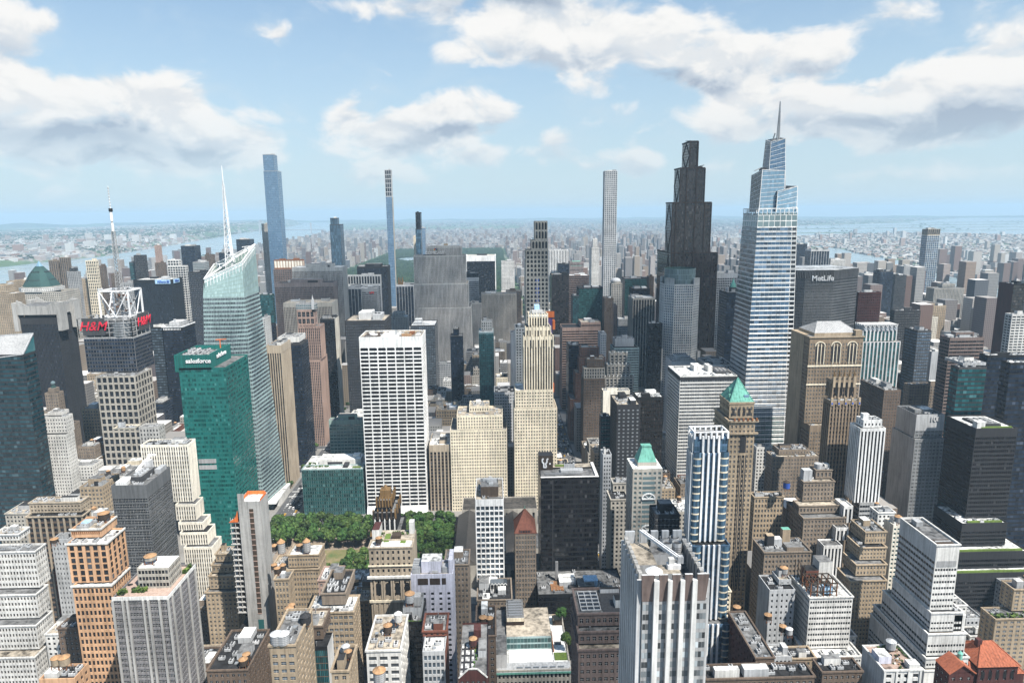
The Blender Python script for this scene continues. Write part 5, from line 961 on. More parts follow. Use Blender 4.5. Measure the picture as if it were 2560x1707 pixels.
@special
def sp_diamond(root, off, d, T, g, wins):
    t = T[0]; u0, u1, v0, v1, z = t['u0'], t['u1'], t['v0'], t['v1'], t['z1']
    def f(h):
        n = 8; w = (u1-u0)/n
        for i in range(n):
            x = u0+w*(i+.5); h.quads([[(x-w/2, v0-.4, z+3), (x, v0-1.4, z-1), (x+w/2, v0-.4, z+3), (x, v0-.6, z+7)]], 'm:steel'); h.bar((x-w/2, v0-.6, z+7.5), (x, v0-.8, z+3), .4, 'ltgrey'); h.bar((x, v0-.8, z+3), (x+w/2, v0-.6, z+7.5), .4, 'ltgrey')
        m = 4; w = (v1-v0)/m
        for i in range(m): y = v0+w*(i+.5); h.bar((u0-.5, y-w/2, z+7.5), (u0-.5, y, z+2), .4, 'ltgrey'); h.bar((u0-.5, y, z+2), (u0-.5, y+w/2, z+7.5), .4, 'ltgrey')
        h.box(u0, u1, v0, v1, z, z+7, 'cement', top='r:whiteroof')
    simple(root, off, 'diamond_crown', f)
@special
def sp_lincoln(root, off, d, T, g, wins):
    t = T[0]; u0, u1, v0, z = t['u0'], t['u1'], t['v0'], t['z1']; v1 = max(t['v1'], v0+40)
    g.box(u0+.02, u1-.02, t['v1'], v1, 0, z, 'tan'); T[0]['v1x'] = v1
    simple(root, off, 'roof', lambda h: (h.quads([[(u0, v0, z-.4), (u1, v0, z-.4), (u1, v1, z-.4), (u0, v1, z-.4)]], 'r:greyroof'), h.box(u0+6, u1-3, v0+4, v1-3, z-.4, z+2.6, 'tan'), hip(h, u0+6, u1-3, v0+4, v1-3, z+2.6, z+11, 'grey', 22)))
    def arc(h):
        for k in range(3):
            x = u0+(u1-u0)*(.2+.3*k)
            for i in range(3): h.box(x-4.2+i*3.2, x-2.4+i*3.2, v0-.12, v0-.02, z-24, z-9, 'charcoal', True); h.box(x-2.4+i*3.2, x-1.8+i*3.2, v0-.5, v0-.02, z-26, z-7, 'cream')
            P = [(x+4.6*cos(q), v0-.25, z-9+4.0*sin(q)) for q in np.linspace(0, pi, 9)]
            for i in range(8): h.bar(P[i], P[i+1], .35, 'cream')
        h.box(u0-.8, u1+.8, v0-.8, v0-.02, z-1.2, z+.1, 'tan', True); h.box(u0-.5, u1+.5, v0-.5, v0-.02, z-28.5, z-27, 'cream', True); h.box(u0-.7, u0-.02, v0, v1, z-1.2, z+.1, 'tan', True); h.box(u0-.5, u1+.5, v0-.5, v0-.02, z-46, z-44.8, 'cream', True)
    simple(root, off, 'gothic_arches', arc)
    simple(root, off, 'corner_turret', lambda h: h.box(u1-7, u1-1, v0+1, v0+7, z, z+5, 'tan'))
@special
def sp_finials(root, off, d, T, g, wins):
    t = T[0]; z = t['z1']
    for k in range(5):
        x = t['u0']+1.2+(t['u1']-t['u0']-2.4)*k/4
        simple(root, off, 'golden_finial', lambda h: (h.box(x-1, x+1, t['v0']-.3, t['v0']+1.6, z-6, z+3, 'tan'), h.ring(x, t['v0']+.7, z+3, z+8, 1.0, .15, 6, 'gold')))
    def f(h):
        for k in range(4):
            x = t['u0']+3.4+(t['u1']-t['u0']-6.8)*k/3; h.box(x-1.1, x+1.1, t['v0']-.1, t['v0']-.02, z-13, z-3, 'black', True)
            P = [(x+1.1*cos(q), t['v0']-.06, z-3+1.1*sin(q)) for q in np.linspace(0, pi, 7)]; h.tris([[P[i], P[i+1], (x, t['v0']-.06, z-3)] for i in range(6)], 'black')
    simple(root, off, 'crown_arcade', f)
    def f(h):
        for k in range(5): x = T[1]['u0']+1+(T[1]['u1']-T[1]['u0']-2)*k/4; h.box(x-.9, x+.9, T[1]['v0']-.6, T[1]['v0']+.8, T[1]['z1']-4, T[1]['z1']+2.4, 'tan'); h.box(x-.5, x+.5, T[1]['v0']-.8, T[1]['v0']-.6, T[1]['z1']-3, T[1]['z1']-1.4, 'blue', True)
    simple(root, off, 'buttresses', f)
@special
def sp_hundred(root, off, d, T, g, wins):
    t = T[0]; u0, u1, v0, z = t['u0'], t['u1'], t['v0'], t['z1']; w = u1-u0
    bc = simple(root, off, 'blank_crown', lambda h: h.box(u0-.01, u1+.3, v0-.4, v0-.03, z-16, z+.2, 'cement', True))
    text('raised_numerals', '100', 6.6, (u0+w*.66, v0-.8, z-4.6), 0, 'ltgrey', bc, off, .7, 0, .12)
@special
def sp_roofwell(root, off, d, T, g, wins):
    t = T[0]; u0, u1, v0, v1, z = t['u0'], t['u1'], t['v0'], t['v1'], t['z1']
    simple(root, off, 'roof_plant', lambda h: (h.box(u0+8, u1-8, v0+8, v1-8, z-1, z+.4, 'charcoal', top='charcoal'), [h.ring(u0+12+5*i, v0+14+5*j, z+.4, z+1.4, 1.7, 1.7, 12, 'grey') for i in range(3) for j in range(3)], [h.bar((u0+8, v0+10+k*3, z+1), (u1-8, v0+10+k*3, z+1), .2, 'grey') for k in range(5)]))
    simple(root, off, 'penthouse', lambda h: h.box(u0+2.5, u0+9, v0+2.5, v0+8, z-1, z+4.5, 'offwhite', top='r:whiteroof'))
    def corner(h):
        for tt in T: h.box(tt['u0']+6, tt['u1']-3, tt['v0']+2, tt['v0']+4, tt['z1']-1, tt['z1']+.4, 'grassgreen')
    simple(root, off, 'roof_planting', corner)
@special
def sp_roofboxes(root, off, d, T, g, wins):
    t = T[0]; u0, u1, v0, v1, z = t['u0'], t['u1'], t['v0'], t['v1'], t['z1']
    for a, b, c, e, hh in ((.36, .5, .5, .8, 5), (.6, .68, .45, .75, 5)): simple(root, off, 'penthouse', lambda h: h.box(u0+(u1-u0)*a, u0+(u1-u0)*b, v0+(v1-v0)*c, v0+(v1-v0)*e, z-1.1, z+hh, 'offwhite', top='r:whiteroof'))
    simple(root, off, 'roof_plant', lambda h: (h.box(u0+42, u1-2, v0+12, v1-10, z-1, z+1, 'dkgrey'), [h.ring(u0+45+4*i, v0+18+6*j, z+1, z+2.2, 1.5, 1.5, 10, 'grey') for i in range(3) for j in range(2)]))
    simple(root, off, 'dark_parapet_band', lambda h: (h.box(u0-.25, u1+.25, v0-.25, v0-.02, z-4.4, z-1.2, 'charcoal', True), h.box(u0-.25, u0-.02, v0, v1, z-4.4, z-1.2, 'charcoal', True)))
@special
def sp_ten40(root, off, d, T, g, wins):
    t = T[0]; u0, u1, v0, v1, z = t['u0'], t['u1'], t['v0'], t['v1'], t['z1']
    cr = simple(root, off, 'copper_roof', lambda h: (h.box(u0-.4, u1+.4, v0-.4, v1+.4, z-1.4, z, 'tan', True), hip(h, u0+.2, u1-.2, v0+.2, v1-.2, z, z+15.5, 'copper')))
    def dorm(h):
        for k in range(2):
            for y in (v0+5+k*5,): h.box(u0+1+k*1.6, u0+3+k*1.6, y, y+1.6, z+2+k*3, z+4.5+k*3, 'copper')
        h.box(u0+11, u0+14.5, v0+2.0, v0+3.6, z+1.6, z+4.6, 'g:ltblue')
    simple(cr, off, 'dormer', dorm)
    def arch(h):
        for k in range(4):
            x = u0+3+(u1-u0-6)*k/3; h.box(x-.9, x+.9, v0-.12, v0-.02, z-10, z-5.4, 'charcoal', True); P = [(x+.9*cos(q), v0-.07, z-5.4+.9*sin(q)) for q in np.linspace(0, pi, 7)]; h.tris([[P[i], P[i+1], (x, v0-.07, z-5.4)] for i in range(6)], 'charcoal')
        zz = T[1]['z1']
        for dz in (0, -9): h.box(u0-1.4, u1+1.4, T[1]['v0']-1.2, T[1]['v0']-.02, zz-1+dz, zz+.3+dz, 'tan', True); h.box(T[1]['u0']-1.2, T[1]['u0']-.02, T[1]['v0'], T[1]['v1'], zz-1+dz, zz+.3+dz, 'tan', True)
        x = (u0+u1)/2; h.box(x-2.2, x+2.2, T[1]['v0']-.14, T[1]['v0']-.02, zz-24, zz-13, 'charcoal', True); P = [(x+2.2*cos(q), T[1]['v0']-.08, zz-13+2.2*sin(q)) for q in np.linspace(0, pi, 9)]; h.tris([[P[i], P[i+1], (x, T[1]['v0']-.08, zz-13)] for i in range(8)], 'charcoal')
        for k in (-2.6, -1.3, 0, 1.3, 2.6): h.box(x+k-.3, x+k+.3, T[1]['v0']-.1, T[1]['v0']-.02, 40, zz-26, 'charcoal', True)
        for k in range(6): h.box(u0+1+k*3.2, u0+2.2+k*3.2, T[1]['v0']-1.6, T[1]['v0']-.6, zz+.2, zz+2, 'rust')
    simple(root, off, 'arched_openings', arch)
@special
def sp_blue425(root, off, d, T, g, wins):
    t = T[1]; z = T[0]['z1']
    def ribs(h):
        for i, tt in enumerate(T):
            c = (tt['u0']+tt['u1'])/2
            for k in (-4.8, -1.7, 1.4, 4.5): h.box(c+k-.55, c+k+.55, tt['v0']-1.3, tt['v0']-.08, tt['z0'] if i else tt['z0'], tt['z1']+.6, 'whitepaint')
            for y in np.linspace(tt['v0']+1, tt['v1']-1, 4): h.box(tt['u0']-.8, tt['u0']-.08, y-.4, y+.4, tt['z0'], tt['z1'], 'whitepaint')
    simple(root, off, 'white_ribs', ribs)
    def bays(h):
        for tt in T[1:]:
            for sx, x in ((-1, tt['u0']+2.8), (1, tt['u1']-2.8)):
                for zz in np.arange(max(tt['z0'], 20), tt['z1']-1, 4.3):
                    h.ring(x, tt['v0']+.6, zz, zz+.9, 2.7, 2.7, 14, 'cream', True, 0, .7); h.ring(x, tt['v0']+.6, zz+.9, zz+4.3, 2.6, 2.6, 14, 'g:deepblue', False, 0, .7)
    simple(root, off, 'curved_bays', bays)
    def crown(h):
        u0, u1, v0, v1 = T[0]['u0'], T[0]['u1'], T[0]['v0'], T[0]['v1']
        for i in range(7): x = u0+(u1-u0)*i/6; h.box(x-.5, x+.5, v0-1, v0+.6, z-1, z+3, 'whitepaint'); h.box(x-.5, x+.5, v1-.6, v1+.5, z-1, z+3, 'whitepaint')
        h.bar((u0, v0, z+2.8), (u1, v0, z+2.8), .4, 'whitepaint'); h.bar((u0, v1, z+2.8), (u1, v1, z+2.8), .4, 'whitepaint'); h.bar((u0, v0, z+2.8), (u0, v1, z+2.8), .4, 'whitepaint'); h.bar((u1, v0, z+2.8), (u1, v1, z+2.8), .4, 'whitepaint')
        h.box(u0+3, u1-4, v0+3, v1-3, z-1, z+1.2, 'dkgrey')
    simple(root, off, 'roof_crown', crown)
@special
def sp_roundtank(root, off, d, T, g, wins):
    t = T[0]; simple(root, off, 'roof_tank', lambda h: (h.ring(t['u0']+4, t['v0']+5, t['z1']-1, t['z1']+3.4, 3.2, 3.2, 16, 'cement'), h.box(t['u1']-5, t['u1']-1, t['v0']+3, t['v0']+8, t['z1']-1, t['z1']+3, 'offwhite')))
    t = T[1]; simple(root, off, 'penthouse', lambda h: h.box(t['u0']+1, t['u0']+8, t['v0']+3, t['v0']+9, t['z1']-1, t['z1']+8, 'steel'))
@special
def sp_penthouses(root, off, d, T, g, wins):
    t = T[0]; u0, v0, z = t['u0'], t['v0'], t['z1']
    simple(root, off, 'penthouse', lambda h: h.box(u0+5, u0+10, v0+8, v0+13, z-1, z+8, 'charcoal', top='tan')); simple(root, off, 'penthouse', lambda h: h.box(u0+10.5, u0+16, v0+9, v0+14, z-1, z+5, 'cement', top='r:whiteroof'))
    simple(root, off, 'penthouse', lambda h: h.box(u0+18, u0+23.5, v0+13, v0+17.5, z-1, z+10, 'tan', top='copper'))
@special
def sp_cage(root, off, d, T, g, wins):
    t = T[0]; u0, u1, v0, v1, z = t['u0'], t['u1'], t['v0'], t['v1'], t['z1']
    def f(h):
        for x in np.linspace(u0+1, u0+17, 5):
            for y in np.linspace(v0+1.5, v0+13, 3): h.bar((x, y, z-1), (x, y, z+8), .28, 'rust')
        for zz in (z+2.5, z+8):
            for y in np.linspace(v0+1.5, v0+13, 3): h.bar((u0+1, y, zz), (u0+17, y, zz), .28, 'wooddark')
            for x in np.linspace(u0+1, u0+17, 5): h.bar((x, v0+1.5, zz), (x, v0+13, zz), .28, 'wooddark')
    simple(root, off, 'steel_cage', f)
    simple(root, off, 'cooling_tower', lambda h: (h.box(u0+3, u0+8.5, v0+3, v0+8, z+.2, z+4.5, 'cement'), h.box(u0+10, u0+15.5, v0+3, v0+8, z+.2, z+4.5, 'skyblue'), [h.ring(u0+5.8+7*i, v0+5.5, z+4.5, z+5.4, 1.8, 1.8, 12, 'dkgrey') for i in range(2)]))
    simple(root, off, 'bulkhead', lambda h: h.box(u0+4, u0+12, v0+15, v0+22, z-1, z+9, 'redbrick', top='r:tar')); simple(root, off, 'bulkhead', lambda h: h.box(u0+12.5, u0+21, v0+16, v0+25, z-1, z+14, 'offwhite', top='r:greyroof'))
    simple(root, off, 'steel_cage', lambda h: [h.bar((x, y, z-1), (x, y, z+12), .25, 'wooddark') for x in (u0-1+2, u0+3) for y in (v0+16, v0+24)]+[h.bar((u0+1, v0+16, z+k), (u0+3, v0+24, z+k), .25, 'wooddark') for k in (3, 7, 12)])
@special
def sp_slabwell(root, off, d, T, g, wins):
    t = T[0]; u0, u1, v0, v1, z = t['u0'], t['u1'], t['v0'], t['v1'], t['z1']
    simple(root, off, 'roof_plant', lambda h: (h.box(u0+2, u1-1.5, v0+1.5, v0+8, z-1.4, z-1, 'wooddark'), h.bar((u0+2, v0+5, z-.6), (u1-2, v0+5, z-.6), .3, 'steel'), h.box(u0+3, u0+7, v0+24, v0+29, z-1, z+2, 'cement')))
    simple(root, off, 'louvre_panel', lambda h: h.box(u0+1.2, u1-1.2, v0-.25, v0-.05, z-13.5, z-10, 'grey', True))
    simple(root, off, 'terrace_wing', lambda h: (h.box(u1+.05, u1+6.5, T[1]['v0'], T[1]['v0']+14, 0, T[1]['z1']-2, 'offwhite', top='r:whiteroof')))
@special
def sp_garden(root, off, d, T, g, wins):
    t = T[1]; simple(root, off, 'roof_planting', lambda h: shrubs(h, t['u0']+1, t['u1']-1, t['v0']+1, t['v0']+6, t['z1']-1, 46, 1.1))
@special
def sp_redroof(root, off, d, T, g, wins):
    t = T[0]; u0, u1, v0, z = t['u0'], t['u1'], t['v0'], t['z1']; v1 = v0+22
    g.box(u0+.02, u1-.02, t['v1'], v1, 0, z, 'maroon')
    tr = simple(root, off, 'tile_roof', lambda h: hip(h, u0-1, u1+1, v0-1, v1+1, z-.2, z+8.5, 'tile', 6)); simple(tr, off, 'chimney', lambda h: h.box(u0+5, u0+7.5, v0+9, v0+12, z+3, z+10, 'maroon'))
    simple(root, off, 'corner_wing', lambda h: (h.box(u0-3.5, u0-.02, v0+2, v0+9, 0, z-4, 'maroon'), hip(h, u0-4, u0+.4, v0+1.5, v0+9.5, z-4, z-1, 'tile'), h.box(u1+.02, u1+5, v0+1, v0+9, 0, z-6, 'maroon'), hip(h, u1-.4, u1+5.5, v0+.5, v0+9.5, z-6, z-3, 'tile')))
    def arches(h):
        for k in range(5):
            x = u0+3+(u1-u0-6)*k/4; h.box(x-1, x+1, v0-.1, v0-.02, z-8, z-4.4, 'black', True); P = [(x+1*cos(q), v0-.06, z-4.4+sin(q)) for q in np.linspace(0, pi, 7)]; h.tris([[P[i], P[i+1], (x, v0-.06, z-4.4)] for i in range(6)], 'black')
    simple(root, off, 'arched_openings', arches)
@special
def sp_gable(root, off, d, T, g, wins):
    t = T[0]; u0, u1, v0, v1, z = t['u0'], t['u1'], t['v0'], t['v1'], t['z1']; m = (u0+u1)/2
    simple(root, off, 'tile_roof', lambda h: (h.quads([[(u0-.6, v0-.6, z-.2), (m, v0-.6, z+5), (m, v1, z+5), (u0-.6, v1, z-.2)], [(m, v0-.6, z+5), (u1+.6, v0-.6, z-.2), (u1+.6, v1, z-.2), (m, v1, z+5)]], 'tile'), h.tris([[(u0, v0, z-.2), (u1, v0, z-.2), (m, v0, z+4.8)]], 'maroon'), h.bar((u0-.6, v0-.6, z-.2), (m, v0-.6, z+5), .3, 'tile'), h.bar((m, v0-.6, z+5), (u1+.6, v0-.6, z-.2), .3, 'tile')))
    simple(root, off, 'cupola', lambda h: (h.ring(m+4, v1-3, z+2, z+5.6, 1.2, 1.2, 10, 'copper'), h.ring(m+4, v1-3, z+5.6, z+7, 1.4, .2, 10, 'copper')))
@special
def sp_terrace(root, off, d, T, g, wins):
    t = T[0]; u0, u1, v0, v1, z = t['u0'], t['u1'], t['v0'], t['v1'], t['z1']
    simple(root, off, 'bulkhead', lambda h: h.box(u0+.6, u0+7, v0+6, v0+13, z-1, z+3, 'lilac', top='r:whiteroof')); simple(root, off, 'bulkhead', lambda h: h.box(u0+13, u1-.6, v0+.6, v0+5, z-1, z+2.2, 'offwhite', top='r:whiteroof'))
    simple(root, off, 'roof_planting', lambda h: (shrubs(h, u0+7.5, u1-1, v0+1.2, v0+3, z-1.1, 10, .6), shrubs(h, u0+7.5, u1-.6, v1-2, v1-.6, z-1.1, 26, .7), shrubs(h, u1-1.4, u1-.5, v0+6, v1-2, z-1.1, 20, .6), shrubs(h, u0+8, u1-3, v0+5, v1-4, z-1.1, 12, .5)))
    simple(root, off, 'terrace_furniture', lambda h: [h.box(x-.5, x+.5, y-.4, y+.4, z-1.1, z-.4, RNG.choice(['offwhite', 'wood', 'charcoal'])) for x, y in [(RNG.uniform(u0+8, u1-3), RNG.uniform(v0+5, v1-3)) for _ in range(16)]])
    def cols(h):
        for k in range(4): x = u0+.4+(u1-u0-.8)*k/3; h.box(x-.5, x+.5, v0-.45, v0-.02, 0, z-1, 'offwhite')
    simple(root, off, 'pilasters', cols)
@special
def sp_crane(root, off, d, T, g, wins):
    t = T[0]; u0, u1, v0, v1, z = 47.0, 67.9, t['v0'], t['v1'], t['z1']; zt = z+9.5
    W = u1-u0; ed = [0, .17, .25, .385, .455, .58, .65, .77, .845, 1.0]   # bay, fin, bay, fin ...
    def fins(h):
        for k in range(4): a, b = u0+W*ed[2*k+1], u0+W*ed[2*k+2]; h.box(a, b, v0-1.6, v0-.02, 0, zt-2, 'offwhite')
        for k in range(9): y = v0+1.2+k*(v1-v0-2.4)/8; h.box(u0-1.5, u0-.02, y-.55, y+.55, 0, zt-3, 'ltgrey'); h.box(u1+.02, u1+1.5, y-.55, y+.55, 0, zt-3, 'ltgrey')
    simple(root, off, 'concrete_fins', fins)
    def crown(h):
        zb = z-.5
        for k in range(5):
            a, b = u0+W*ed[2*k], u0+W*ed[2*k+1]; x = .55 if k == 4 else 0; y = .55 if k == 0 else 0
            h.quads([[(a, v0-.1, zb), (b, v0-.1, zb), (b+x, v0-1.3, zt), (a-y, v0-1.3, zt)]], 'granite'); h.quads([[(a-y, v0-1.3, zt), (b+x, v0-1.3, zt), (b+x, v0-.5, zt), (a-y, v0-.5, zt)]], 'ltgrey')
            h.quads([[(b, v0-.1, zb), (b, v0+.6, zb), (b+x, v0-.5, zt), (b+x, v0-1.3, zt)], [(a, v0+.6, zb), (a, v0-.1, zb), (a-y, v0-1.3, zt), (a-y, v0-.5, zt)]], 'granite')
            h.quads([[(b+x, v0-.5, zt), (a-y, v0-.5, zt), (a, v0+.6, zb), (b, v0+.6, zb)]], 'cement')
            h.box(a, b, v1-.6, v1+.5, zb, zt, 'cement')
        for k in range(8):
            y0 = v0+2+k*(v1-v0-3)/8; y1 = y0+2.3
            h.box(u0-.8, u0+.4, y0, y1, zb, zt-1, 'concrete'); h.box(u1-.4, u1+.8, y0, y1, zb, zt-2.5, 'concrete')
    simple(root, off, 'notched_crown', crown)
    def deck(h):
        zd = z+5.2
        h.quads([[(u0, v0, z), (u1, v0, z), (u1, v1, z), (u0, v1, z)]], 'r:greyroof')
        h.box(u0+.6, u0+8, v0+13, v1-1, z, zd, 'cement', top='r:tanroof'); h.box(u0+8.05, u1-.6, v0+22.5, v1-1, z, zd-1.4, 'cement', top='r:greyroof'); h.box(u0+6, u0+15, v0+8, v0+14, z, zd-.6, 'cement', top='r:tanroof')
        h.box(u0+.4, u1-.4, v0+.7, v0+1.1, z, zd, 'cement'); h.bar((u0+8.4, v0+3, z+.4), (u0+8.4, v0+8, zd), .25, 'steel')
        for k in range(8): h.bar((u0+5.5+.22*k, v0+2, z+.6*k), (u0+6.8+.22*k, v0+2, z+.6*k), .1, 'steel')
    rd = simple(root, off, 'roof', deck)
    simple(rd, off, 'roof_crane', lambda h: (h.box(u0+11, u0+15.5, v0+10.5, v0+13, z+4.6, z+6.2, 'whitepaint'), h.box(u0+11.5, u0+13.4, v0+11, v0+13, z+6.2, z+8.2, 'offwhite'), h.box(u0+14.6, u0+16.6, v0+11.5, v0+13.4, z+6.2, z+8.6, 'cement'), [h.bar((u0+15+dx, v0+12, z+7.5+dz), (u0+5.4+dx, v0+28, z+10.4+dz*.4), .22, 'whitepaint') for dx in (-.5, .5) for dz in (0, 1)], [h.bar((u0+15-.5-9.6*s, v0+12+16*s, z+7.5+2.9*s), (u0+15+.5-9.6*(s+.06), v0+12+16*(s+.06), z+8.4+2.7*s), .14, 'whitepaint') for s in np.linspace(0, .92, 14)], h.bar((u0+5.4, v0+28, z+10.6), (u0+5.4, v0+28, z+6), .08, 'dkgrey')))
    for (x, y) in ((14.3, 28.8), (17.9, 28.8), (14.4, 24.9), (17.9, 24.9)):
        simple(rd, off, 'cooling_fan', lambda h: (h.ring(u0+x, v0+y, z+3.8, z+7.4, 1.75, 1.65, 20, 'ltgrey', False), h.ring(u0+x, v0+y, z+6.6, z+6.65, 1.6, .3, 20, 'dkgrey'), [h.ring(u0+x, v0+y, z+4.3+.7*k, z+4.45+.7*k, 1.82, 1.82, 20, 'dkgrey', False) for k in range(3)]))
    def dish(h):
        x, y, zz = u0+5, v0+5.4, z+7.2; h.ring(x, y, z, zz, .3, .3, 8, 'grey', False)
        for i in range(4): r0, r1 = 2.9*(1-i/4), 2.9*(1-(i+1)/4); h.ring(x, y, zz+.55*i-.03*i*i, zz+.55*(i+1)-.03*(i+1)**2, r0, max(r1, .02), 24, 'whitepaint', False)
    simple(rd, off, 'satellite_dish', dish)
@special
def sp_skylight(root, off, d, T, g, wins):
    t = T[0]; u0, u1, v0, v1, z = t['u0'], t['u1'], t['v0'], t['v1'], t['z1']
    simple(root, off, 'skylight', lambda h: (h.box(u0+2, u0+11, v0+3, v1-3, z-1.1, z-.6, 'cement', top='g:dark'), [h.bar((u0+2, v0+3+k*(v1-v0-6)/5, z-.4), (u0+11, v0+3+k*(v1-v0-6)/5, z-.4), .22, 'ltgrey') for k in range(6)], [h.bar((u0+2+k*3, v0+3, z-.4), (u0+2+k*3, v1-3, z-.4), .16, 'ltgrey') for k in range(4)]))
    simple(root, off, 'roof_deck', lambda h: h.box(u0+12, u1-1, v0+1, v1-1, z-1.1, z-.85, 'dkgrey'))
    simple(root, off, 'penthouse', lambda h: (h.box(u0+18, u0+22.5, v0+5, v0+10, z-1, z+3, 'offwhite', top='r:tar'), h.box(u0+13, u0+22, v1-4, v1-2, z-1, z+1.2, 'ltgrey', top='r:tar')))
@special
def sp_hsbc(root, off, d, T, g, wins):
    t = T[0]; u0, u1, v0, v1, z = t['u0'], t['u1'], t['v0'], t['v1'], t['z1']
    def f(h):
        h.box(u0, u1, v0, v0+2.2, z-1.1, z+.15, 'offwhite'); h.box(u1-2.2, u1, v0+2.2, v1+10, z-1.1, z+.15, 'offwhite')
        h.quads([[(u0, v1, z-1), (u1, v1, z-1), (u1, v1+10, z-1), (u0, v1+10, z-1)]], 'r:tanroof'); h.box(u0+.1, u1-.1, v1+.01, v1+10, 0, z-1.05, 'black')
    simple(root, off, 'roof_rim', f)
    simple(root, off, 'roof_plant', lambda h: (h.box(u0+16, u0+33, v0+11, v0+17, z-1, z+1, 'steel'), h.box(u0+19, u0+27, v0+16, v0+19, z+1, z+4.2, 'cement'), [h.ring(u0+20.5+2.2*k, v0+17.5, z+4.2, z+5, .9, .9, 10, 'dkgrey') for k in range(3)], h.bar((u0+4, v0+8, z), (u0+19, v0+9, z), .35, 'm:steel'), h.bar((u0+4, v0+6, z), (u0+30, v0+7, z), .3, 'm:steel'), [h.bar((u0+24+k, v0+20, z), (u0+24+k, v0+20, z+7), .15, 'grey') for k in (0, 3)]))
    simple(root, off, 'planted_strip', lambda h: h.box(u0+13, u0+22, v1+4, v1+7, z-1, z-.3, 'grassgreen'))
    x0, x1, y0 = u0-.2, u0+10.6, v0+18
    sb = simple(root, off, 'sign_box', lambda h: h.box(x0, x1, y0, y0+9, z-1, z+10.5, 'wooddark', top='charcoal'))
    def logo(h):
        a = x0+2.6; zz = z+1.2; y = y0-.25
        for p, q in (((0, 6.6), (0, 4.6)), ((0, 4.6), (1.2, 3.4)), ((1.2, 3.4), (1.2, 0)), ((3.6, 6.6), (3.6, 4.4)), ((3.6, 4.4), (2.6, 3.0)), ((2.6, 3.0), (3.2, .4)), ((0, 6.6), (1.0, 7.0)), ((3.6, 6.6), (4.6, 7.0)), ((1.2, .2), (3.2, .2))): h.bar((a+p[0], y, zz+p[1]), (a+q[0], y, zz+q[1]), .5, 'whitepaint')
        h.box(a+5.4, a+6.4, y-.2, y, zz+2.4, zz+3.6, 'whitepaint', True)
    simple(sb, off, 'sign_emblem', logo)
    simple(root, off, 'facade_fins', lambda h: (h.box(u0+8.6, u0+9.4, v0-.35, v0-.08, 0, z, 'charcoal'),))
@special
def sp_plant(root, off, d, T, g, wins):
    t = T[0]; u0, u1, v0, v1, z = t['u0'], t['u1'], t['v0'], t['v1'], t['z1']
    simple(root, off, 'roof_deck', lambda h: (h.box(u0+10, u0+19, v0+6, v0+18, z-1.1, z-.5, 'rust'), [h.bar((u0+10, v0+6+k*2, z-.3), (u0+19, v0+6+k*2, z-.3), .15, 'wood') for k in range(7)], [h.bar((u0+10+k*2.2, v0+6, z-.3), (u0+10+k*2.2, v0+18, z-.3), .15, 'wood') for k in range(5)]))
    simple(root, off, 'cooling_tower', lambda h: (h.box(u0+34, u0+44, v0+10, v0+18, z-1, z+4, 'skyblue'), [h.box(u0+34.3+k, u0+34.6+k, v0+9.9, v0+10, z, z+3.6, 'grey') for k in range(10)])); simple(root, off, 'roof_plant', lambda h: (h.box(u0+22, u0+26, v0+14, v0+18, z-1, z+2, 'steel'), h.box(u0+23, u0+28, v0+8, v0+11, z-1, z+1, 'dkgrey'), h.bar((u0+15, v0+20, z), (u0+15, v0+20, z+14), 1.0, 'm:steel')))
@special
def sp_bryant(root, off, d, T, g, wins):
    t = T[0]; u0, u1, v0, v1, z = t['u0'], t['u1'], t['v0'], t['v1'], t['z1']
    simple(root, off, 'penthouse', lambda h: (h.box(u0+4, u1-3.6, v0+6, v0+22, z-1, z+7, 'brown', top='r:greyroof'), [h.bar((u0+4+k*.7, v0+5.95, z+.5), (u0+4+k*.7, v0+5.95, z+7), .1, 'wooddark') for k in range(18)]))
    simple(root, off, 'roof_plant', lambda h: [h.box(u0+5+RNG.uniform(0, 8), u0+7+RNG.uniform(4, 9), v0+9+k*2.4, v0+10.6+k*2.4, z+7, z+8+RNG.random()*2, RNG.choice(['steel', 'ltgrey', 'cement'])) for k in range(5)])
@special
def sp_redpyr(root, off, d, T, g, wins):
    t = T[0]; u0, u1, v0, v1, z = t['u0'], t['u1'], t['v0'], t['v1'], t['z1']
    simple(root, off, 'tile_roof', lambda h: (hip(h, u0-.4, u1+.4, v0-.4, v1+.4, z-.1, z+14, 'redbrick'), h.ring((u0+u1)/2, (v0+v1)/2, z+13, z+16.5, .5, .1, 6, 'copper')))
    simple(root, off, 'dormer', lambda h: (h.box(u0+3.2, u1-3.2, v0-.2, v0+3, z-.1, z+2.4, 'redbrick'), [h.box(u0+4+k*1.8, u0+5.2+k*1.8, v0-.28, v0-.22, z+.5, z+1.9, 'g:dark', True) for k in range(int((u1-u0-8)/1.8)+1)]))
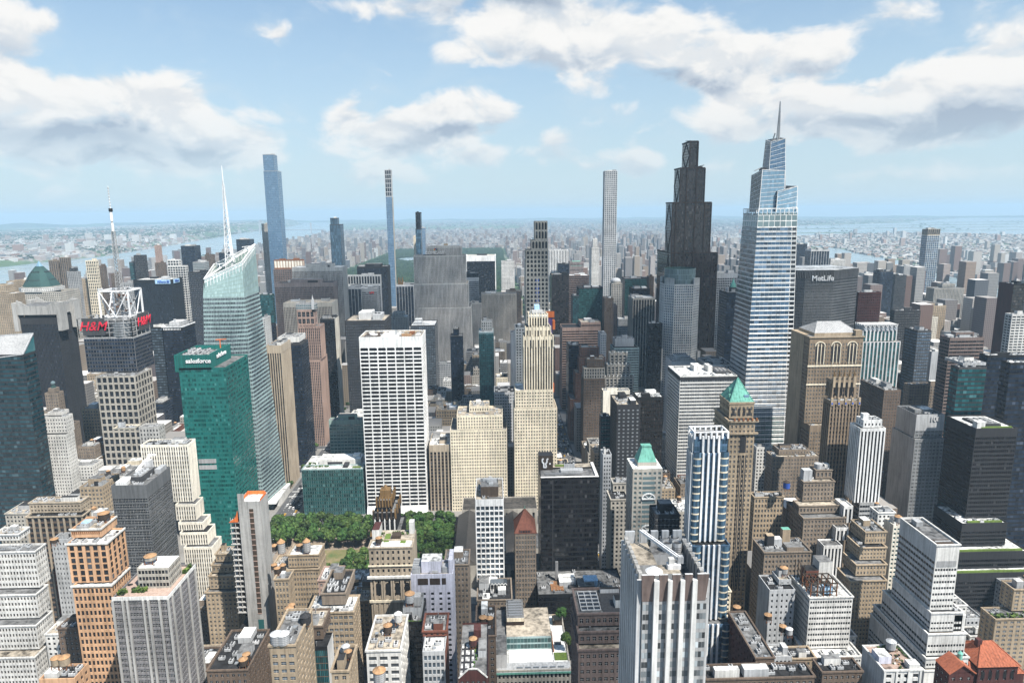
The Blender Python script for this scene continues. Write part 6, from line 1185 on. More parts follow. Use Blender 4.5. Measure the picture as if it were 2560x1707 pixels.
@special
def sp_radiator(root, off, d, T, g, wins):
    def f(h):
        for i, t in enumerate(T[:2]):
            for k in range(6):
                x = t['u0']+(t['u1']-t['u0'])*k/5; h.box(x-.6, x+.6, t['v0']-.5, t['v0']+.9, t['z1']-5, t['z1']+1.6, 'wooddark' if i else 'gold'); h.ring(x, t['v0']+.2, t['z1']+1.6, t['z1']+3.6, .6, .1, 6, 'gold')
            for k in range(4): y = t['v0']+(t['v1']-t['v0'])*k/3; h.box(t['u1']-.8, t['u1']+.6, y-.7, y+.7, t['z1']-4, t['z1']+2.6, 'gold')
        t = T[0]; cx, cyy = (t['u0']+t['u1'])/2, (t['v0']+t['v1'])/2; h.box(cx-3.6, cx+3.6, cyy-3.6, cyy+3.6, t['z1']-1, t['z1']+5.5, 'gold'); h.ring(cx, cyy, t['z1']+5.5, t['z1']+8.5, 2.6, .6, 8, 'gold')
    simple(root, off, 'golden_crown', f)
    def mid(h):
        t = T[1]
        for k in range(5): x = t['u0']+1+(t['u1']-t['u0']-2)*k/4; h.box(x-.45, x+.45, t['v0']-.7, t['v0']-.05, t['z0']-8, t['z0']+9, 'offwhite'); h.ring(x, t['v0']-.3, t['z0']+9, t['z0']+11, .6, .1, 6, 'offwhite')
        t = T[2]
        for k in range(7): x = t['u0']+1+(t['u1']-t['u0']-2)*k/6; h.box(x-.4, x+.4, t['v0']-.5, t['v0']-.03, 12, t['z1']-2, 'black')
        for x in (t['u0'], t['u1']-3): h.box(x, x+3, t['v0']-.6, t['v0']-.05, t['z1']-14, t['z1']-12.5, 'gold', True); h.ring(x+1.5, t['v0']+1, t['z1'], t['z1']+4, 1.2, .1, 6, 'gold')
    simple(root, off, 'stone_tracery', mid)
@special
def sp_library(root, off, d, T, g, wins):
    t = T[0]; z = t['z1']
    def wing(h, u0, u1, v0, v1, zt, rh, along):
        h.box(u0, u1, v0, v1, 0, zt, 'lime', top='r:greyroof')
        if along == 'v':
            m = (u0+u1)/2; h.quads([[(u0-.3, v0-.3, zt), (m, v0-.3+3, zt+rh), (m, v1, zt+rh), (u0-.3, v1, zt)], [(m, v0+2.7, zt+rh), (u1+.3, v0-.3, zt), (u1+.3, v1, zt), (m, v1, zt+rh)]], 'slate'); h.tris([[(u0-.3, v0-.3, zt), (u1+.3, v0-.3, zt), (m, v0+2.7, zt+rh)]], 'slate')
        else:
            m = (v0+v1)/2; h.quads([[(u0, v0-.3, zt), (u1, v0-.3, zt), (u1, m, zt+rh), (u0, m, zt+rh)], [(u1, v1+.3, zt), (u0, v1+.3, zt), (u0, m, zt+rh), (u1, m, zt+rh)]], 'slate'); h.tris([[(u1, v0-.3, zt), (u1, v1+.3, zt), (u1, m, zt+rh)], [(u0, v1+.3, zt), (u0, v0-.3, zt), (u0, m, zt+rh)]], 'slate')
    simple(root, off, 'reading_room_wing', lambda h: wing(h, -38, -17, 542, 639.9, 22, 6, 'v'))
    simple(root, off, 'south_wing', lambda h: (wing(h, -16.9, 60, 545, 562, 20, 5, 'u'), [(h.box(x-1.6, x+1.6, 544.9, 544.98, 6, 13, 'charcoal', True), h.tris([[(x+1.6*cos(a), 544.94, 13+1.6*sin(a)), (x+1.6*cos(b), 544.94, 13+1.6*sin(b)), (x, 544.94, 13)] for a, b in zip(np.linspace(0, pi, 9)[:-1], np.linspace(0, pi, 9)[1:])], 'charcoal')) for x in np.arange(-12, 58, 6.2)]))
    simple(root, off, 'middle_wing', lambda h: wing(h, 8, 24, 562.1, 639.8, 21, 5, 'v'))
    simple(root, off, 'front_wing', lambda h: wing(h, 60.1, 78, 545, 639.8, 22, 5, 'v'))
    simple(root, off, 'court_block', lambda h: (h.box(-16, 7, 575, 600, 0, 17, 'lime', top='r:whiteroof'), h.box(25, 59, 580, 610, 0, 16, 'lime', top='r:greyroof')))
@special
def sp_lordtaylor(root, off, d, T, g, wins):
    t = T[0]; u0, u1, v0, v1, z = t['u0'], t['u1'], t['v0'], t['v1'], t['z1']
    w2 = []; h = G(); h.box(5, 33, 387.2, 418.5, z-1, z+8, 'ltgrey', top='r:tanroof'); facade(h, dict(STY['low1100'], glass='green', span='paleteal', fh=4.2, bay=2.2), (5, 387), (1, 0), 28, z-1, z+7.8, w2); facade(h, dict(STY['low1100'], glass='green', span='paleteal', fh=4.2, bay=2.2), (33.2, 387), (0, 1), 31, z-1, z+7.8, w2)
    for w in w2: h.quads(w['q'], w['key'])
    h.obj('glass_penthouse', root, off)
    simple(root, off, 'mechanical_block', lambda h: (h.box(5.2, 16.5, 399, 421, z+8, z+13, 'bronze', top='r:greyroof'), [h.box(6.5, 15.5, 401+k*3, 403+k*3, z+13, z+13.8, 'm:steel') for k in range(6)], h.box(5.4, 16.4, 398.6, 398.95, z+10.8, z+13.2, 'cream')))
    simple(root, off, 'mansard_edge', lambda h: (h.quads([[(u0-.6, v0-.8, z-1.2), (u1+.6, v0-.8, z-1.2), (u1, v0+5, z+1.4), (u0, v0+5, z+1.4)]], 'cement'), h.box(u0-.9, u1+.9, v0-1.1, v0-.85, z-2.2, z-1, 'copper', True), [h.box(x, x+3.4, v0+1.4, v0+2.2, z+.3, z+.65, 'g:ltgrey', True) for x in np.arange(u0+12, u1-4, 5)]))
    simple(root, off, 'end_pavilion', lambda h: (h.box(u0-.4, 4.8, v0+2, v0+22, z-1, z+9, 'ltgrey', top='r:greyroof'), h.box(u0-.4, 4.6, v0+24, v1-3, z-1, z+6, 'cement', top='r:greyroof')))
    simple(root, off, 'white_terrace', lambda h: (h.box(33.6, u1-.5, v0+6, v1-2, z-1, z-.7, 'white'), h.box(6, 33, v0+6, 386.6, z-1, z-.7, 'white'), h.box(34.2, u1-.8, v0+9, v0+16, z-.7, z-.2, 'grassgreen'), h.box(36, u1-.6, v1-12, v1-5, z-.7, z+3.2, 'wooddark', top='tan'), [h.box(35.5+k*.9, 36+k*.9, v0+24, v0+27, z-.7, z, 'dkgrey') for k in range(5)], h.box(33.8, 34.5, v0+17, v0+38, z-.7, z+.4, 'rust')))
@special
def sp_clubhouse(root, off, d, T, g, wins):
    t = T[0]; u0, u1, v0, v1, z = t['u0'], t['u1'], t['v0'], t['v1'], t['z1']
    v2 = v0+26; g.box(u0+.02, u1-.02, v1, v2, 0, z-1.05, 'beige', top='r:tanroof')
    def f(h):
        h.box(u0-1.6, u1+1.2, v0-1.6, v0-.05, z-21, z-19.6, 'offwhite', True); h.box(u0-.8, u1+.6, v0-.8, v0-.05, z-13, z-12.2, 'cream', True)
        for k in range(4):
            x = u0+5+(u1-u0-9)*k/3; h.box(x-1.5, x+1.5, v0-.16, v0-.04, z-33, z-26, 'black', True); P = [(x+1.5*cos(q), v0-.1, z-26+1.5*sin(q)) for q in np.linspace(0, pi, 9)]; h.tris([[P[i], P[i+1], (x, v0-.1, z-26)] for i in range(8)], 'black')
            for s in (-2.4, 2.4): h.box(x+s-.45, x+s+.45, v0-.6, v0-.04, z-36, z-22, 'beige')
        for k in range(8): x = u0+2.2+(u1-u0-4.4)*k/7; h.box(x-.7, x+.7, v0-.55, v0-.05, z-80, z-38, 'beige')
        h.box(u0-.9, u1+.6, v0-.9, v0-.05, z-38, z-36.4, 'cream', True)
    simple(root, off, 'stone_front', f)
    simple(root, off, 'roof_planting', lambda h: (h.box(u0+8, u0+11.5, v0+9, v0+20, z-1, z-.6, 'grassgreen'), h.box(u0+19, u0+22.5, v0+7, v0+10, z-1, z-.6, 'grassgreen'), shrubs(h, u0+3, u0+7, v0+8, v0+22, z-1, 24, .8), shrubs(h, u0+12, u1-4, v0+19, v0+23, z-1, 24, .8), h.box(u0+13, u0+18.5, v0+12, v0+18, z-1, z+1.6, 'wooddark')))
    simple(root, off, 'penthouse', lambda h: (h.box(u0+.4, u0+5, v0+12, v0+24, z-1, z+6, 'offwhite', top='maroon'), h.box(u1-4, u1-.8, v0+20, v0+25, z-1, z+7, 'offwhite')))
@special
def sp_lilac(root, off, d, T, g, wins):
    t = T[0]; u0, u1, v0, v1, z = t['u0'], t['u1'], t['v0'], t['v1'], t['z1']
    simple(root, off, 'penthouse', lambda h: (h.box(u0+6, u1-7, v0+3, v1-4, z-1, z+6.5, 'lilac', top='r:whiteroof'), h.box(u1-2.6, u1-.2, v0+2, v1-1, z-1, z+7.5, 'lilac'))); simple(root, off, 'roof_plant', lambda h: (h.box(u0+.6, u0+5.4, v0+2, v1-2, z-1, z+2.5, 'cement'), h.box(u1-6.4, u1-2.8, v0+3, v0+8, z-1, z+2.5, 'steel'), [h.bar((u0+.6, v0+2+k*2, z+3), (u0+5.4, v0+2+k*2, z+3), .15, 'steel') for k in range(6)]))
    simple(root, off, 'louvre_opening', lambda h: [h.box(u0+a, u0+b, v0-.1, v0-.03, z-6.6, z-2.6, 'wooddark', True) for a, b in ((4, 10), (11, 17), (18, 20.4))]+[h.box(u0+a, u0+a+.25, v0-.18, v0-.11, z-6.6, z-2.6, 'bronze', True) for a in np.arange(4, 20.2, .9) if not (10 < a < 11 or 17 < a < 18)])
@special
def sp_tankfront(root, off, d, T, g, wins):
    t = T[0]; u0, u1, v0, v1, z = t['u0'], t['u1'], t['v0'], t['v1'], t['z1']
    simple(root, off, 'penthouse', lambda h: (h.box(u0+1, u1-1, v0+5, v1-2, z-1, z+5, 'cement', top='r:greyroof'), h.box(u0+6.5, u1-1.4, v0+7, v0+12, z+5, z+10, 'grey'))); simple(root, off, 'roof_planting', lambda h: shrubs(h, u0+.6, u1-.6, v0+.5, v0+2, z-1, 26, .6))
    tank(u0+4.6, v0+8, z+5, 2.6, 4.6, 'copper-capped wooden water tank above the narrow black building', 'steel')
@special
def sp_gablered(root, off, d, T, g, wins):
    t = T[0]; u0, u1, v0, v1, z = t['u0'], t['u1'], t['v0'], t['v1'], t['z1']; m = (u0+u1)/2
    def f(h):
        h.quads([[(u0, v0-.05, z-1), (u1, v0-.05, z-1), (m+2, v0-.05, z+3.4), (m-2, v0-.05, z+3.4)]], 'maroon'); h.bar((u0, v0-.1, z-.8), (m-2, v0-.1, z+3.5), .25, 'offwhite'); h.bar((m+2, v0-.1, z+3.5), (u1, v0-.1, z-.8), .25, 'offwhite'); h.bar((m-2, v0-.1, z+3.5), (m+2, v0-.1, z+3.5), .25, 'offwhite')
        h.quads([[(u1, v0+.6, z-1), (u0, v0+.6, z-1), (m-2, v0+.6, z+3.4), (m+2, v0+.6, z+3.4)]], 'maroon')
    simple(root, off, 'gable', f)
    def chk(h):
        n = 6; 
        for i in range(n):
            for j in range(14): x, y = u0+.6+i*.95, v0+2+j*1.6; h.quads([[(x, y, z-.95), (x+.95, y, z-.95), (x+.95, y+1.6, z-.95), (x, y+1.6, z-.95)]], ['offwhite', 'charcoal', 'grey'][(i*7+j*5+i*j) % 3])
        h.quads([[(u0, v0, z-1), (u1, v0, z-1), (u1, v1, z-1), (u0, v1, z-1)]], 'r:greyroof')
    simple(root, off, 'checkered_terrace', chk)
    simple(root, off, 'roof_planting', lambda h: shrubs(h, u0+6.6, u0+7.8, v0+4, v1-4, z-1, 24, .6)); simple(root, off, 'penthouse', lambda h: (h.box(u0+8.4, u1-.6, v0+14, v0+24, z-1, z+2.4, 'cement', top='r:greyroof'), h.box(u0+6, u0+9.4, v0+26, v0+31, z-1, z+5, 'maroon')))
@special
def sp_zigzag(root, off, d, T, g, wins):
    t = T[0]; u0, u1, v0, v1, z = t['u0'], t['u1'], t['v0'], t['v1'], t['z1']
    def f(h):
        for k in range(5): x = u0+9+k*2.3; h.bar((x, v0+12, z+3.6), (x+1.15, v0+12, z+5), .16, 'offwhite'); h.bar((x+1.15, v0+12, z+5), (x+2.3, v0+12, z+3.6), .16, 'offwhite'); h.quads([[(x, v0+12, z+3.6), (x+2.3, v0+12, z+3.6), (x+2.3, v0+20, z+3.8), (x, v0+20, z+3.8)]], 'g:grey'); h.bar((x, v0+12, z-1), (x, v0+12, z+3.6), .14, 'offwhite')
        h.box(u0+9, u0+20, v0+12.5, v0+20, z-1, z+3.2, 'charcoal')
    simple(root, off, 'solar_frame', f); simple(root, off, 'penthouse', lambda h: (h.box(u0+1, u0+8, v0+14, v0+24, z-1, z+4, 'cement', top='r:greyroof'), h.box(u0+3.5, u0+8.4, v0+2, v0+9, z-1, z-.4, 'white')))
@special
def sp_slab(root, off, d, T, g, wins):
    t = T[0]; u0, u1, v0, v1, z = t['u0'], t['u1'], t['v0'], t['v1'], t['z1']
    g.quads([[(u0, v0, z-.6), (u1, v0, z-.6), (u1, v1, z-.6), (u0, v1, z-.6)]], 'r:whiteroof')
    def slot(h):   # the open shaft down the face, one floor edge at every storey
        h.box(u0+6.6, u0+9.2, v0-.06, v0-.02, 66, z-5, 'wooddark', True)
        for zz in np.arange(66, z-6, 3.65): h.box(u0+6.6, u0+9.2, v0-.25, v0-.07, zz, zz+.5, 'pink', True)
        h.box(u0+6.4, u0+10, v0-.06, v0-.02, 8, 62, 'g:green', True)
    simple(root, off, 'open_shaft', slot)
    def joints(h):
        for zz in np.arange(10, z, 7.3): h.box(u0-.03, u1+.03, v0-.03, v0-.005, zz, zz+.12, 'grey', True); h.box(u1+.005, u1+.03, v0, v1, zz, zz+.12, 'grey', True)
        for x in (u0+6.2, u0+9.6): h.box(x-.06, x+.06, v0-.03, v0-.005, 0, z, 'grey', True)
    simple(root, off, 'form_joints', joints)
    a = u0-6.6
    def floors(h):
        zz = 66.0; k = 0
        while zz < z-13:
            h.box(a-.3*(k % 2), u0-.05, v0+1, v1-1, zz, zz+.45, 'concrete', True, 'concrete')
            for x in (a+.4, a+3.2): h.box(x, x+.35, v0+1.3, v0+1.6, zz+.45, zz+3.65, 'concrete')
            zz += 3.65; k += 1
        h.box(a+1.6, u0-.06, v0+3, v1-2, 66, z-12, 'wooddark')  # dark fill box: shade between the floors put in as colour
    simple(root, off, 'open_floors', floors)
    simple(root, off, 'safety_net', lambda h: h.quads([[(a-.5, v0+.6, z-14), (u0-1, v0+.6, z-14), (u0-1, v0+.6, z-6), (a+4, v0+.6, z-11)]], 'orangenet'))
    for q in ((u0+2, u0+2.2, v0+2, v1-2, z-.5, z+1.6, 'orangenet'), (u0+2, u1-1, v1-2, v1-1.8, z-.5, z+1.8, 'orangenet'), (u1-.4, u1-.2, v0+1, v1-2, z-.5, z+1.2, 'orangenet')): simple(root, off, 'safety_net', lambda h: h.box(*q))
    simple(root, off, 'wall_stub', lambda h: h.box(u0-.05, u0+4, v0+.1, v0+.3, z-.6, z+5, 'concrete'))
    simple(root, off, 'base_building', lambda h: h.box(a, u0-.08, v0+1.5, v1, 0, 55, 'wooddark', top='r:tar'))
@special
def sp_orangetop(root, off, d, T, g, wins):
    t = T[0]; u0, u1, v0, v1, z = t['u0'], t['u1'], t['v0'], t['v1'], t['z1']
    def f(h):
        for tt, dz in ((T[0], .3), (T[1], .3), (T[2], .3)): h.box(tt['u0']-.6, tt['u1']+.6, tt['v0']-.6, tt['v0']-.05, tt['z1']-.6, tt['z1']+dz, 'offwhite', True); h.box(tt['u1']+.05, tt['u1']+.6, tt['v0']-.05, tt['v1'], tt['z1']-.6, tt['z1']+dz, 'offwhite', True)
        h.box(u0-.1, u1+.1, v0-.18, v0-.05, z-9, z-8.2, 'rust', True)
        for k in range(14): x = u0+1+k*(u1-u0-2)/13; h.box(x-.25, x+.25, v0-.2, v0-.05, z-3, z-1.6, 'rust', True)
    simple(root, off, 'cornice', f)
    simple(root, off, 'roof_plant', lambda h: (h.box(u0+3.5, u0+8, v0+3, v0+8, z-1, z+1.6, 'cement'), [h.box(u0+4+k, u0+4.7+k, v0+3.4, v0+7.6, z+1.6, z+2.2, 'skyblue') for k in range(4)]))
    tank(u1-4, v1-5, z-1, 3.0, 3.0, 'low orange topped water tank on the orange brick tower', 'wooddark')
@special
def sp_greyterrace(root, off, d, T, g, wins):
    t = T[0]; u0, u1, v0, v1, z = t['u0'], t['u1'], t['v0'], t['v1'], t['z1']
    P = dict(u0=u0+8, u1=u1-3.0, v0=v0+9, v1=v0+22, z0=z-1, z1=z+10)
    w2 = []; h = G(); st = dict(STY['greyterrace'], wall='lime', fh=3.5, bay=1.6, top=1)
    facade(h, st, (P['u0'], P['v0']), (1, 0), P['u1']-P['u0'], P['z0'], P['z1'], w2); facade(h, st, (P['u1'], P['v0']), (0, 1), 13, P['z0'], P['z1'], w2)
    h.quads([[(P['u0'], P['v1'], P['z0']), (P['u0'], P['v0'], P['z0']), (P['u0'], P['v0'], P['z1']), (P['u0'], P['v1'], P['z1'])]], 'lime'); h.quads([[(P['u0'], P['v0'], P['z1']-.6), (P['u1'], P['v0'], P['z1']-.6), (P['u1'], P['v1'], P['z1']-.6), (P['u0'], P['v1'], P['z1']-.6)]], 'r:whiteroof')
    for w in w2: h.quads(w['q'], w['key'])
    h.obj('penthouse', root, off)
    simple(root, off, 'terrace_deck', lambda h: (h.box(u0+.6, u1-.6, v0+.6, v1-.6, z-1.1, z-.9, 'pinkdeck'), h.box(u0-.3, u1+.3, v0-.3, v0-.03, z-1.6, z+.2, 'offwhite', True), h.box(u1+.03, u1+.3, v0, v1, z-1.6, z+.2, 'offwhite', True)))
    simple(root, off, 'roof_planting', lambda h: (shrubs(h, u0+1, u0+4, v0+3, v0+6, z-.9, 16, 1.1), shrubs(h, u0+7, u0+13, v0+5.5, v0+8, z-.9, 26, 1.1), shrubs(h, u1-2.6, u1-1, v1-8, v1-2, z-.9, 24, 1.1), shrubs(h, u0+5, u0+7, v0+14, v0+21, z-.9, 14, .9)))
    simple(root, off, 'terrace_furniture', lambda h: [h.box(x-.6, x+.6, y-.4, y+.4, z-.9, z-.3, 'charcoal') for x, y in [(RNG.uniform(u0+1, u0+8), RNG.uniform(v0+3, v0+14)) for _ in range(9)]])
    def ribs(h):
        for s in (.0, .18, .26, .55, .64, .84, 1.0): x = u0+(u1-u0)*s; h.box(x-.5, x+.5, v0-.7, v0-.03, 0, z-1.6, 'concrete')
        for s in (.12, .4, .68, .95): y = v0+(v1-v0)*s; h.box(u1+.03, u1+.7, y-.4, y+.4, 0, z-1.6, 'concrete')
    simple(root, off, 'concrete_ribs', ribs)
    tank(P['u0']+4, P['v0']+6, P['z1']-.6, 2.8, 1.8, 'flat orange topped tank on the penthouse of the grey terrace tower', 'lime')
@special
def sp_whiteplant(root, off, d, T, g, wins):
    t = T[0]; u0, u1, v0, v1, z = t['u0'], t['u1'], t['v0'], t['v1'], t['z1']
    simple(root, off, 'roof_plant', lambda h: (h.box(u0+2, u0+9, v0+2, v0+12, z-1, z+1.6, 'white'), h.box(u0+10, u0+17, v0+6, v0+24, z-1, z+3.4, 'dkgrey', top='r:greyroof'), [h.ring(u0+12+3*(k % 2), v0+9+3.2*(k//2), z+3.4, z+4.4, 1.2, 1.2, 12, 'steel') for k in range(8)], h.box(u0+8, u0+13, v0+26, v0+31, z-1, z+7, 'ltgrey', top='r:whiteroof'), h.box(u0+18, u1-1.4, v0+22, v1-2, z-1, z+2.4, 'cement')))
    simple(root, off, 'roof_crane', lambda h: (h.bar((u0+7, v0+22, z+3), (u0+11, v0+32, z+9), .6, 'white'), h.bar((u0+9, v0+33, z+9.4), (u0+15, v0+31, z+9.8), .5, 'white'), h.box(u0+6, u0+9, v0+20, v0+24, z-1, z+3, 'white')))
@special
def sp_low1100(root, off, d, T, g, wins):
    t = T[0]; u0, u1, v0, z = t['u0'], t['u1'], t['v0'], t['z1']; v1 = v0+44
    g.box(u0+.02, u1-.02, t['v1'], v1, 0, z-1.05, 'paleteal', top='r:whiteroof')
    simple(root, off, 'penthouse', lambda h: (h.box(u0+15, u1-5, v0+16, v0+34, z-1, z+4.5, 'offwhite', top='r:whiteroof'), h.box(u0+24, u0+40, v0+15.8, v0+15.98, z-1, z+1.8, 'charcoal', True), h.box(u1-22, u1-17, v0+5, v0+16, z-1, z+1.6, 'charcoal'), h.box(u1-14, u1-7, v0+22, v0+29, z+4.5, z+7.5, 'white')))
    simple(root, off, 'roof_planting', lambda h: (shrubs(h, u0+2, u0+26, v0+8, v0+11, z-1, 36, .8), h.box(u1-12, u1-3, v0+4, v0+9, z-1, z-.6, 'grassgreen'), shrubs(h, u0+3, u0+11, v0+14, v0+22, z-1, 20, .8)))
@special
def sp_grace(root, off, d, T, g, wins):
    t = T[0]; u0, u1, v0, v1, z = t['u0'], t['u1'], t['v0'], t['v1'], t['z1']
    simple(root, off, 'roof_plant', lambda h: (h.box(u0+4, u0+20, v0+4, v0+30, z-1.1, z-.3, 'wooddark'), h.ring(u0+13, v0+14, z-.3, z+.6, 4.2, 4.2, 24, 'offwhite'), h.ring(u0+9, v0+24, z-.3, z+.4, 3.2, 3.2, 24, 'offwhite'), h.box(u0+22, u0+40, v0+6, v0+32, z-1.1, z-.4, 'white'), h.box(u0+43, u0+53, v0+6, v0+9, z-1.1, z+1.5, 'wood'), h.box(u0+35, u0+37.4, v0+14, v0+17, z-1, z+4, 'steel'), h.box(u0+50, u0+55, v0+16, v0+22, z-1.1, z+2, 'rust'), h.box(u0+44, u0+58, v0+25, v0+34, z-1.1, z+.3, 'tan'), h.box(u0+57, u0+62, v0+8, v0+16, z-1.1, z+.5, 'ltgrey')))
    simple(root, off, 'sloping_base', lambda h: h.quads([[(u0, v0-5, 0), (u1, v0-5, 0), (u1, v0-.05, 9), (u0, v0-.05, 9)]], 'white'))
    simple(root, off, 'attic_slot', lambda h: [h.box(u0+1.2+k*9.1, u0+8.2+k*9.1, v0-.06, v0-.02, z-12.2, z-11.4, 'black', True) for k in range(7)])
@special
def sp_five00(root, off, d, T, g, wins):
    t = T[0]; u0, u1, v0, v1, z = t['u0'], t['u1'], t['v0'], t['v1'], t['z1']
    def f(h):
        for tt in T[:3]:
            n = 7
            for k in range(n+1): x = tt['u0']+(tt['u1']-tt['u0'])*k/n; h.box(x-.5, x+.5, tt['v0']-.5, tt['v0']-.02, tt['z1']-11, tt['z1']+1.6, 'cream')
        h.box(u0-.4, u1+.4, v0-.4, v0-.02, z-2.2, z-.4, 'offwhite', True)
    simple(root, off, 'stone_piers', f)
    def top(h):
        h.box(u0+4, u1-5, v0+5, v1-4, z-1, z+4.5, 'ltgrey', top='r:greyroof'); h.box(u0+6.5, u1-8, v0+6, v1-8, z+4.5, z+9, 'skyblue'); 
        for k in range(6): h.bar((u0+2+3*k, v0+3, z-1), (u0+2+3*k, v0+3, z+5), .16, 'offwhite')
        h.bar((u0+2, v0+3, z+4), (u0+17, v0+3, z+4), .2, 'offwhite'); h.bar((u0+11, v0+9, z+9), (u0+11, v0+9, z+13), .2, 'grey')
    simple(root, off, 'roof_plant', top)
@special
def sp_mansard(root, off, d, T, g, wins):
    t = T[0]; u0, u1, v0, z = t['u0'], t['u1'], t['v0'], t['z1']; v1 = v0+22; g.box(u0+.02, u1-.02, t['v1'], v1, 0, z, 'lime', top='r:whiteroof')
    g.quads([[(u0, v0, z), (u1, v0, z), (u1, t['v1'], z), (u0, t['v1'], z)]], 'r:whiteroof')
    def f(h):
        a, b, c, e = u0+4.5, u1-3, v0+5, v0+17; h.box(a, b, c, e, z, z+3, 'lime'); P = [(a, c), (b, c), (b, e), (a, e)]; Q = [(a+3.6, c+3.6), (b-3.6, c+3.6), (b-3.6, e-3.6), (a+3.6, e-3.6)]
        for i in range(4): j = (i+1) % 4; h.quads([[(*P[i], z+3), (*P[j], z+3), (*Q[j], z+13), (*Q[i], z+13)]], 'copper')
        h.box(Q[0][0]-.3, Q[1][0]+.3, Q[0][1]-.3, Q[2][1]+.3, z+13, z+14, 'copper')
    simple(root, off, 'copper_roof', f)
    def bal(h):
        x = (u0+u1)/2+1
        for zz in (z-22, z-46, z-70):
            P = [(x+4.6*cos(q), v0-.5, zz+3.6*sin(q)) for q in np.linspace(0, pi, 10)]
            for i in range(9): h.bar(P[i], P[i+1], .4, 'white')
            h.box(x-4.8, x+4.8, v0-1, v0-.03, zz-.7, zz, 'white', True); h.bar((x, v0-.5, zz), (x-2.6, v0-.5, zz+2.6), .2, 'white'); h.bar((x, v0-.5, zz), (x+2.6, v0-.5, zz+2.6), .2, 'white')
        for zz in np.arange(z-80, z-5, 3.6): h.box(x-4.4, x+4.4, v0-.06, v0-.02, zz, zz+2, 'g:pale', True)
    simple(root, off, 'arched_balconies', bal)
TANKS = []
def tank(x, y, z, r, h, label, body='wooddark', cap='wood', legs=2.2):
    TANKS.append((x, y, z, r, h, label, body, cap, legs))
def shrubs(g, x0, x1, y0, y1, z, n, s):
    for _ in range(n):
        x, y, r = RNG.uniform(x0, x1), RNG.uniform(y0, y1), s*RNG.uniform(.5, 1.1); k = RNG.choice(['leaf', 'leaf2', 'leaf', 'grassgreen'])
        for _ in range(7):
            a, b = RNG.uniform(0, 2*pi), RNG.uniform(-.6, .6); d = Vector((cos(a), sin(a), b))*r*.7; e = Vector((-sin(a), cos(a), RNG.uniform(-1, 1)))*r*.7; c = Vector((x, y, z+r*RNG.uniform(.4, 1.2))); g.quads([[c-d-e, c+d-e, c+d+e, c-d+e]], k)
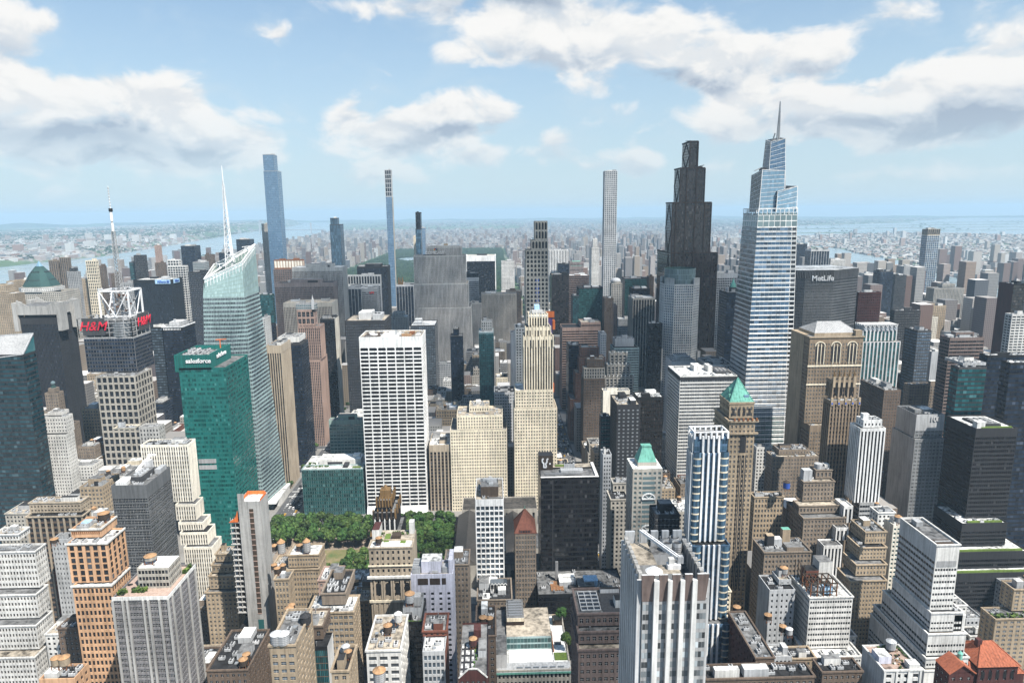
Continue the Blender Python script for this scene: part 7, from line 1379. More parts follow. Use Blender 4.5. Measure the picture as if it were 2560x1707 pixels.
# ------------------------------------------------------------------ every measured building: footprint, height and facade of each tier, in metres
TANKQ = [(-157.8, 453.5, 83, 2.3, 3.4, 'stubby orange capped tank, leftmost on the tan loft building', 'wooddark', 'wood', 2.2), (-151.6, 450.0, 83, 2.6, 7.5, 'tall orange capped tank, left one on the tan loft building', 'grey', 'wood', 2.2), (-135.1, 437.7, 92, 2.2, 2.4, 'low orange capped tank in the middle of the tan loft roof', 'wooddark', 'wood', 2.2), (-128.9, 433.4, 92, 2.4, 7, 'tall orange capped tank, right one on the tan loft building', 'grey', 'wood', 2.2), (-141.4, 403.6, 96, 1.9, 2.6, 'orange capped tank, leftmost of three beside the narrow ornate tower', 'wooddark', 'wood', 2.2), (-138.0, 398.9, 96, 1.9, 2.8, 'orange capped tank, front one of three beside the narrow ornate tower', 'wooddark', 'wood', 2.2), (-135.5, 402.2, 96, 1.9, 3, 'orange capped tank, rightmost of three beside the narrow ornate tower', 'wooddark', 'wood', 2.2), (-118.4, 356.8, 94, 2.4, 3.0, 'orange capped dark tank, nearer of two below the narrow ornate tower', 'wooddark', 'wood', 2.2), (-118.3, 360.9, 94, 1.8, 2.6, 'orange capped tank, farther of two below the narrow ornate tower', 'wooddark', 'wood', 2.2), (-96.5, 271.6, 134, 2.6, 4.4, 'grey metal tank, left of the pair on the tan building', 'steel', 'ltgrey', 1.0), (-93.6, 271.5, 134, 2.6, 4.4, 'grey metal tank, right of the pair on the tan building', 'steel', 'ltgrey', 1.0), (-88.4, 287.5, 133, 2.4, 3.6, 'dark domed tank above the patterned glass building', 'charcoal', 'charcoal', 1.0), (-55.8, 314.2, 109, 2.2, 3.4, 'brown water tank on the white loft building roof', 'wooddark', 'wood', 2.2), (-50.1, 257.2, 124, 2.6, 4.6, 'big orange capped tank cut by the bottom edge before the white loft building', 'grey', 'wood', 2.2), (-65.7, 266.4, 131, 1.7, 3, 'grey white capped tank behind the dark alley roof', 'grey', 'ltgrey', 2.2), (-64.2, 264.0, 131, 1.6, 2.2, 'small orange capped tank on the dark roofed tan building', 'wooddark', 'wood', 2.2), (-12.1, 291.6, 116, 1.9, 3.0, 'orange capped tank behind the red gabled building', 'maroon', 'wood', 2.2), (-8.7, 350.1, 89, 2.2, 3.6, 'orange capped tank, left of the pair on the dark brick building', 'wooddark', 'wood', 2.2), (-5.0, 349.8, 89, 2.0, 3.2, 'orange capped tank, right of the pair on the dark brick building', 'wooddark', 'wood', 2.2), (-99.8, 444.5, 60, 2.1, 2.8, 'lone orange capped tank at the park corner', 'wooddark', 'wood', 2.2), (-51.0, 318.3, 112, 2.0, 4.0, 'silver white tank left of the narrow black building', 'offwhite', 'offwhite', 2.2), (-133.7, 324.8, 85, 2.2, 3, 'orange capped tank, nearer of two below the raw concrete slab', 'wooddark', 'wood', 2.2), (-133.6, 329.1, 85, 2.0, 3, 'orange capped tank, farther of two below the raw concrete slab', 'wooddark', 'wood', 2.2), (-190.3, 269.2, 127, 2.0, 3.0, 'orange capped tank, left of two at the bottom left', 'tan', 'wood', 2.2), (-186.8, 269.2, 127, 2.2, 3.2, 'orange capped tank, right of two at the bottom left', 'tan', 'wood', 2.2), (143.6, 371.3, 79, 2.2, 2.8, 'orange capped tank on the long dark brown building, left one', 'wooddark', 'wood', 2.2), (161.8, 368.8, 75, 2.2, 2.6, 'orange capped tank on the long dark brown building, right one', 'wooddark', 'wood', 2.2), (170.3, 366.8, 68, 2.1, 3.2, 'orange capped tank in front of the white banded stepped block', 'wooddark', 'wood', 2.2), (172.9, 363.9, 68, 2.0, 3.2, 'silver capped tank in front of the white banded stepped block', 'steel', 'ltgrey', 2.2), (183.0, 398.3, 88, 2.4, 3.4, 'orange capped tank on the grey cement building', 'grey', 'wood', 2.2), (257.0, 403.1, 119, 2.2, 3.4, 'orange capped tank on top of the narrow cream building', 'grey', 'wood', 2.2), (180.0, 314.8, 75, 2.6, 3.8, 'orange capped tank, left of the pair at the bottom edge', 'wooddark', 'wood', 2.2), (184.4, 314.7, 75, 2.6, 3.8, 'grey capped tank, right of the pair at the bottom edge', 'grey', 'grey', 2.2), (205.1, 317.0, 91, 2.4, 4, 'grey steel tank on the planted roof terrace', 'steel', 'steel', 1.2), (232.3, 511.3, 97, 2.6, 5, 'blue wrapped tank between the two tan buildings', 'blue', 'wooddark', 2.2), (132.3, 299.4, 88, 2.6, 1.2, 'flat white tank at the bottom edge, left one', 'steel', 'white', 0.8), (136.1, 299.2, 88, 2.6, 1.2, 'flat white tank at the bottom edge, right one', 'steel', 'white', 0.8), (-268.9, 393.8, 122, 2.2, 2.0, 'orange capped flat tank left of the orange tower', 'wooddark', 'wood', 2.2), (-76.0, 410.2, 109, 2.0, 3.0, 'orange capped tank on the brown stone clubhouse', 'wooddark', 'wood', 2.2)]
BLDGS = [
 ('glass_tower','tower','supertall blue glass tower, tallest of the far slender towers at left',None,[(-606.3,-577.9,1890.0,1920.0,433.2,475.5,'cpt'),(-607.4,-570.5,1890.0,1924.0,0.0,433.2,'cpt')]),
 ('stone_tower','tower','grey stone tower just left of the supertall blue glass tower',None,[(-663.0,-643.4,2010.0,2040.0,0.0,293.2,'farlime')]),
 ('glass_tower','tower','curved top dark blue striped glass tower right of the supertall one',None,[(-438.7,-419.4,1890.0,1912.0,291.1,308.1,'one57'),(-440.8,-412.3,1890.0,1930.0,0.0,291.1,'one57')]),
 ('slender_tower','tower','pencil thin blue tower with open lattice crown above the park',None,[(-287.0,-270.0,1890.0,1908.5,362.8,433.4,'lattice'),(-286.4,-269.8,1890.0,1912.6,0.0,362.8,'pencil')]),
 ('slender_tower','tower','slim black glass tower with diagonal lattice above the wide grey slab',None,[(-172.2,-160.9,1560.0,1584.0,284.2,320.7,'blackglass'),(-173.3,-161.3,1560.0,1584.0,0.0,284.2,'blackdiag')]),
 ('glass_tower','tower','narrow pale blue tower peeking out right of the slim black tower',None,[(-197.2,-185.9,1905.0,1930.0,0.0,280.0,'glassblue')]),
 ('stone_tower','tower','narrow cream tower edge peeking out left of the slim black tower',None,[(-221.5,-215.1,1935.0,1955.0,0.0,256.5,'farcream')]),
 ('slender_tower','tower','very thin square tower with a white grid of square windows',None,[(290.1,322.6,1800.0,1828.5,0.0,421.0,'w432')]),
 ('slender_tower','tower','slender far tower at right with white lattice grid and beige top',None,[(1245.8,1281.5,1950.0,1978.0,241.9,260.1,'beigeblank'),(1245.5,1280.8,1950.0,1978.0,0.0,241.9,'sutton')]),
 ('apartment_tower','tower','left of the beige twin towers by the river',None,[(-940.1,-922.0,1480.0,1491.0,0.0,227.7,'beigeres')]),
 ('apartment_tower','tower','right and taller of the beige twin towers by the river',None,[(-917.0,-899.5,1480.0,1491.0,0.0,233.8,'beigeres')]),
 ('apartment_tower','tower','grey blue apartment tower with dark cap right of the beige twins',None,[(-852.4,-841.2,1403.0,1414.0,210.1,216.6,'darkband'),(-856.0,-834.8,1400.0,1411.0,0.0,210.1,'greyres')]),
 ('apartment_tower','tower','tall cream grid apartment tower left of the white mast',None,[(-845.6,-825.3,1450.0,1461.0,0.0,228.6,'creamgrid')]),
 ('apartment_tower','tower','dark brown apartment tower directly left of the white mast',None,[(-856.7,-837.6,1500.0,1511.0,0.0,213.9,'brownres')]),
 ('brick_tower','tower','brown brick tower directly right of the white mast',None,[(-742.3,-725.9,1350.0,1361.0,0.0,208.6,'brownres')]),
 ('office_tower','tower','narrow teal slab attached left of a dark round shouldered tower',None,[(-814.2,-803.4,1560.0,1590.0,0.0,217.4,'tealdark')]),
 ('office_tower','tower','dark round shouldered tower standing before the wide river',None,[(-797.3,-773.9,1550.0,1561.0,0.0,233.1,'darkband')]),
 ('stone_tower','tower','slim pinkish twisted tower standing above the wide river',None,[(-919.1,-904.8,1900.0,1911.0,0.0,240.2,'pinkres')]),
 ('brick_tower','tower','squat brown tower under the slim pinkish twisted tower',None,[(-728.6,-709.1,1500.0,1511.0,0.0,219.0,'brownres')]),
 ('office_tower','tower','white and black checkered tower behind the dark blue sign block',None,[(-673.2,-650.4,1440.0,1451.0,216.2,228.9,'checker'),(-674.5,-637.6,1440.0,1453.1,0.0,216.2,'checker')]),
 ('glass_tower','tower','dark slanted glass tower on the river shore left of the white spire',None,[(-759.1,-726.7,1700.0,1735.0,0.0,245.7,'darkglass')]),
 ('brick_tower','tower','reddish brown tower beyond the river shore left of the white spire',None,[(-703.2,-684.4,1700.0,1713.1,0.0,224.5,'brownres')]),
 ('glass_tower','tower','small dark glass block directly left of the white lattice spire',None,[(-708.6,-691.4,1800.0,1830.0,0.0,223.3,'darkglass')]),
 ('glass_tower','tower','dark wedge tower with rusty sloping top right of the white spire',None,[(-643.2,-608.7,1750.0,1780.0,0.0,258.1,'darkwedge')]),
 ('glass_tower','tower','pale blue low tower below the dark slanted glass tower',None,[(-712.5,-686.7,1650.0,1680.0,0.0,209.8,'glassgrey')]),
 ('office_tower','tower','dark grey blue tower between checkered tower and green glass crystal',None,[(-549.6,-526.7,1250.0,1290.0,0.0,218.3,'darkblue')]),
 ('apartment_tower','tower','tan apartment block at the left edge before the river',None,[(-964.2,-942.4,1350.0,1380.0,174.2,189.3,'tanres'),(-968.1,-923.3,1340.0,1370.0,0.0,174.2,'tanres')]),
 ('apartment_tower','tower','second tan apartment block from the left edge before the river',None,[(-991.6,-976.4,1420.0,1450.0,0.0,190.5,'tanres')]),
 ('apartment_tower','tower','tan apartment block left of the green copper pyramid',None,[(-992.0,-973.9,1450.0,1480.0,0.0,190.1,'tanres')]),
 ('apartment_tower','tower','low tan apartment slab below the beige twin towers',None,[(-824.7,-803.2,1322.0,1347.0,0.0,177.6,'tanres')]),
 ('apartment_tower','tower','tan narrow tower between cream grid tower and grey blue tower',None,[(-870.4,-854.9,1466.0,1491.0,0.0,189.3,'tanres')]),
 ('office_tower','tower','grey brown block right of the mast behind the dark blue sign block',None,[(-713.6,-691.1,1330.0,1370.0,0.0,192.9,'greyres')]),
 ('pyramid_tower','tower','stone tower with green copper pyramid roof and glass tip','wwp',[(-843.3,-780.3,1250.0,1308.0,0.0,185.8,'wwp')]),
 ('office_tower','tower','dark slab with pale concrete crown fins below the copper pyramid','astor',[(-583.5,-538.7,850.0,887.2,0.0,196.0,'astor')]),
 ('glass_tower','tower','dark blue glass tower with slanted roof at the left edge','slant',[(-471.4,-420.7,610.0,627.1,0.0,197.9,'tstower')]),
 ('office_tower','tower','stone clock tower with a globe on top left of the red signs','paramount',[(-508.5,-503.0,770.0,781.0,122.3,121.0,'paramount'),(-509.9,-495.5,765.0,776.0,101.6,122.3,'paramount'),(-514.5,-492.0,762.0,773.4,84.8,101.6,'paramount'),(-519.0,-485.0,758.0,781.4,0.0,84.8,'paramount')]),
 ('office_tower','tower','tall white brick tower with stepped top below the clock tower',None,[(-439.6,-425.5,660.0,671.0,126.6,129.8,'whiteblank'),(-446.4,-419.3,655.0,666.0,110.0,126.6,'bush'),(-447.0,-418.1,650.0,662.9,0.0,110.0,'bush')]),
 ('office_tower','tower','media tower with red letter signs, truss cube and striped mast','conde',[(-440.6,-387.7,735.0,772.9,152.3,190.8,'condeglass'),(-421.5,-380.5,715.0,751.4,0.0,152.3,'condestone')]),
 ('glass_tower','tower','navy glass tower with white rimmed roof right of the red signs','whiterim',[(-448.1,-421.5,925.0,963.7,0.0,171.1,'navy')]),
 ('glass_tower','tower','dark lower tower with lit windows joined to the navy tower',None,[(-464.9,-450.0,928.0,958.0,0.0,170.1,'navylit')]),
 ('office_tower','tower','dark blue black office block with a pale blue sign on top','allianz',[(-690.4,-618.1,1330.0,1377.5,0.0,198.2,'allianz')]),
 ('glass_tower','tower','faceted green white glass crystal tower with a white lattice spire','boa',[(-293.7,-253.1,700.0,746.2,0.0,254.1,'boa')]),
 ('glass_tower','tower','emerald green glass tower with white lettering on its top','sales',[(-285.8,-244.2,612.0,670.0,0.0,182.7,'sales')]),
 ('office_tower','tower','granite tower with vertical dark strips directly right of the crystal tower',None,[(-259.1,-242.4,770.0,807.2,0.0,172.3,'beigepier')]),
 ('glass_tower','tower','dark tower with pale roof slab and central green strip behind the granite tower',None,[(-272.8,-246.9,858.0,888.7,159.5,166.3,'whiteblank'),(-253.8,-241.0,845.0,878.3,0.0,159.5,'darkgreen')]),
 ('office_tower','tower','pinkish granite stepped tower with glassy top and thin fin','fin',[(-269.8,-243.3,933.0,944.0,190.6,199.4,'pinkglass'),(-268.6,-245.1,932.0,946.7,169.1,190.6,'pinktop'),(-266.6,-236.5,925.0,949.5,123.2,169.1,'pinktower'),(-253.6,-238.1,920.0,960.7,0.0,123.2,'pinktower')]),
 ('office_tower','tower','black tower with bold white vertical stripes beside the pinkish tower',None,[(-255.8,-234.6,1003.0,1032.1,0.0,167.2,'blackstripe')]),
 ('office_tower','tower','limestone ribbed slab with white roof behind the pinkish stepped tower',None,[(-332.7,-256.2,1083.0,1124.9,0.0,181.2,'limerib')]),
 ('office_tower','tower','wide mauve ribbed slab behind the limestone ribbed slab','mech',[(-369.8,-270.9,1163.0,1194.4,0.0,205.0,'mauverib')]),
 ('office_tower','tower','tallest wide grey ribbed slab behind the mauve slab','mech',[(-362.1,-271.7,1244.0,1284.4,0.0,224.7,'greyrib')]),
 ('office_tower','tower','orange brown tower with pale panelled top behind the ribbed slabs',None,[(-445.6,-387.4,1410.0,1422.3,209.3,227.9,'equittop'),(-446.5,-387.9,1405.0,1419.7,0.0,209.3,'equit')]),
 ('glass_tower','tower','teal topped dark tower right of the crystal tower',None,[(-374.1,-354.1,1100.0,1111.0,147.0,193.0,'tealtop'),(-371.7,-351.9,1090.0,1101.2,0.0,147.0,'darkglass')]),
 ('apartment_tower','tower','slim pale tower squeezed directly right of the crystal tower',None,[(-341.1,-334.8,1000.0,1025.0,0.0,170.1,'whiteres')]),
 ('office_tower','tower','white pier tower with large dark top windows behind the ribbed slabs',None,[(-297.8,-230.8,1405.0,1416.0,173.7,195.5,'axatop'),(-297.3,-230.5,1403.0,1414.0,0.0,173.7,'axa')]),
 ('office_tower','tower','dark striped slab left of the small red sign',None,[(-280.8,-254.9,1322.0,1362.0,0.0,180.0,'darkstripe')]),
 ('office_tower','tower','grey banded block with a small red white sign on top','redsign',[(-254.6,-225.3,1326.0,1352.0,0.0,177.1,'greyband')]),
 ('office_tower','tower','flat topped black office block in front of the park','mech',[(-308.3,-240.2,1560.0,1605.0,0.0,201.3,'blackoffice')]),
 ('office_tower','tower','broad dark slab with tan roof and pale roof boxes','mech2',[(-202.7,-148.8,925.0,982.9,0.0,175.8,'darkgrid')]),
 ('stone_building','building','pale stepped stone building between dark slab and the wide grey slab',None,[(-199.1,-176.9,1330.0,1355.0,120.5,128.4,'stonegrid'),(-200.8,-169.8,1325.0,1355.0,0.0,120.5,'stonegrid')]),
 ('office_tower','tower','dark tower with pale stripes and a gold crown left of the wide slab','goldcrown',[(-210.9,-172.9,1480.0,1520.0,0.0,167.3,'darkstripe')]),
 ('glass_tower','tower','dark faceted glass tower between white slab tower and the wide grey slab',None,[(-133.2,-94.6,1080.0,1132.7,0.0,143.0,'facet')]),
 ('stone_tower','tower','wide pale grey ribbed slab tower with stepped shoulders above the midtown blocks','rock',[(-121.5,-57.5,1262.0,1288.0,242.5,258.0,'rock'),(-145.3,-50.7,1258.0,1298.0,191.6,242.5,'rock'),(-146.0,-46.9,1256.0,1316.0,148.2,191.6,'rock'),(-146.0,-42.1,1252.0,1327.0,0.0,148.2,'rock')]),
 ('office_tower','tower','black glass tower with white frame left of the arched tower','solow',[(-72.8,4.8,1890.0,1935.0,0.0,203.3,'solow')]),
 ('office_tower','tower','grey glass tower with black cap in front of the white framed black tower',None,[(-59.5,-31.8,1482.0,1517.0,181.1,190.2,'blackglass'),(-59.0,-32.2,1480.0,1516.0,0.0,181.1,'greycap')]),
 ('office_tower','tower','small white tower with square punched windows by the park edge',None,[(21.4,56.2,1815.0,1845.0,0.0,191.8,'whitepunch')]),
 ('stone_tower','tower','pale ribbed slab tower right of the wide slab with flat top',None,[(-24.8,44.7,1345.0,1375.0,0.0,160.9,'rocklite')]),
 ('stone_tower','tower','dark narrow ribbed wing left of the flat topped ribbed slab',None,[(-45.5,-24.4,1340.0,1380.0,0.0,143.9,'rock')]),
 ('office_tower','tower','brown building behind the flat topped pale ribbed slab',None,[(25.6,58.1,1420.0,1450.0,0.0,157.2,'brownres')]),
 ('office_tower','tower','small teal glass tower with a stone crown below the ribbed slab',None,[(-18.1,-2.7,945.0,963.0,156.6,169.6,'stonegrid'),(-21.4,-0.8,930.0,962.0,0.0,156.6,'tealband')]),
 ('slender_tower','tower','thin black glass tower with stepped tip below the wide grey slab',None,[(-61.0,-52.8,1008.0,1022.0,139.1,148.4,'blackslim'),(-65.5,-46.7,1000.0,1024.0,0.0,139.1,'blackslim')]),
 ('white_building','building','narrow white punched building left of the cream stepped tower',None,[(26.7,38.3,850.0,880.0,0.0,175.8,'whitepunch')]),
 ('grey_building','building','narrow grey blank slab between teal tower and narrow white building',None,[(22.1,29.1,900.0,925.0,0.0,159.7,'greyblank')]),
 ('tower_under_construction','tower','tower of arched windows with an orange construction hoist','arched',[(47.4,61.9,782.0,802.0,287.1,308.2,'archtop'),(43.4,62.4,780.0,802.0,276.3,287.1,'archtop'),(37.0,62.6,778.0,804.0,245.6,276.3,'arched'),(36.7,62.7,775.0,803.0,0.0,245.6,'arched')]),
 ('office_tower','tower','white striped wide tower right of the arched tower far back',None,[(159.9,214.4,1970.0,2010.0,0.0,211.7,'gm')]),
 ('office_tower','tower','small dark green block in front of the white striped wide tower',None,[(154.8,180.9,1640.0,1670.0,0.0,195.9,'darkglass')]),
 ('office_tower','tower','pink granite tower with a green sloping roof far back','greenroof',[(192.1,227.3,1725.0,1755.0,0.0,195.3,'pinkgreen')]),
 ('stone_tower','tower','pale stone tower with stepped crown left of the thin grid tower',None,[(274.4,287.1,1892.0,1912.0,221.7,244.4,'farwhite'),(268.7,292.3,1888.0,1922.0,0.0,221.7,'farwhite')]),
 ('office_tower','tower','tall black tower right of the arched tower construction hoist',None,[(119.0,155.2,1400.0,1435.0,0.0,192.3,'blackbrown')]),
 ('office_tower','tower','brown black block right of the tall black tower',None,[(164.0,207.0,1480.0,1520.0,0.0,182.9,'brownblack')]),
 ('glass_tower','tower','dark green glass tower with rounded side in the middle distance',None,[(157.0,201.3,1250.0,1288.0,0.0,181.2,'greenglass')]),
 ('glass_tower','tower','narrow teal tower attached left of the dark green rounded tower',None,[(145.3,156.9,1248.0,1274.0,0.0,167.6,'tealdark')]),
 ('hotel_tower','tower','slim cream tower with domed top in the middle distance','dome',[(246.2,268.7,1420.0,1444.0,0.0,170.5,'creamdome')]),
 ('brick_tower','tower','slim brown brick tower in front of the domed cream tower',None,[(178.3,192.4,1090.0,1114.0,0.0,181.5,'brownbrick')]),
 ('brick_tower','tower','slender reddish tower with green cap right of the slim brown tower',None,[(212.9,219.7,1200.0,1216.0,0.0,153.9,'redpunch')]),
 ('office_tower','tower','pinkish tower of dark horizontal bands behind the cream stepped tower',None,[(139.5,171.1,1083.0,1118.0,135.9,143.7,'pinkband'),(109.1,171.2,1080.0,1120.0,0.0,135.9,'pinkband')]),
 ('office_tower','tower','tan tower of vertical piers left of the pale cylinder topped tower',None,[(224.1,260.3,1090.0,1130.0,0.0,180.8,'tanpier')]),
 ('glass_tower','tower','wide green black glass tower behind the tan pier tower',None,[(276.2,326.7,1430.0,1470.0,0.0,179.6,'greenblack')]),
 ('office_tower','tower','black block with roof plant directly behind the tan pier tower',None,[(258.6,290.1,1260.0,1295.0,0.0,177.2,'blackoffice')]),
 ('brick_tower','tower','thin brown tower right of the green black glass tower',None,[(297.5,306.9,1300.0,1320.0,0.0,195.4,'brownbrick')]),
 ('glass_building','building','dark glass building left of the red brick stepped tower',None,[(106.6,123.3,962.0,994.0,0.0,130.1,'darkglass')]),
 ('brick_tower','tower','red brick stepped tower with green panel on its top',None,[(119.6,146.2,936.0,950.0,118.1,131.8,'frenchred'),(118.1,154.5,930.0,952.0,97.2,118.1,'frenchred'),(112.6,155.1,926.0,956.0,60.9,97.2,'frenchred'),(104.7,155.4,922.0,956.0,0.0,60.9,'frenchred')]),
 ('brick_tower','tower','brown brick block with white capped top in front of the red brick tower',None,[(118.4,140.5,855.0,869.0,122.2,132.2,'brownwhite'),(113.7,140.3,848.0,864.0,108.4,122.2,'whitepier'),(113.5,140.2,847.0,877.0,0.0,108.4,'brownwhite')]),
 ('stone_tower','tower','pale grey gothic stepped tower with scalloped crown','scallop',[(149.1,171.0,862.0,876.0,123.7,137.3,'gothic'),(144.6,173.9,855.0,877.0,108.7,123.7,'gothic'),(141.6,177.5,850.0,882.0,0.0,108.7,'gothic')]),
 ('glass_building','building','grey glass building with pale roof boxes behind the gothic stepped tower',None,[(181.7,210.9,1010.0,1030.0,117.5,129.7,'greyblank'),(178.6,216.6,1000.0,1032.0,0.0,117.5,'greyglassband')]),
 ('office_building','building','small stepped grey building left of the tan pier tower',None,[(232.6,255.6,1260.0,1280.0,104.4,121.0,'greystep'),(229.1,257.0,1255.0,1285.0,0.0,104.4,'greystep')]),
 ('glass_building','building','narrow blue glass building right of the pinkish banded tower',None,[(158.2,166.9,1000.0,1026.0,0.0,139.7,'bluepunch')]),
 ('office_tower','tower','dark faceted black tower left of the pale cylinder topped tower',None,[(231.2,251.2,1003.0,1014.0,0.0,153.6,'blackglass')]),
 ('office_tower','tower','black tower rising in five steps with diamond braces on its side','jpm',[(307.6,320.0,1090.0,1134.5,383.2,423.3,'jpm'),(294.3,332.3,1090.0,1127.7,330.5,383.2,'jpm'),(283.3,344.6,1090.0,1131.2,251.9,330.5,'jpm'),(284.2,357.4,1090.0,1183.7,0.0,251.9,'jpm')]),
 ('office_tower','tower','pale grid tower with a green glass cylinder crown','octag',[(257.2,306.0,1006.0,1025.7,0.0,207.2,'octag')]),
 ('office_tower','tower','white and dark grid tower between stepped black tower and banded glass tower',None,[(381.3,424.1,1165.0,1205.0,0.0,212.2,'gridwd')]),
 ('office_tower','tower','dark tower with a green copper spire left of the banded glass tower','copper',[(312.4,328.9,905.0,937.0,0.0,210.2,'darkcopper')]),
 ('glass_tower','tower','tall tapering glass tower with white bands and a tall spire','vand',[(258.1,310.9,700.0,760.0,0.0,302.0,'vand')]),
 ('office_tower','tower','wide concave slab with white lettering at its top','metlife',[(402.4,439.8,872.0,922.0,0.0,240.6,'metlife')]),
 ('brick_tower','tower','maroon brick block right of the wide lettered slab',None,[(521.6,554.5,960.0,971.0,0.0,201.3,'maroon')]),
 ('office_tower','tower','tower with silver diamond crown and dark glass strips','diamond',[(449.2,491.8,810.0,827.9,159.4,172.9,'diamond'),(448.2,495.0,806.0,823.9,0.0,159.4,'diamond')]),
 ('office_tower','tower','dark block with low roof house behind the diamond crown tower',None,[(600.2,639.8,1000.0,1011.0,0.0,168.1,'darkband')]),
 ('glass_tower','tower','blue glass corner tower right of the diamond crown tower',None,[(510.8,528.1,800.0,825.9,0.0,173.5,'blueglassb')]),
 ('office_tower','tower','pale green cream slab with blank side wall in the right middle distance',None,[(783.4,807.8,1210.0,1240.8,0.0,123.9,'creamblank')]),
 ('stone_tower','tower','beige stepped apartment tower right of the pale green slab',None,[(815.6,841.1,1240.0,1265.0,0.0,140.5,'tanres')]),
 ('glass_tower','tower','dark blue glass slab left of the lattice tower',None,[(860.7,889.7,1500.0,1530.0,0.0,182.1,'navy2')]),
 ('office_tower','tower','dark grey tower with stepped top beside the dark blue slab',None,[(930.2,957.2,1560.0,1590.0,0.0,166.7,'darkband')]),
 ('apartment_tower','tower','broad brown grey apartment block directly left of the lattice tower',None,[(1095.0,1151.9,1800.0,1835.0,0.0,167.5,'greyres')]),
 ('apartment_tower','tower','grey ribbed apartment tower right of the lattice tower',None,[(1083.6,1115.7,1620.0,1640.0,130.7,138.8,'greyribres'),(1051.7,1124.7,1600.0,1630.0,0.0,130.7,'greyribres')]),
 ('glass_tower','tower','far blue black tower with pale vertical stripes behind the lettered slab',None,[(841.0,890.3,1800.0,1835.0,0.0,213.7,'darkstripe')]),
 ('stone_tower','tower','far white ribbed block beside the striped tower behind the lettered slab',None,[(905.0,944.6,1820.0,1855.0,0.0,186.3,'farwhite')]),
 ('glass_tower','tower','far dark blue tower right of the banded glass tower',None,[(914.7,944.5,2050.0,2080.0,0.0,217.1,'navy2')]),
 ('stone_tower','tower','far white slim building left of the dark blue slab in the right distance',None,[(906.5,928.2,1650.0,1675.0,0.0,164.2,'farwhite')]),
 ('office_tower','tower','brown black building with wavy bands and round roof plant','mech',[(496.5,534.8,720.0,736.9,0.0,179.5,'wavy')]),
 ('office_tower','tower','dark tower with maroon side near the right edge',None,[(703.4,720.8,905.0,932.1,0.0,216.7,'maroondark')]),
 ('apartment_tower','tower','white balconied apartment block at the right edge',None,[(593.4,614.9,760.0,771.0,0.0,198.2,'whiteband')]),
 ('glass_tower','tower','teal blue glass building with rounded corner and pale roof slab',None,[(432.7,454.4,606.0,632.0,175.1,177.7,'greyblank'),(424.9,451.0,600.0,611.0,0.0,175.1,'tealblue')]),
 ('glass_tower','tower','black glass tower with pale flat roof at the right edge',None,[(469.2,512.4,625.0,636.0,0.0,180.2,'navyblack')]),
 ('glass_tower','tower','nearest black glass tower cut by the right edge',None,[(441.3,476.1,560.0,571.0,0.0,187.8,'navyblack')]),
 ('brick_building','building','brown brick block with arched cornice right of the tan gothic slab',None,[(417.1,435.5,700.0,748.8,0.0,127.3,'gcbrick')]),
 ('brick_building','building','tan brick block with roof plant right of the brown brick block',None,[(485.3,525.9,765.0,776.0,0.0,115.5,'gcbrick2')]),
 ('brick_building','building','reddish brick block with orange roof behind the brown brick blocks',None,[(505.5,540.1,830.0,858.4,0.0,111.7,'gcbrick')]),
 ('office_building','building','pale grey slab with low roof near the brick blocks',None,[(570.7,581.9,860.0,885.0,0.0,134.4,'greyblank')]),
 ('stone_tower','tower','tan brick gothic tower with grey hipped roof beside the banded glass tower','lincoln',[(290.5,340.6,612.0,624.0,120.5,203.2,'lincoln'),(292.8,343.5,604.0,630.0,0.0,120.5,'lincoln')]),
 ('stone_tower','tower','brown tower with golden finials in front of the hipped roof tower','finials',[(275.5,294.5,535.0,546.0,165.9,181.3,'colonial'),(271.4,295.9,528.0,540.3,0.0,165.9,'colonial')]),
 ('office_tower','tower','black and white striped slim tower stepping down to the left',None,[(285.1,299.8,502.0,513.0,151.5,157.6,'whiteblank2'),(282.1,302.0,500.0,515.7,90.5,151.5,'madison'),(271.1,278.4,494.0,508.8,76.4,90.5,'madison'),(262.1,271.8,486.0,499.7,65.9,76.4,'madison'),(249.3,263.7,478.0,489.0,0.0,65.9,'madison')]),
 ('office_tower','tower','grey slab with pale blank side wall and raised numerals','hundred',[(396.5,423.4,610.0,641.5,104.6,127.4,'hundred'),(394.8,423.2,606.0,643.7,0.0,104.6,'hundred')]),
 ('office_tower','tower','charcoal tower with white flat roof near the right edge','roofwell',[(388.3,422.7,520.0,556.6,66.0,143.0,'park90'),(378.8,416.5,510.0,545.9,46.0,66.0,'park90'),(367.3,428.4,500.0,535.2,32.0,46.0,'park90'),(359.4,433.9,492.0,526.7,0.0,32.0,'park90')]),
 ('office_tower','tower','grey banded office slab with bright roof left of the banded glass tower','roofboxes',[(193.2,253.4,690.0,739.6,0.0,148.7,'madison330')]),
 ('office_building','building','grey concrete block with open roof frame behind the grey banded slab','mech',[(210.3,239.4,790.0,818.7,0.0,142.6,'greyblank')]),
 ('stone_building','building','domed roof stone building between banded slab and banded glass tower',None,[(244.4,273.4,760.0,800.0,0.0,144.8,'stonegrid')]),
 ('copper_tower','tower','tan stone tower with bright green copper pyramid roof','ten40',[(168.2,185.9,470.0,491.2,170.9,182.8,'ten40'),(166.7,185.1,464.0,497.1,0.0,170.9,'ten40')]),
 ('office_tower','tower','blue glass tower with white stripes and curved yellow sides','blue425',[(116.2,135.8,380.0,391.0,178.6,188.1,'blue425'),(115.2,136.5,378.0,389.0,123.6,178.6,'blue425'),(115.2,137.8,372.0,383.0,76.0,123.6,'blue425'),(113.5,138.6,366.0,377.0,0.0,76.0,'blue425')]),
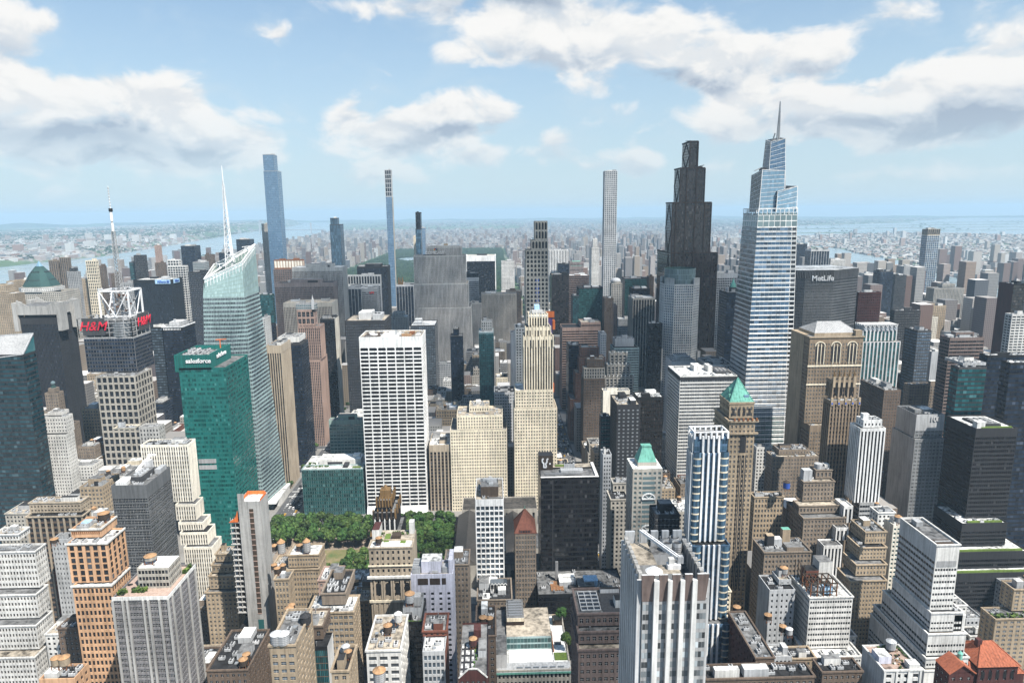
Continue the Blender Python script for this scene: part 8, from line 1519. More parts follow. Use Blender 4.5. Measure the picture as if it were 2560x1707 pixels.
 ('stone_building','building','brown ornate building with stepped tower left of the striped slim tower','roundtank',[(256.8,270.0,514.0,525.0,105.6,112.9,'ornate'),(244.5,269.5,508.0,519.0,88.9,105.6,'ornate'),(238.4,274.3,500.0,511.0,82.2,88.9,'ornate'),(238.9,272.0,492.0,523.4,0.0,82.2,'ornate')]),
 ('brick_building','building','pinkish brown flat topped building behind the ornate brown one',None,[(258.9,286.9,590.0,604.8,98.1,102.6,'pinkbrown'),(251.0,295.1,584.0,599.7,0.0,98.1,'pinkbrown')]),
 ('stone_building','building','tan building with arched top windows and pale sloping roof',None,[(210.5,234.8,520.0,531.0,0.0,88.1,'tanarch')]),
 ('white_building','building','ornate pale mansard building left of the pinkish brown one',None,[(258.2,274.5,640.0,651.0,0.0,87.4,'whitepunch')]),
 ('stone_building','building','tan building with arched windows and a cluttered roof','penthouses',[(185.7,219.0,436.0,457.0,0.0,84.2,'tanarch2')]),
 ('grey_building','building','grey cement building with water tank left of the white banded one',None,[(177.5,185.4,392.0,403.0,85.5,88.8,'cementgrey'),(169.3,185.5,386.0,404.2,0.0,85.5,'cementgrey')]),
 ('office_building','building','white banded stepped office block with a steel cage on its roof','cage',[(189.5,216.1,375.0,401.3,52.0,86.7,'whiteband2'),(187.5,220.1,367.0,391.7,36.0,52.0,'whiteband2'),(183.5,215.3,359.0,383.1,0.0,36.0,'whiteband2')]),
 ('brick_building','building','stepped tan brick apartment house with dark terraces',None,[(249.6,264.0,425.0,444.4,94.7,103.4,'steptan'),(244.0,262.0,420.0,437.4,85.7,94.7,'steptan'),(238.9,259.4,414.0,431.4,77.5,85.7,'steptan'),(232.3,256.7,408.0,425.5,0.0,77.5,'steptan')]),
 ('white_building','building','small white rooftop block above the stepped tan brick house',None,[(281.7,294.5,466.0,477.0,0.0,97.9,'whitepunch')]),
 ('apartment_building','building','narrow cream building with teal balconies and a roof tank',None,[(275.1,283.2,436.0,447.1,0.0,102.6,'creamteal')]),
 ('office_tower','tower','white slab with grey banded side stepping down to a wide base','slabwell',[(246.9,260.2,350.0,384.9,92.2,132.6,'whiteslab'),(246.5,265.0,347.6,385.9,80.2,92.2,'whiteslab'),(244.8,266.9,345.8,392.2,66.2,80.2,'whiteslab'),(243.8,268.6,344.0,398.9,59.5,66.2,'whiteslab'),(242.6,268.3,342.4,399.4,0.0,59.5,'whiteslab')]),
 ('brick_building','building','tan brick apartment house with roof garden at the right edge','garden',[(326.9,341.0,388.0,399.0,65.7,80.8,'tanband'),(310.9,336.7,380.0,393.1,0.0,65.7,'tanband')]),
 ('brick_mansion','building','red brick building with orange hipped tile roof at bottom right','redroof',[(272.0,294.9,340.0,351.0,0.0,62.9,'redroof')]),
 ('brick_building','building','low red brick house with orange tile gable beside the hipped roof one','gable',[(234.4,247.6,312.0,323.0,0.0,80.4,'redroof2')]),
 ('stone_building','building','beige low house with sunken roof court at the right edge',None,[(348.2,365.5,410.0,421.0,0.0,29.3,'tanres2')]),
 ('white_building','building','white roofed low building between the white slab and tan apartment house',None,[(327.1,346.3,420.0,431.0,0.0,26.7,'whitepunch')]),
 ('brick_building','building','long dark brown brick building with stained roof at bottom right','tanks1',[(137.4,147.5,325.0,368.6,0.0,83.0,'darkbrick')]),
 ('office_building','building','grey low building with white roof next to the long dark brown one',None,[(149.9,159.5,330.0,341.1,0.0,79.6,'greypunch')]),
 ('brick_building','building','tan low building with black roof before the white banded stepped block',None,[(163.7,177.0,338.0,349.0,0.0,72.5,'tanpunch')]),
 ('white_building','building','white painted building with planted roof terrace and grey shed','terrace',[(192.1,211.0,300.0,320.3,0.0,92.2,'whitepunch2')]),
 ('brick_building','building','low building with a dark tar roof and water tanks at bottom','tanks2',[(166.2,187.2,310.0,321.0,0.0,84.7,'darktar')]),
 ('brick_building','building','black edged flat roof at the bottom edge right of the crane tower',None,[(99.2,151.9,290.0,301.0,0.0,97.6,'darktar')]),
 ('office_tower','tower','grey concrete tower with notched crown, roof crane and cooling fans','crane',[(47.2,68.4,203.0,232.9,0.0,193.2,'crane')]),
 ('office_tower','tower','brown granite stepped tower with skylight roof left of the crane tower','skylight',[(36.3,69.0,283.0,304.7,131.7,138.2,'brown420'),(36.1,69.8,279.0,307.3,125.5,131.7,'brown420'),(35.7,69.1,275.0,303.0,0.0,125.5,'brown420')]),
 ('office_tower','tower','black glass box tower with flat white rimmed roof','hsbc',[(32.8,76.0,478.0,498.7,0.0,125.1,'hsbc')]),
 ('office_building','building','black low podium with roof plant in front of the black box tower','plant',[(28.3,90.5,442.0,476.0,0.0,52.5,'hsbclow')]),
 ('office_tower','tower','slim white grid tower in front of the grey roofed library','bryant',[(-15.2,4.9,455.0,495.0,0.0,119.1,'bryant')]),
 ('brick_building','building','old brown building with red pyramid roof left of the black box tower','redpyr',[(12.8,28.0,458.0,479.6,0.0,91.5,'redpyr')]),
 ('black_tower','tower','black and gold gothic tower with golden crown beside the park','radiator',[(-86.9,-76.2,468.0,486.0,106.4,114.2,'radiator'),(-89.0,-72.9,464.0,490.0,91.4,106.4,'radiator'),(-91.8,-69.7,458.0,492.0,0.0,91.4,'radiator')]),
 ('library','building','long grey stone library with slate roofs behind the slim white tower','library',[(-34.5,40.4,640.0,670.0,0.0,27.7,'library')]),
 ('department_store','building','wide old department store with glass penthouse and white terraces','lordtaylor',[(-1.3,42.8,366.0,423.0,0.0,49.2,'lordtaylor')]),
 ('stone_building','building','brown stone clubhouse with arched top windows and roof garden','clubhouse',[(-81.7,-54.3,405.0,416.0,0.0,110.2,'clubhouse')]),
 ('hotel_building','building','tall pale lilac windowed slab with roof plant boxes','lilac',[(-50.7,-26.1,368.0,384.5,0.0,111.6,'lilac')]),
 ('brick_building','building','narrow brown building behind the right side of the lilac slab',None,[(-33.8,-18.3,402.0,422.0,0.0,99.0,'brownpunch')]),
 ('glass_building','building','narrow black building with a water tank left of the lilac slab','tankfront',[(-52.2,-40.5,331.0,353.0,0.0,105.2,'blacknarrow')]),
 ('white_building','building','white loft building with a tank on its cluttered roof','rooftanks',[(-64.3,-47.7,300.0,330.0,0.0,110.5,'whiteloft')]),
 ('brick_building','building','brick and grey building with white roofs right of the narrow black one',None,[(-38.1,-26.1,312.0,328.0,109.1,112.2,'redbrickp'),(-37.1,-26.2,300.0,324.0,0.0,109.1,'greyfront')]),
 ('brick_building','building','red brick gabled building with checkered roof garden at bottom','gablered',[(-17.9,-5.2,270.0,310.0,0.0,117.4,'redgable')]),
 ('brick_building','building','dark brick building with two orange topped tanks behind the red gable',None,[(-12.7,-1.6,340.0,370.0,0.0,90.0,'darktar')]),
 ('brick_building','building','brown low building with solar frames before the slim white tower','zigzag',[(-14.2,9.4,425.0,453.0,0.0,59.9,'brownpunch')]),
 ('concrete_tower','tower','unfinished raw concrete slab tower with open floors on its left','slab',[(-161.2,-147.4,405.0,419.3,0.0,142.9,'slab')]),
 ('glass_building','building','narrow dark building with patterned glass front and white side wall',None,[(-98.2,-86.0,306.0,321.5,113.1,120.3,'darkbrick'),(-97.2,-82.8,300.0,311.5,0.0,113.1,'pattern')]),
 ('brick_building','building','tan brick building with two grey metal tanks on its roof','greytanks',[(-99.5,-88.2,270.0,298.0,0.0,135.0,'tan2')]),
 ('brick_building','building','light brown building with grey blank upper floors beside a dark alley',None,[(-96.5,-83.5,345.0,370.6,107.7,114.7,'tanblank'),(-102.8,-78.0,338.0,354.9,0.0,107.7,'alleytan')]),
 ('brick_building','building','tan loft building with four orange capped tanks above the park lawn','lofttanks',[(-141.1,-120.4,430.0,446.1,84.1,93.3,'loft'),(-152.8,-120.5,428.0,447.9,0.0,84.1,'loft')]),
 ('brick_building','building','pink brick building with white roof right of the tan loft building',None,[(-112.0,-99.2,395.0,412.6,0.0,94.2,'pinkbrick')]),
 ('brick_building','building','narrow ornate tan tower with white roof beside the raw concrete slab',None,[(-138.1,-129.1,392.0,403.0,0.0,97.4,'tannarrow')]),
 ('brick_building','building','tan stepped hotel with regular windows left of the raw concrete slab',None,[(-193.5,-182.8,440.0,451.0,84.2,90.1,'stephotel'),(-195.1,-181.1,436.0,447.0,78.3,84.2,'stephotel'),(-195.8,-178.7,432.0,443.0,68.6,78.3,'stephotel'),(-197.3,-176.6,428.0,439.0,0.0,68.6,'stephotel')]),
 ('brick_building','building','low tan building with dark roof at bottom left of the dark alley',None,[(-69.4,-62.3,255.0,272.3,0.0,132.8,'darktar2')]),
 ('brick_building','building','low cluttered roof with two tanks below the raw concrete slab','tanks3',[(-151.7,-130.7,322.0,357.2,0.0,86.3,'darktar')]),
 ('office_tower','tower','white pinstriped tower stepping down toward the park','roofbits',[(-270.6,-234.9,505.0,518.8,100.4,146.8,'pinstripe'),(-246.8,-231.3,500.0,514.3,87.5,100.4,'pinstripe'),(-243.9,-225.2,496.0,510.6,81.1,87.5,'pinstripe'),(-241.6,-220.7,492.0,506.8,71.0,81.1,'pinstripe'),(-237.9,-216.5,488.0,506.1,0.0,71.0,'pinstripe')]),
 ('glass_tower','tower','grey glass tower with white roof plant before the pinstriped tower','whiteplant',[(-253.5,-230.5,432.0,465.7,0.0,144.1,'greyglass')]),
 ('brick_tower','tower','orange brick tower with flat box top and a roof tank','orangetop',[(-232.9,-216.7,355.0,371.0,145.5,150.5,'orangeblank'),(-231.5,-210.1,348.0,366.1,122.5,145.5,'orangehi'),(-229.6,-208.7,345.0,364.0,0.0,122.5,'orange')]),
 ('apartment_tower','tower','grey apartment tower with planted roof terrace and penthouse','greyterrace',[(-184.8,-158.5,305.0,335.5,0.0,138.7,'greyterrace')]),
 ('office_building','building','big white stepped office building at the bottom left edge',None,[(-337.0,-320.6,436.0,447.0,105.2,109.8,'whitestep'),(-330.6,-300.2,420.0,431.0,79.5,105.2,'whitestep'),(-329.4,-297.8,412.0,424.1,62.6,79.5,'whitestep'),(-326.9,-295.0,404.0,420.5,45.7,62.6,'whitestep'),(-324.3,-292.8,396.0,415.7,0.0,45.7,'whitestep')]),
 ('stone_building','building','beige colonnaded low block behind the orange brick tower',None,[(-342.2,-305.0,480.0,491.0,104.8,112.9,'colonnade'),(-341.8,-301.4,474.0,485.0,0.0,104.8,'colonnade2')]),
 ('office_building','building','brown block with roof plant below the white brick tower','mech',[(-355.1,-335.9,560.0,576.5,0.0,92.1,'tanres2')]),
 ('stone_building','building','brown roofed cream building right of the media tower base',None,[(-335.6,-316.5,585.0,596.0,134.9,135.5,'creampunch'),(-315.7,-298.3,590.0,601.0,0.0,134.9,'stonegrid')]),
 ('stone_tower','tower','narrow pale grey tower between brown tower and orange brick tower',None,[(-312.8,-301.1,455.0,466.0,0.0,95.9,'greygreen')]),
 ('brick_building','building','dark red brick building left of the orange brick tower',None,[(-322.9,-310.5,468.0,479.0,0.0,64.1,'redbrickp')]),
 ('brick_building','building','dark cluttered roofs between white stepped building and orange tower',None,[(-273.4,-261.2,392.0,403.0,0.0,67.8,'darktar')]),
 ('brick_building','building','low orange brick roof with two tanks at bottom left','tanks4',[(-214.2,-197.9,290.0,301.0,0.0,106.9,'orangelow')]),
 ('glass_building','building','long low green glass block with white roof by the avenue','low1100',[(-206.8,-142.0,695.0,707.8,0.0,52.4,'low1100')]),
 ('office_building','building','pale green gridded block behind the low green glass block','mech',[(-195.0,-154.0,775.0,786.0,0.0,81.7,'palegreen')]),
 ('white_tower','tower','white slab tower of black window rows facing the park','grace',[(-139.0,-74.7,695.0,735.8,0.0,193.9,'grace')]),
 ('stone_building','building','ornate columned building between white slab and cream stepped block',None,[(-71.5,-47.1,700.0,740.0,0.0,75.1,'aeolian')]),
 ('stone_building','building','broad cream stepped block of square windows facing the park',None,[(-28.1,-6.7,712.0,734.0,107.1,113.8,'salmon'),(-41.1,7.6,700.0,736.0,91.7,107.1,'salmon'),(-48.4,11.9,698.0,744.0,0.0,91.7,'salmon')]),
 ('stone_tower','tower','slim cream stepped tower with dark vertical strips above the avenue','five00',[(35.9,55.6,702.0,724.0,200.9,213.8,'five00'),(32.5,58.6,700.0,726.0,191.3,200.9,'five00'),(30.3,61.2,698.0,726.0,134.6,191.3,'five00'),(21.0,61.3,697.0,731.0,115.1,134.6,'salmon'),(19.7,65.2,695.0,731.0,0.0,115.1,'salmon')]),
 ('office_building','building','grey windowed slab between cream block and cream stepped tower',None,[(-1.1,23.0,775.0,805.0,0.0,111.9,'greypunch2')]),
 ('office_building','building','dark grey hotel block with rows of lit windows',None,[(111.3,133.1,602.0,637.6,0.0,144.4,'andaz')]),
 ('office_building','building','black gridded office block behind the dark lit hotel block',None,[(138.3,163.8,640.0,660.6,0.0,140.8,'blackgrid')]),
 ('office_building','building','cream blank topped building with green glass sides on the avenue',None,[(112.8,140.9,690.0,701.0,0.0,134.2,'creamgreen')]),
 ('glass_building','building','green glass narrow block left of the dark lit hotel block',None,[(102.9,112.0,640.0,651.0,0.0,121.7,'greenglass2')]),
 ('copper_tower','tower','pale stone tower with small green mansard roof and arched balconies','mansard',[(96.3,117.4,455.0,467.8,0.0,139.6,'mansard')]),
 ('stone_building','building','rounded corner pale building on the avenue left of the mansard tower',None,[(94.3,107.5,520.0,531.1,95.3,102.7,'stonegrid2'),(90.0,104.1,505.0,523.6,0.0,95.3,'stonegrid2')]),
 ('glass_building','building','black low building with roof garden right of the mansard tower','mech',[(98.0,113.7,395.0,409.9,0.0,133.0,'blackoffice2')]),
 ('office_building','building','narrow grey building with bright roof left of the dark hotel block',None,[(92.4,99.8,560.0,574.3,0.0,112.2,'greypunch3')]),
]
BLDGS = [dict(name=a, cat=b, label=c, kind=k, tiers=[dict(zip(('u0', 'u1', 'v0', 'v1', 'z0', 'z1', 'st'), q)) for q in t]) for a, b, c, k, t in BLDGS]
# ------------------------------------------------------------------ the rest of midtown between the towers
LM = [('the white slab tower', -107, 715), ('the cream stepped tower', 42, 713), ('the emerald tower', -265, 641), ('the crystal tower', -273, 723), ('the black box tower', 54, 488), ('the crane tower', 58, 218), ('the orange brick tower', -219, 354), ('the banded glass tower', 284, 730), ('the slim white grid tower', -5, 475), ('the striped slim tower', 256, 484), ('the white pinstriped tower', -227, 497), ('the red letter tower', -401, 733), ('the green pyramid tower', 176, 481), ('the hipped roof tower', 318, 617), ('the wide grey slab', -94, 1290), ('the red brick stepped tower', 130, 939), ('the five step black tower', 321, 1137), ('the copper pyramid', -812, 1279), ('the lilac slab', -38, 376), ('the concrete slab', -154, 412), ('the charcoal tower', 397, 509), ('the white bank slab', 255, 371), ('the tan loft building', -137, 438), ('the arched window tower', 50, 789), ('the broad dark slab', -176, 954), ('the ornate brown building', 255, 508), ('the stepped tan house', 244, 417), ('the blue striped tower', 126, 372), ('the lettered wide slab', 421, 897), ('the diamond crown tower', 472, 815), ('the grey terrace tower', -172, 320), ('the department store', 21, 394), ('the old clubhouse', -68, 410), ('the dark blue sign block', -654, 1354)]
STUFFW = ['brown', 'palebrown', 'tan', 'beige', 'cream', 'redbrick', 'grey', 'cement', 'offwhite', 'lime', 'granite', 'rock']
FST = {'brown': 'brownpunch', 'tan': 'tanres2', 'cream': 'salmon', 'red brick': 'redbrickp', 'grey': 'cementgrey2', 'white': 'whitepunch', 'pale stone': 'stonegrid2', 'dark brown': 'darktar', 'dark glass': 'darkglass', 'grey banded': 'greyband2', 'beige': 'beigepunch'}
STY['cementgrey2'] = S('grid', 'cement', 'dark', 2.8, 3.7, .5, .52, .35); STY['greyband2'] = S('band', 'grey', 'dark', 2.4, 3.7, .94, .5, .3); STY['beigepunch'] = S('grid', 'beige', 'std', 2.7, 3.7, .48, .55, .35)
def footprints():
    return np.array([(t['u0'], t['u1'], t['v0'], t['v1']) for d in BLDGS for t in d['tiers']]+[(-212, 84, 518, 666), (258, 322, 695, 760), (352, 490, 868, 956), (254, 312, 1003, 1062), (-306, -238, 690, 762), (-290, -246, 600, 680), (-166, -140, 403, 420), (-96, -50, 402, 436), (-16, 47, 363, 445), (27, 92, 440, 512), (-208, -138, 690, 742), (96, 118, 450, 482), (284, 350, 600, 655), (266, 304, 336, 366)])
def project(p):
    d = p-CAMV; z = d@FWV; return np.stack([1280+FOC*(d@np.array(r2))/z, 853.5-FOC*(d@np.array(u2))/z, z], -1)
def fillers():
    FP = footprints(); r = random.Random(21); lots = []
    prot = []   # points of measured buildings that nothing unmeasured may hide
    for d in BLDGS:
        t = d['tiers'][0]
        for tt in d['tiers']:
            for f in (1.0, .8, .6, .45):
                for s in (.1, .5, .9): prot.append((tt['u0']+(tt['u1']-tt['u0'])*s, tt['v0']-.5, tt['z0']+(tt['z1']-tt['z0'])*f if tt is not d['tiers'][-1] else tt['z1']*f))
    prot += [(x, y, 12) for x in range(-215, -45, 12) for y in (560, 600, 640)]+[(93, y, 2) for y in range(500, 1000, 15)]+[(-226, y, 2) for y in range(640, 860, 15)]
    prot = np.array(prot); pd = prot-CAMV
    ok = ~hidden_all(prot); prot = prot[ok]; pd = pd[ok]
    for (a, ha), (b, hb) in zip(AVE, AVE[1:]):
        for n in range(35, 59):
            for row in (0, 1):
                v0 = S_(n)+9 if row == 0 else S_(n)+41; v1 = v0+30.5
                if n == 42 and row == 0: v0 += 6
                u = a+ha+4
                while u < b-hb-8:
                    w = r.choice([14, 18, 20, 24, 30, 36]); w = min(w, b-hb-4-u)
                    if w < 8: break
                    x0, x1 = u+.15, u+w-.15; y0, y1 = v0+r.uniform(0, .6), v1-r.uniform(0, 3)
                    u += w
                    hitv = (FP[:, 0] < x1+.4) & (FP[:, 1] > x0-.4) & (FP[:, 2] < y1+.4) & (FP[:, 3] > y0-.4)
                    if hitv.any():   # squeeze in behind or before what stands there, if there is room
                        q = FP[hitv]
                        if y1-(q[:, 3].max()+.5) > 11: y0 = q[:, 3].max()+.5
                        elif (q[:, 2].min()-.5)-y0 > 11: y1 = q[:, 2].min()-.5
                        else: continue
                        if ((FP[:, 0] < x1+.4) & (FP[:, 1] > x0-.4) & (FP[:, 2] < y1+.4) & (FP[:, 3] > y0-.4)).any(): continue
                    uc = (x0+x1)/2
                    if abs(uc) < 240: h = r.uniform(34, 62) if y0 < 1100 else r.uniform(30, 80)
                    elif y0 < 700: h = r.uniform(38, 88)
                    else: h = r.uniform(40, 105)
                    if y0 > 1500: h = r.uniform(30, 95)
                    if r.random() < .08 and y0 > 1100: h *= 1.45
                    lots.append([x0, x1, y0, y1, h])
    out = []
    for L in lots:
        x0, x1, y0, y1, h = L
        c = project(np.array([[x0, y0, h], [x1, y0, h], [x0, y1, h], [x1, y1, h]], float))
        if c[:, 2].min() < 40 or c[:, 0].max() < -80 or c[:, 0].min() > 2640 or c[:, 1].min() > 1740: continue
        # lower it until it hides none of the protected points
        m = prot[:, 1] > y0; P = prot[m]; D = pd[m]
        if len(P):
            with np.errstate(divide='ignore', invalid='ignore'):
                ta = (x0-CAMV[0])/D[:, 0]; tb = (x1-CAMV[0])/D[:, 0]; ux0, ux1 = np.minimum(ta, tb), np.maximum(ta, tb)
                va, vb = (y0-CAMV[1])/D[:, 1], (y1-CAMV[1])/D[:, 1]
            lo = np.maximum(np.maximum(ux0, va), 0); hi = np.minimum(np.minimum(ux1, vb), .995); s = hi > lo
            if s.any():
                zz = np.minimum(CAMV[2]+D[s, 2]*lo[s], CAMV[2]+D[s, 2]*hi[s]).min()
                h = min(h, zz-1.0)
        if h < 9: continue
        out.append([x0, x1, y0, y1, h])
    return out
def hidden_all(p):
    res = []
    for i in range(0, len(p), 1500): res.append(hidden(p[i:i+1500]))
    return np.concatenate(res)
def city_mat(name, cols, win=True):
    m, nt, b = newmat(name); geo = nt.nodes.new('ShaderNodeNewGeometry'); sp = nt.nodes.new('ShaderNodeSeparateXYZ'); nt.links.new(geo.outputs['Position'], sp.inputs[0]); sn = nt.nodes.new('ShaderNodeSeparateXYZ'); nt.links.new(geo.outputs['True Normal'], sn.inputs[0])
    r = geo.outputs['Random Per Island']; n = len(cols); col = ramp(nt, r, [((i+.5)/n, c) for i, c in enumerate(cols)]); 
    roof = ramp(nt, math_node(nt, 'FRACT', math_node(nt, 'MULTIPLY', r, 13.7)), [(0, (.12, .12, .12)), (.35, (.28, .26, .24)), (.7, (.4, .38, .36)), (1, (.68, .67, .65))])
    fz = math_node(nt, 'FRACT', math_node(nt, 'DIVIDE', sp.outputs[2], 3.6)); fx = math_node(nt, 'FRACT', math_node(nt, 'DIVIDE', math_node(nt, 'ADD', sp.outputs[0], sp.outputs[1]), 3.1))
    wz = math_node(nt, 'MULTIPLY', math_node(nt, 'GREATER_THAN', fz, .38), math_node(nt, 'LESS_THAN', fz, .85)); wx = math_node(nt, 'MULTIPLY', math_node(nt, 'GREATER_THAN', fx, .25), math_node(nt, 'LESS_THAN', fx, .75))
    wall = mixc(nt, math_node(nt, 'MULTIPLY', math_node(nt, 'MULTIPLY', wz, wx), .85), col, (.03, .035, .04)) if win else col
    up = math_node(nt, 'GREATER_THAN', sn.outputs[2], .5); nt.links.new(mixc(nt, up, wall, roof), b.inputs['Base Color']); b.inputs['Roughness'].default_value = .85; MATS[name] = m; return m
city_mat('city_mix', [(.13, .08, .065), (.19, .12, .095), (.27, .21, .165), (.33, .29, .24), (.42, .39, .36), (.21, .21, .215), (.14, .115, .105), (.50, .50, .49), (.24, .17, .145), (.08, .09, .105), (.18, .18, .18), (.30, .29, .28)])
city_mat('town_mix', [(.44, .43, .42), (.58, .58, .57), (.30, .25, .22), (.24, .14, .11), (.36, .32, .28), (.20, .21, .22), (.46, .45, .43), (.27, .17, .145), (.16, .17, .18)], False)
city_mat('midtown_mix', [(.16, .115, .085), (.26, .205, .15), (.34, .30, .245), (.21, .21, .215), (.42, .41, .385), (.15, .08, .06), (.08, .08, .09), (.29, .265, .23)])
def boxes(name, B, key):
    B = np.asarray(B, float); n = len(B); x0, x1, y0, y1, z0, z1 = B.T
    v = np.stack([np.stack(a, 1) for a in ((x0,y0,z0),(x1,y0,z0),(x1,y1,z0),(x0,y1,z0),(x0,y0,z1),(x1,y0,z1),(x1,y1,z1),(x0,y1,z1))], 1).reshape(-1, 3)
    f = np.array([[0,1,5,4],[1,2,6,5],[2,3,7,6],[3,0,4,7],[4,5,6,7]]); l = (np.arange(n)[:, None, None]*8+f[None]).reshape(-1)
    me = bpy.data.meshes.new(name); me.vertices.add(len(v)); me.vertices.foreach_set('co', v.astype(np.float32).ravel()); me.loops.add(len(l)); me.loops.foreach_set('vertex_index', l.astype(np.int32)); me.polygons.add(n*5); me.polygons.foreach_set('loop_start', np.arange(0, n*20, 4, dtype=np.int32)); me.materials.append(mat(key)); me.polygons.foreach_set('use_smooth', np.zeros(n*5, bool)); me.update(calc_edges=True)
    o = bpy.data.objects.new(name, me); C.objects.link(o); o['kind'] = 'stuff'; return o
BOXES = np.array([(t['u0'], t['u1'], t['v0'], t['v1'], t['z0'], t['z1']) for d in BLDGS for t in d['tiers']])
FILL = fillers()
def pick_fillers(FILL, most):
    F = np.array(FILL); area = np.zeros(len(F))
    for (fx, fy, fz) in ((.5, 0, 1.), (.1, 0, 1.), (.9, 0, 1.), (.5, 0, .7), (.5, .9, 1.)):
        p = np.stack([F[:, 0]+(F[:, 1]-F[:, 0])*fx, F[:, 2]+(F[:, 3]-F[:, 2])*fy-(.3 if fy == 0 else 0), F[:, 4]*fz+.3], 1); q = project(p)
        vis = ~hidden_all(p) & (q[:, 0] > 0) & (q[:, 0] < 2560) & (q[:, 1] < 1707); area += vis*(F[:, 1]-F[:, 0])*25/q[:, 2]**2
    order = np.argsort(-area); return [FILL[i] for i in order[:most] if area[i] > 0], [FILL[i] for i in order[most:] if area[i] > 0]
BIGF, SMALLF = pick_fillers(FILL, 84)
USED = set(d['label'] for d in BLDGS); FB = []
def relation(x, y, l):
    dx, dy = x-l[1], y-l[2]
    if abs(dx) > abs(dy)*.7: return 'left of' if dx < 0 else 'right of'
    return 'behind' if dy > 0 else 'in front of'
for (x0, x1, y0, y1, h) in BIGF:
    r = random.Random(int(x0*31+y0*17)); x, y = (x0+x1)/2, (y0+y1)/2
    pool = ['brown', 'tan', 'cream', 'red brick', 'grey', 'white', 'pale stone', 'dark brown', 'beige', 'tan', 'brown', 'grey banded'] if h < 70 else ['tan', 'grey', 'pale stone', 'dark glass', 'brown', 'grey banded', 'white', 'beige']
    ln = sorted(LM, key=lambda l: math.hypot((x-l[1])*1.3, y-l[2])); done = None
    size = 'low' if h < 38 else ('mid height' if h < 66 else 'tall')
    opts = [(c, l, m) for l in ln[:4] for c in r.sample(pool, len(pool)) for m in (None,)]+[(c, ln[0], m) for c in pool for m in ln[1:5]]
    for c, l, m in opts:
        lab = f'{size} {c} building {relation(x, y, l)} {l[0]}'+(f', toward {m[0]}' if m else '')
        if lab not in USED and len(lab.split()) <= 16: done = (c, lab); break
    c, lab = done; USED.add(lab)
    T_ = [dict(u0=x0, u1=x1, v0=y0, v1=y1, z0=0.15, z1=h, st=FST[c])]
    if h > 45 and r.random() < .5 and x1-x0 > 15: k = h*r.uniform(.72, .86); T_ = [dict(u0=x0+r.uniform(1.5, 4), u1=x1-r.uniform(1.5, 4), v0=y0+3, v1=y1-2, z0=k, z1=h, st=FST[c]), dict(u0=x0, u1=x1, v0=y0, v1=y1, z0=.15, z1=k, st=FST[c])]
    FB.append(dict(name={'red brick': 'brick_building', 'brown': 'brick_building', 'dark glass': 'glass_building', 'white': 'white_building'}.get(c, 'office_building'), cat='building', label=lab, tiers=T_, kind=None))
    if r.random() < .4 and y0 < 900: t_ = T_[0]; TANKQ.append((r.uniform(t_['u0']+3, t_['u1']-3), r.uniform(t_['v0']+4, t_['v1']-3), t_['z1']-1, 1.9, 3.2, 'wooden water tank on the '+lab, r.choice(['wooddark', 'wood', 'grey'])))
BOXES = np.concatenate([BOXES, np.array([(t['u0'], t['u1'], t['v0'], t['v1'], t['z0'], t['z1']) for d in FB for t in d['tiers']])]) if FB else BOXES
for i, d in enumerate(BLDGS+FB): build(d, i)
# ------------------------------------------------------------------ water tanks
def build_tank(x, y, z, r, h, label, body, cap, legs):
    k = ('tank', body, cap)
    if k not in PANES:
        a = G(); a.ring(0, 0, 0, 1, 1, 1, 18, body, False); [a.ring(0, 0, q, q+.025, 1.012, 1.012, 18, 'dkgrey', False) for q in (.1, .3, .5, .7, .9)]
        b = G(); b.ring(0, 0, 1, 1.38, 1.08, .04, 18, cap, False); b.ring(0, 0, .98, 1.0, 1.08, 1.08, 18, cap, False)
        c = G()
        for p in ((-.7, -.7), (.7, -.7), (.7, .7), (-.7, .7)): c.box(p[0]-.06, p[0]+.06, p[1]-.06, p[1]+.06, -1, 0, 'rust')
        c.box(-.85, .85, -.85, .85, -.08, 0, 'wooddark', True); c.bar((-.7, -.7, -1), (.7, -.7, 0), .03, 'rust'); c.bar((.7, -.7, -1), (-.7, -.7, 0), .03, 'rust')
        PANES[k] = (a.mesh('tank_body'), b.mesh('tank_roof'), c.mesh('tank_stand'))
    t = thing('water_tank', label, 'water tank', (x, y, z))
    for nm, me, sc, dz in (('tank_body', PANES[k][0], (r, r, h), legs), ('tank_roof', PANES[k][1], (r, r, h), legs), ('tank_stand', PANES[k][2], (r, r, legs), legs)):
        o = bpy.data.objects.new(nm, me); o.parent = t; o.scale = sc; o.location.z = dz; C.objects.link(o)
for q in TANKQ: tank(*q)
for q in TANKS: build_tank(*q)
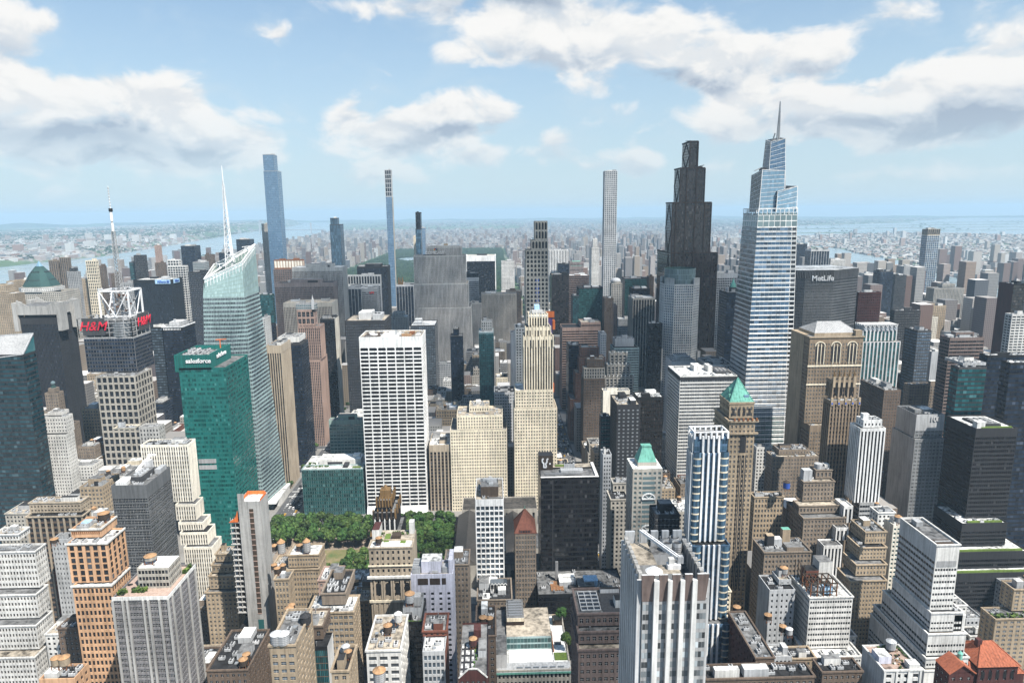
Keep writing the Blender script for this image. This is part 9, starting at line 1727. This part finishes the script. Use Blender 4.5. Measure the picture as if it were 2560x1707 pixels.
# ------------------------------------------------------------------ everything farther off
rs = np.random.default_rng(3)
def city(n, ulo, uhi, vlo, vhi, hmean, hsd, wlo, whi, tall=.0, tallh=90):
    u = rs.uniform(ulo, uhi, n); v = rs.uniform(vlo, vhi, n); w = rs.uniform(wlo, whi, n); d = rs.uniform(wlo, whi, n); h = np.clip(rs.normal(hmean, hsd, n), 6, None); k = rs.random(n) < tall; h[k] = rs.uniform(tallh*.5, tallh*1.3, k.sum())
    return np.stack([u-w/2, u+w/2, v-d/2, v+d/2, np.full(n, .0), h], 1)
M = [np.array([(a[0], a[1], a[2], a[3], .15, a[4]) for a in SMALLF]).reshape(-1, 6)]
boxes('midtown_blocks', np.concatenate(M), 'midtown_mix')
def grid_city(ulo, uhi, vlo, vhi, hm, hs, tall, tallh, du=26, dens=.8):
    out = []
    for n in np.arange(vlo, vhi, 80.4):
        for row in (9, 41):
            u = np.arange(ulo, uhi, du)+rs.uniform(-3, 3); u = u[rs.random(len(u)) < dens]; m = len(u); w = rs.uniform(.62, .98, m)*du; h = np.clip(rs.normal(hm, hs, m), 9, None); k = rs.random(m) < tall; h[k] = rs.uniform(tallh*.55, tallh*1.25, k.sum())
            out.append(np.stack([u, u+w, n+row+rs.uniform(0, 2, m), n+row+rs.uniform(22, 30, m), np.zeros(m), h], 1))
    return np.concatenate(out)
parts = [grid_city(-1880, -860, 900, 2040, 34, 16, .05, 120), grid_city(-1880, -850, 2060, 6300, 38, 18, .09, 105), grid_city(110, 1240, 2060, 3300, 42, 22, .16, 135), grid_city(110, 1600, 3300, 6300, 30, 16, .09, 105), grid_city(690, 1260, 600, 2040, 58, 28, .2, 150, 29, .92), grid_city(900, 1500, 2060, 3300, 58, 26, .2, 125, 30, .9), city(260, 1900, 2700, 700, 3600, 48, 26, 20, 45, .25, 110),
         grid_city(-2300, -850, 6300, 9500, 24, 9, .04, 75, 30), grid_city(-850, 2200, 6200, 9500, 22, 9, .045, 70, 30), grid_city(-2800, 1500, 9500, 13000, 19, 7, .03, 60, 42, .7), city(9000, 600, 6500, 8800, 17000, 14, 5, 20, 55, .02, 60), city(2600, -3000, 9000, 17000, 30000, 14, 8, 30, 90, .02, 60)]
B = np.concatenate(parts); west = -1900-np.clip(B[:, 2]-2500, 0, None)*.11; bad = (B[:, 0] < west-0) | ((B[:, 1] > -860) & (B[:, 0] < 95) & (B[:, 2] > 2045) & (B[:, 2] < 6250))
FPX = footprints(); 
def clear(B, pad=2):
    keep = np.ones(len(B), bool)
    for f in FPX: keep &= ~((B[:, 0] < f[1]+pad) & (B[:, 1] > f[0]-pad) & (B[:, 2] < f[3]+pad) & (B[:, 3] > f[2]-pad))
    return keep
def in_poly(x, y, pts):
    c = np.zeros(len(x), bool); n = len(pts)
    for i in range(n):
        (x0, y0), (x1, y1) = pts[i], pts[i-1]
        with np.errstate(divide='ignore', invalid='ignore'): c ^= ((y0 > y) != (y1 > y)) & (x < (x1-x0)*(y-y0)/(y1-y0)+x0)
    return c
WP = [[tuple(v.co[:2]) for v in o.data.vertices] for o in bpy.data.objects if o.name.startswith('water') and o.type == 'MESH']
ISL = [[tuple(v.co[:2]) for v in o.data.vertices] for o in bpy.data.objects if o.name.startswith('island')]
def wet(x, y, houses=True):
    w = np.zeros(len(x), bool); l = np.zeros(len(x), bool)
    for p in WP: w |= in_poly(x, y, p)
    for p in (ISL[1:3] if houses else ISL): l |= in_poly(x, y, p)
    return w & ~l
B = B[~bad & clear(B)]; B = B[~wet((B[:, 0]+B[:, 1])/2, (B[:, 2]+B[:, 3])/2)]
# nothing in the far mass may stand before the measured skyline: cap it a little under the eye line
B[:, 5] = np.minimum(B[:, 5], 318-np.hypot(B[:, 0], B[:, 2])*.028*np.clip(3000/np.hypot(B[:, 0], B[:, 2]), .35, 1.6))
boxes('distant_city', B, 'city_mix')
Q = np.concatenate([city(30000, 1950, 9500, 300, 9800, 10, 3, 14, 42, .012, 60), city(5200, 3000, 16000, 6000, 13500, 9, 4, 18, 55, .01, 40), city(9000, -6500, -3060, 2000, 9000, 10, 4, 14, 40, .012, 55), city(3500, -10500, -3400, 5000, 14000, 10, 4, 16, 48, .008, 60), city(60, -4600, -3500, 4000, 9000, 45, 20, 25, 70), city(420, -3500, -3020, 1500, 5600, 15, 7, 25, 90, .05, 60), city(2600, -12000, -5200, 8000, 24000, 10, 5, 20, 60, .01, 50), city(1500, 5000, 24000, 12000, 26000, 10, 5, 30, 90)])
Q[:, 5] += nj_height((Q[:, 0]+Q[:, 1])/2, (Q[:, 2]+Q[:, 3])/2); Q = Q[~wet((Q[:, 0]+Q[:, 1])/2, (Q[:, 2]+Q[:, 3])/2)]; boxes('distant_houses', Q, 'town_mix')
def tree_mass(name, P, S, key='leaf'):
    n = len(P); a = np.array([[1, 0, 0], [0, 1, 0], [-1, 0, 0], [0, -1, 0], [.15, .1, .95], [.7, .7, .35], [-.7, .7, .4], [-.7, -.7, .35], [.7, -.7, .3]]); jit = rs.uniform(.75, 1.25, (n, 9, 1)); v = (P[:, None]+a[None]*S[:, None, None]*jit).reshape(-1, 3)
    f = np.array([[0, 5, 4], [5, 1, 4], [1, 6, 4], [6, 2, 4], [2, 7, 4], [7, 3, 4], [3, 8, 4], [8, 0, 4]]); l = (np.arange(n)[:, None, None]*9+f[None]).reshape(-1)
    me = bpy.data.meshes.new(name); me.vertices.add(len(v)); me.vertices.foreach_set('co', v.astype(np.float32).ravel()); me.loops.add(len(l)); me.loops.foreach_set('vertex_index', l.astype(np.int32)); me.polygons.add(n*8); me.polygons.foreach_set('loop_start', np.arange(0, n*24, 3, dtype=np.int32)); me.materials.append(MATS[key]); me.polygons.foreach_set('use_smooth', np.zeros(n*8, bool)); me.update(calc_edges=True)
    o = bpy.data.objects.new(name, me); C.objects.link(o); o['kind'] = 'stuff'; return o
m, nt, b = newmat('woodland'); geo = nt.nodes.new('ShaderNodeNewGeometry'); nt.links.new(ramp(nt, math_node(nt, 'ADD', math_node(nt, 'MULTIPLY', geo.outputs['Random Per Island'], .55), math_node(nt, 'MULTIPLY', noise(nt, geo.outputs['Position'], .012, 4), .45)), [(.15, (.008, .020, .008)), (.5, (.015, .033, .012)), (.85, (.030, .052, .018))]), b.inputs['Base Color']); b.inputs['Roughness'].default_value = .95; b.inputs['Specular IOR Level'].default_value = .1; MATS['woodland'] = m  # tones kept dark: canopy self-shadow put into the colour
n = 15000; x = rs.uniform(-838, 78, n); y = rs.uniform(2062, 6150, n); lake = ((x+400)/300)**2+((y-4870)/330)**2 < 1; fields = (((x+300)/120)**2+((y-5500)/160)**2 < 1) | (((x+520)/110)**2+((y-2900)/120)**2 < 1) | (((x+400)/90)**2+((y-4150)/130)**2 < 1); k = ~(lake | fields); x, y = x[k], y[k]; s = rs.uniform(5, 9.5, len(x))
tree_mass('park_woods', np.stack([x, y, s*.9], 1), s, 'woodland')
poly('park_ground', [(-838, 2058), (80, 2058), (80, 6155), (-838, 6155)], .12, 'woodland'); poly('reservoir', [(-400+285*cos(a), 4870+315*sin(a)) for a in np.linspace(0, 2*pi, 41)[:-1]], .35, 'river_water')
xs, ys, ss = [], [], []
for (nn, ulo, uhi, vlo, vhi, sl, sh) in ((26000, -9500, -3060, 1500, 14000, 6, 13), (3000, -3500, -3100, 4200, 12000, 6, 11), (14000, 2000, 9500, 600, 9500, 4.5, 9), (8000, -8000, 9000, 9000, 26000, 9, 22), (1500, -2900, -2000, 3500, 13000, 6, 10), (1000, 1250, 2300, 2500, 6500, 5, 9), (5000, 4000, 22000, 8000, 24000, 9, 22)):
    xs.append(rs.uniform(ulo, uhi, nn)); ys.append(rs.uniform(vlo, vhi, nn)); ss.append(rs.uniform(sl, sh, nn))
x, y, s = map(np.concatenate, (xs, ys, ss)); cl = np.sin(x*.004+1.3*np.sin(y*.0023))+np.sin(y*.0051+1.7*np.sin(x*.0031)); k = (cl > -.35) & ~wet(x, y, False); x, y, s = x[k], y[k], s[k]
tree_mass('distant_trees', np.stack([x, y, s*.7+nj_height(x, y)], 1), s, 'woodland')
# the far suspension bridge over the river
br = thing('suspension_bridge', 'faint grey suspension bridge crossing the wide river far away', 'bridge', (-3350, 12000, 0))
def bridge():
    off = Vector((-3350, 12000, 0)); a, b = Vector((-4300, 12300, 62)), Vector((-2800, 11700, 62)); h = G(); h.bar(a, b, 7, 'steel'); h.obj('deck', br, off); h = G()
    for t_ in (.16, .82):
        p = a.lerp(b, t_); h = G(); h.box(p.x-8, p.x+8, p.y-22, p.y-10, 0, 180, 'steel'); h.box(p.x-8, p.x+8, p.y+10, p.y+22, 0, 180, 'steel'); h.box(p.x-8, p.x+8, p.y-10, p.y+10, 160, 180, 'steel', True); h.obj('bridge_tower', br, off)
    h = G(); P = [a.lerp(b, .16+.66*k/20)+Vector((0, 0, 8+105*(2*k/20-1)**2)) for k in range(21)]
    for p, q in zip(P, P[1:]): h.bar(p, q, 1.4, 'steel')
    h.bar(a, P[0], 1.4, 'steel'); h.bar(b, P[-1], 1.4, 'steel'); h.obj('cable', br, off)
bridge()
# ------------------------------------------------------------------ the summer haze
g = G(); g.box(-36000, 36000, -36000, 36000, -1, 482, 'black', True); hz = g.obj('haze'); hz['kind'] = 'stuff'; hz.data.materials.clear()
hm = bpy.data.materials.new('summer_haze'); hm.use_nodes = True; hn = hm.node_tree; hn.nodes.clear(); ho = hn.nodes.new('ShaderNodeOutputMaterial'); pv = hn.nodes.new('ShaderNodeVolumePrincipled'); hn.links.new(pv.outputs[0], ho.inputs['Volume'])
pv.inputs['Color'].default_value = (.56, .80, 1.0, 1); pv.inputs['Density'].default_value = 6.2e-5; pv.inputs['Anisotropy'].default_value = 0.0
hz.data.materials.append(hm)
# ------------------------------------------------------------------ two low clouds over the city, high above the view, whose shadows lie on midtown
def cloud(cx, cyy, z, rx, ry, seed, n):
    r = np.random.default_rng(seed); a = np.linspace(0, 2*pi, 13)[:-1]; g = G()
    for i in range(n):
        q = r.uniform(0, 2*pi); k = np.sqrt(r.random())*.86; x, y = cx+rx*k*cos(q), cyy+ry*k*sin(q); R = r.uniform(.16, .30)*min(rx, ry); ph = r.uniform(-pi/2, pi/2, 1); L = np.linspace(-pi/2, pi/2, 8)
        for l0, l1 in zip(L, L[1:]): g.ring(x, y, z+R*.45*sin(l0), z+R*(.45 if l1 < .1 else .7)*sin(l1), max(.1, R*cos(l0)), max(.1, R*cos(l1)), 14, 'cloud_vapour', False)
    o = g.obj('cloud'); o['kind'] = 'stuff'; return o
cm = bpy.data.materials.new('cloud_vapour'); cm.use_nodes = True; cn = cm.node_tree; cb = cn.nodes['Principled BSDF']; cb.inputs['Base Color'].default_value = (.9, .9, .9, 1); cb.inputs['Roughness'].default_value = 1; cb.inputs['Alpha'].default_value = .09; MATS['cloud_vapour'] = cm
cloud(640, 620, 1300, 560, 430, 4, 90)
cloud(500, -90, 1100, 115, 185, 9, 46)
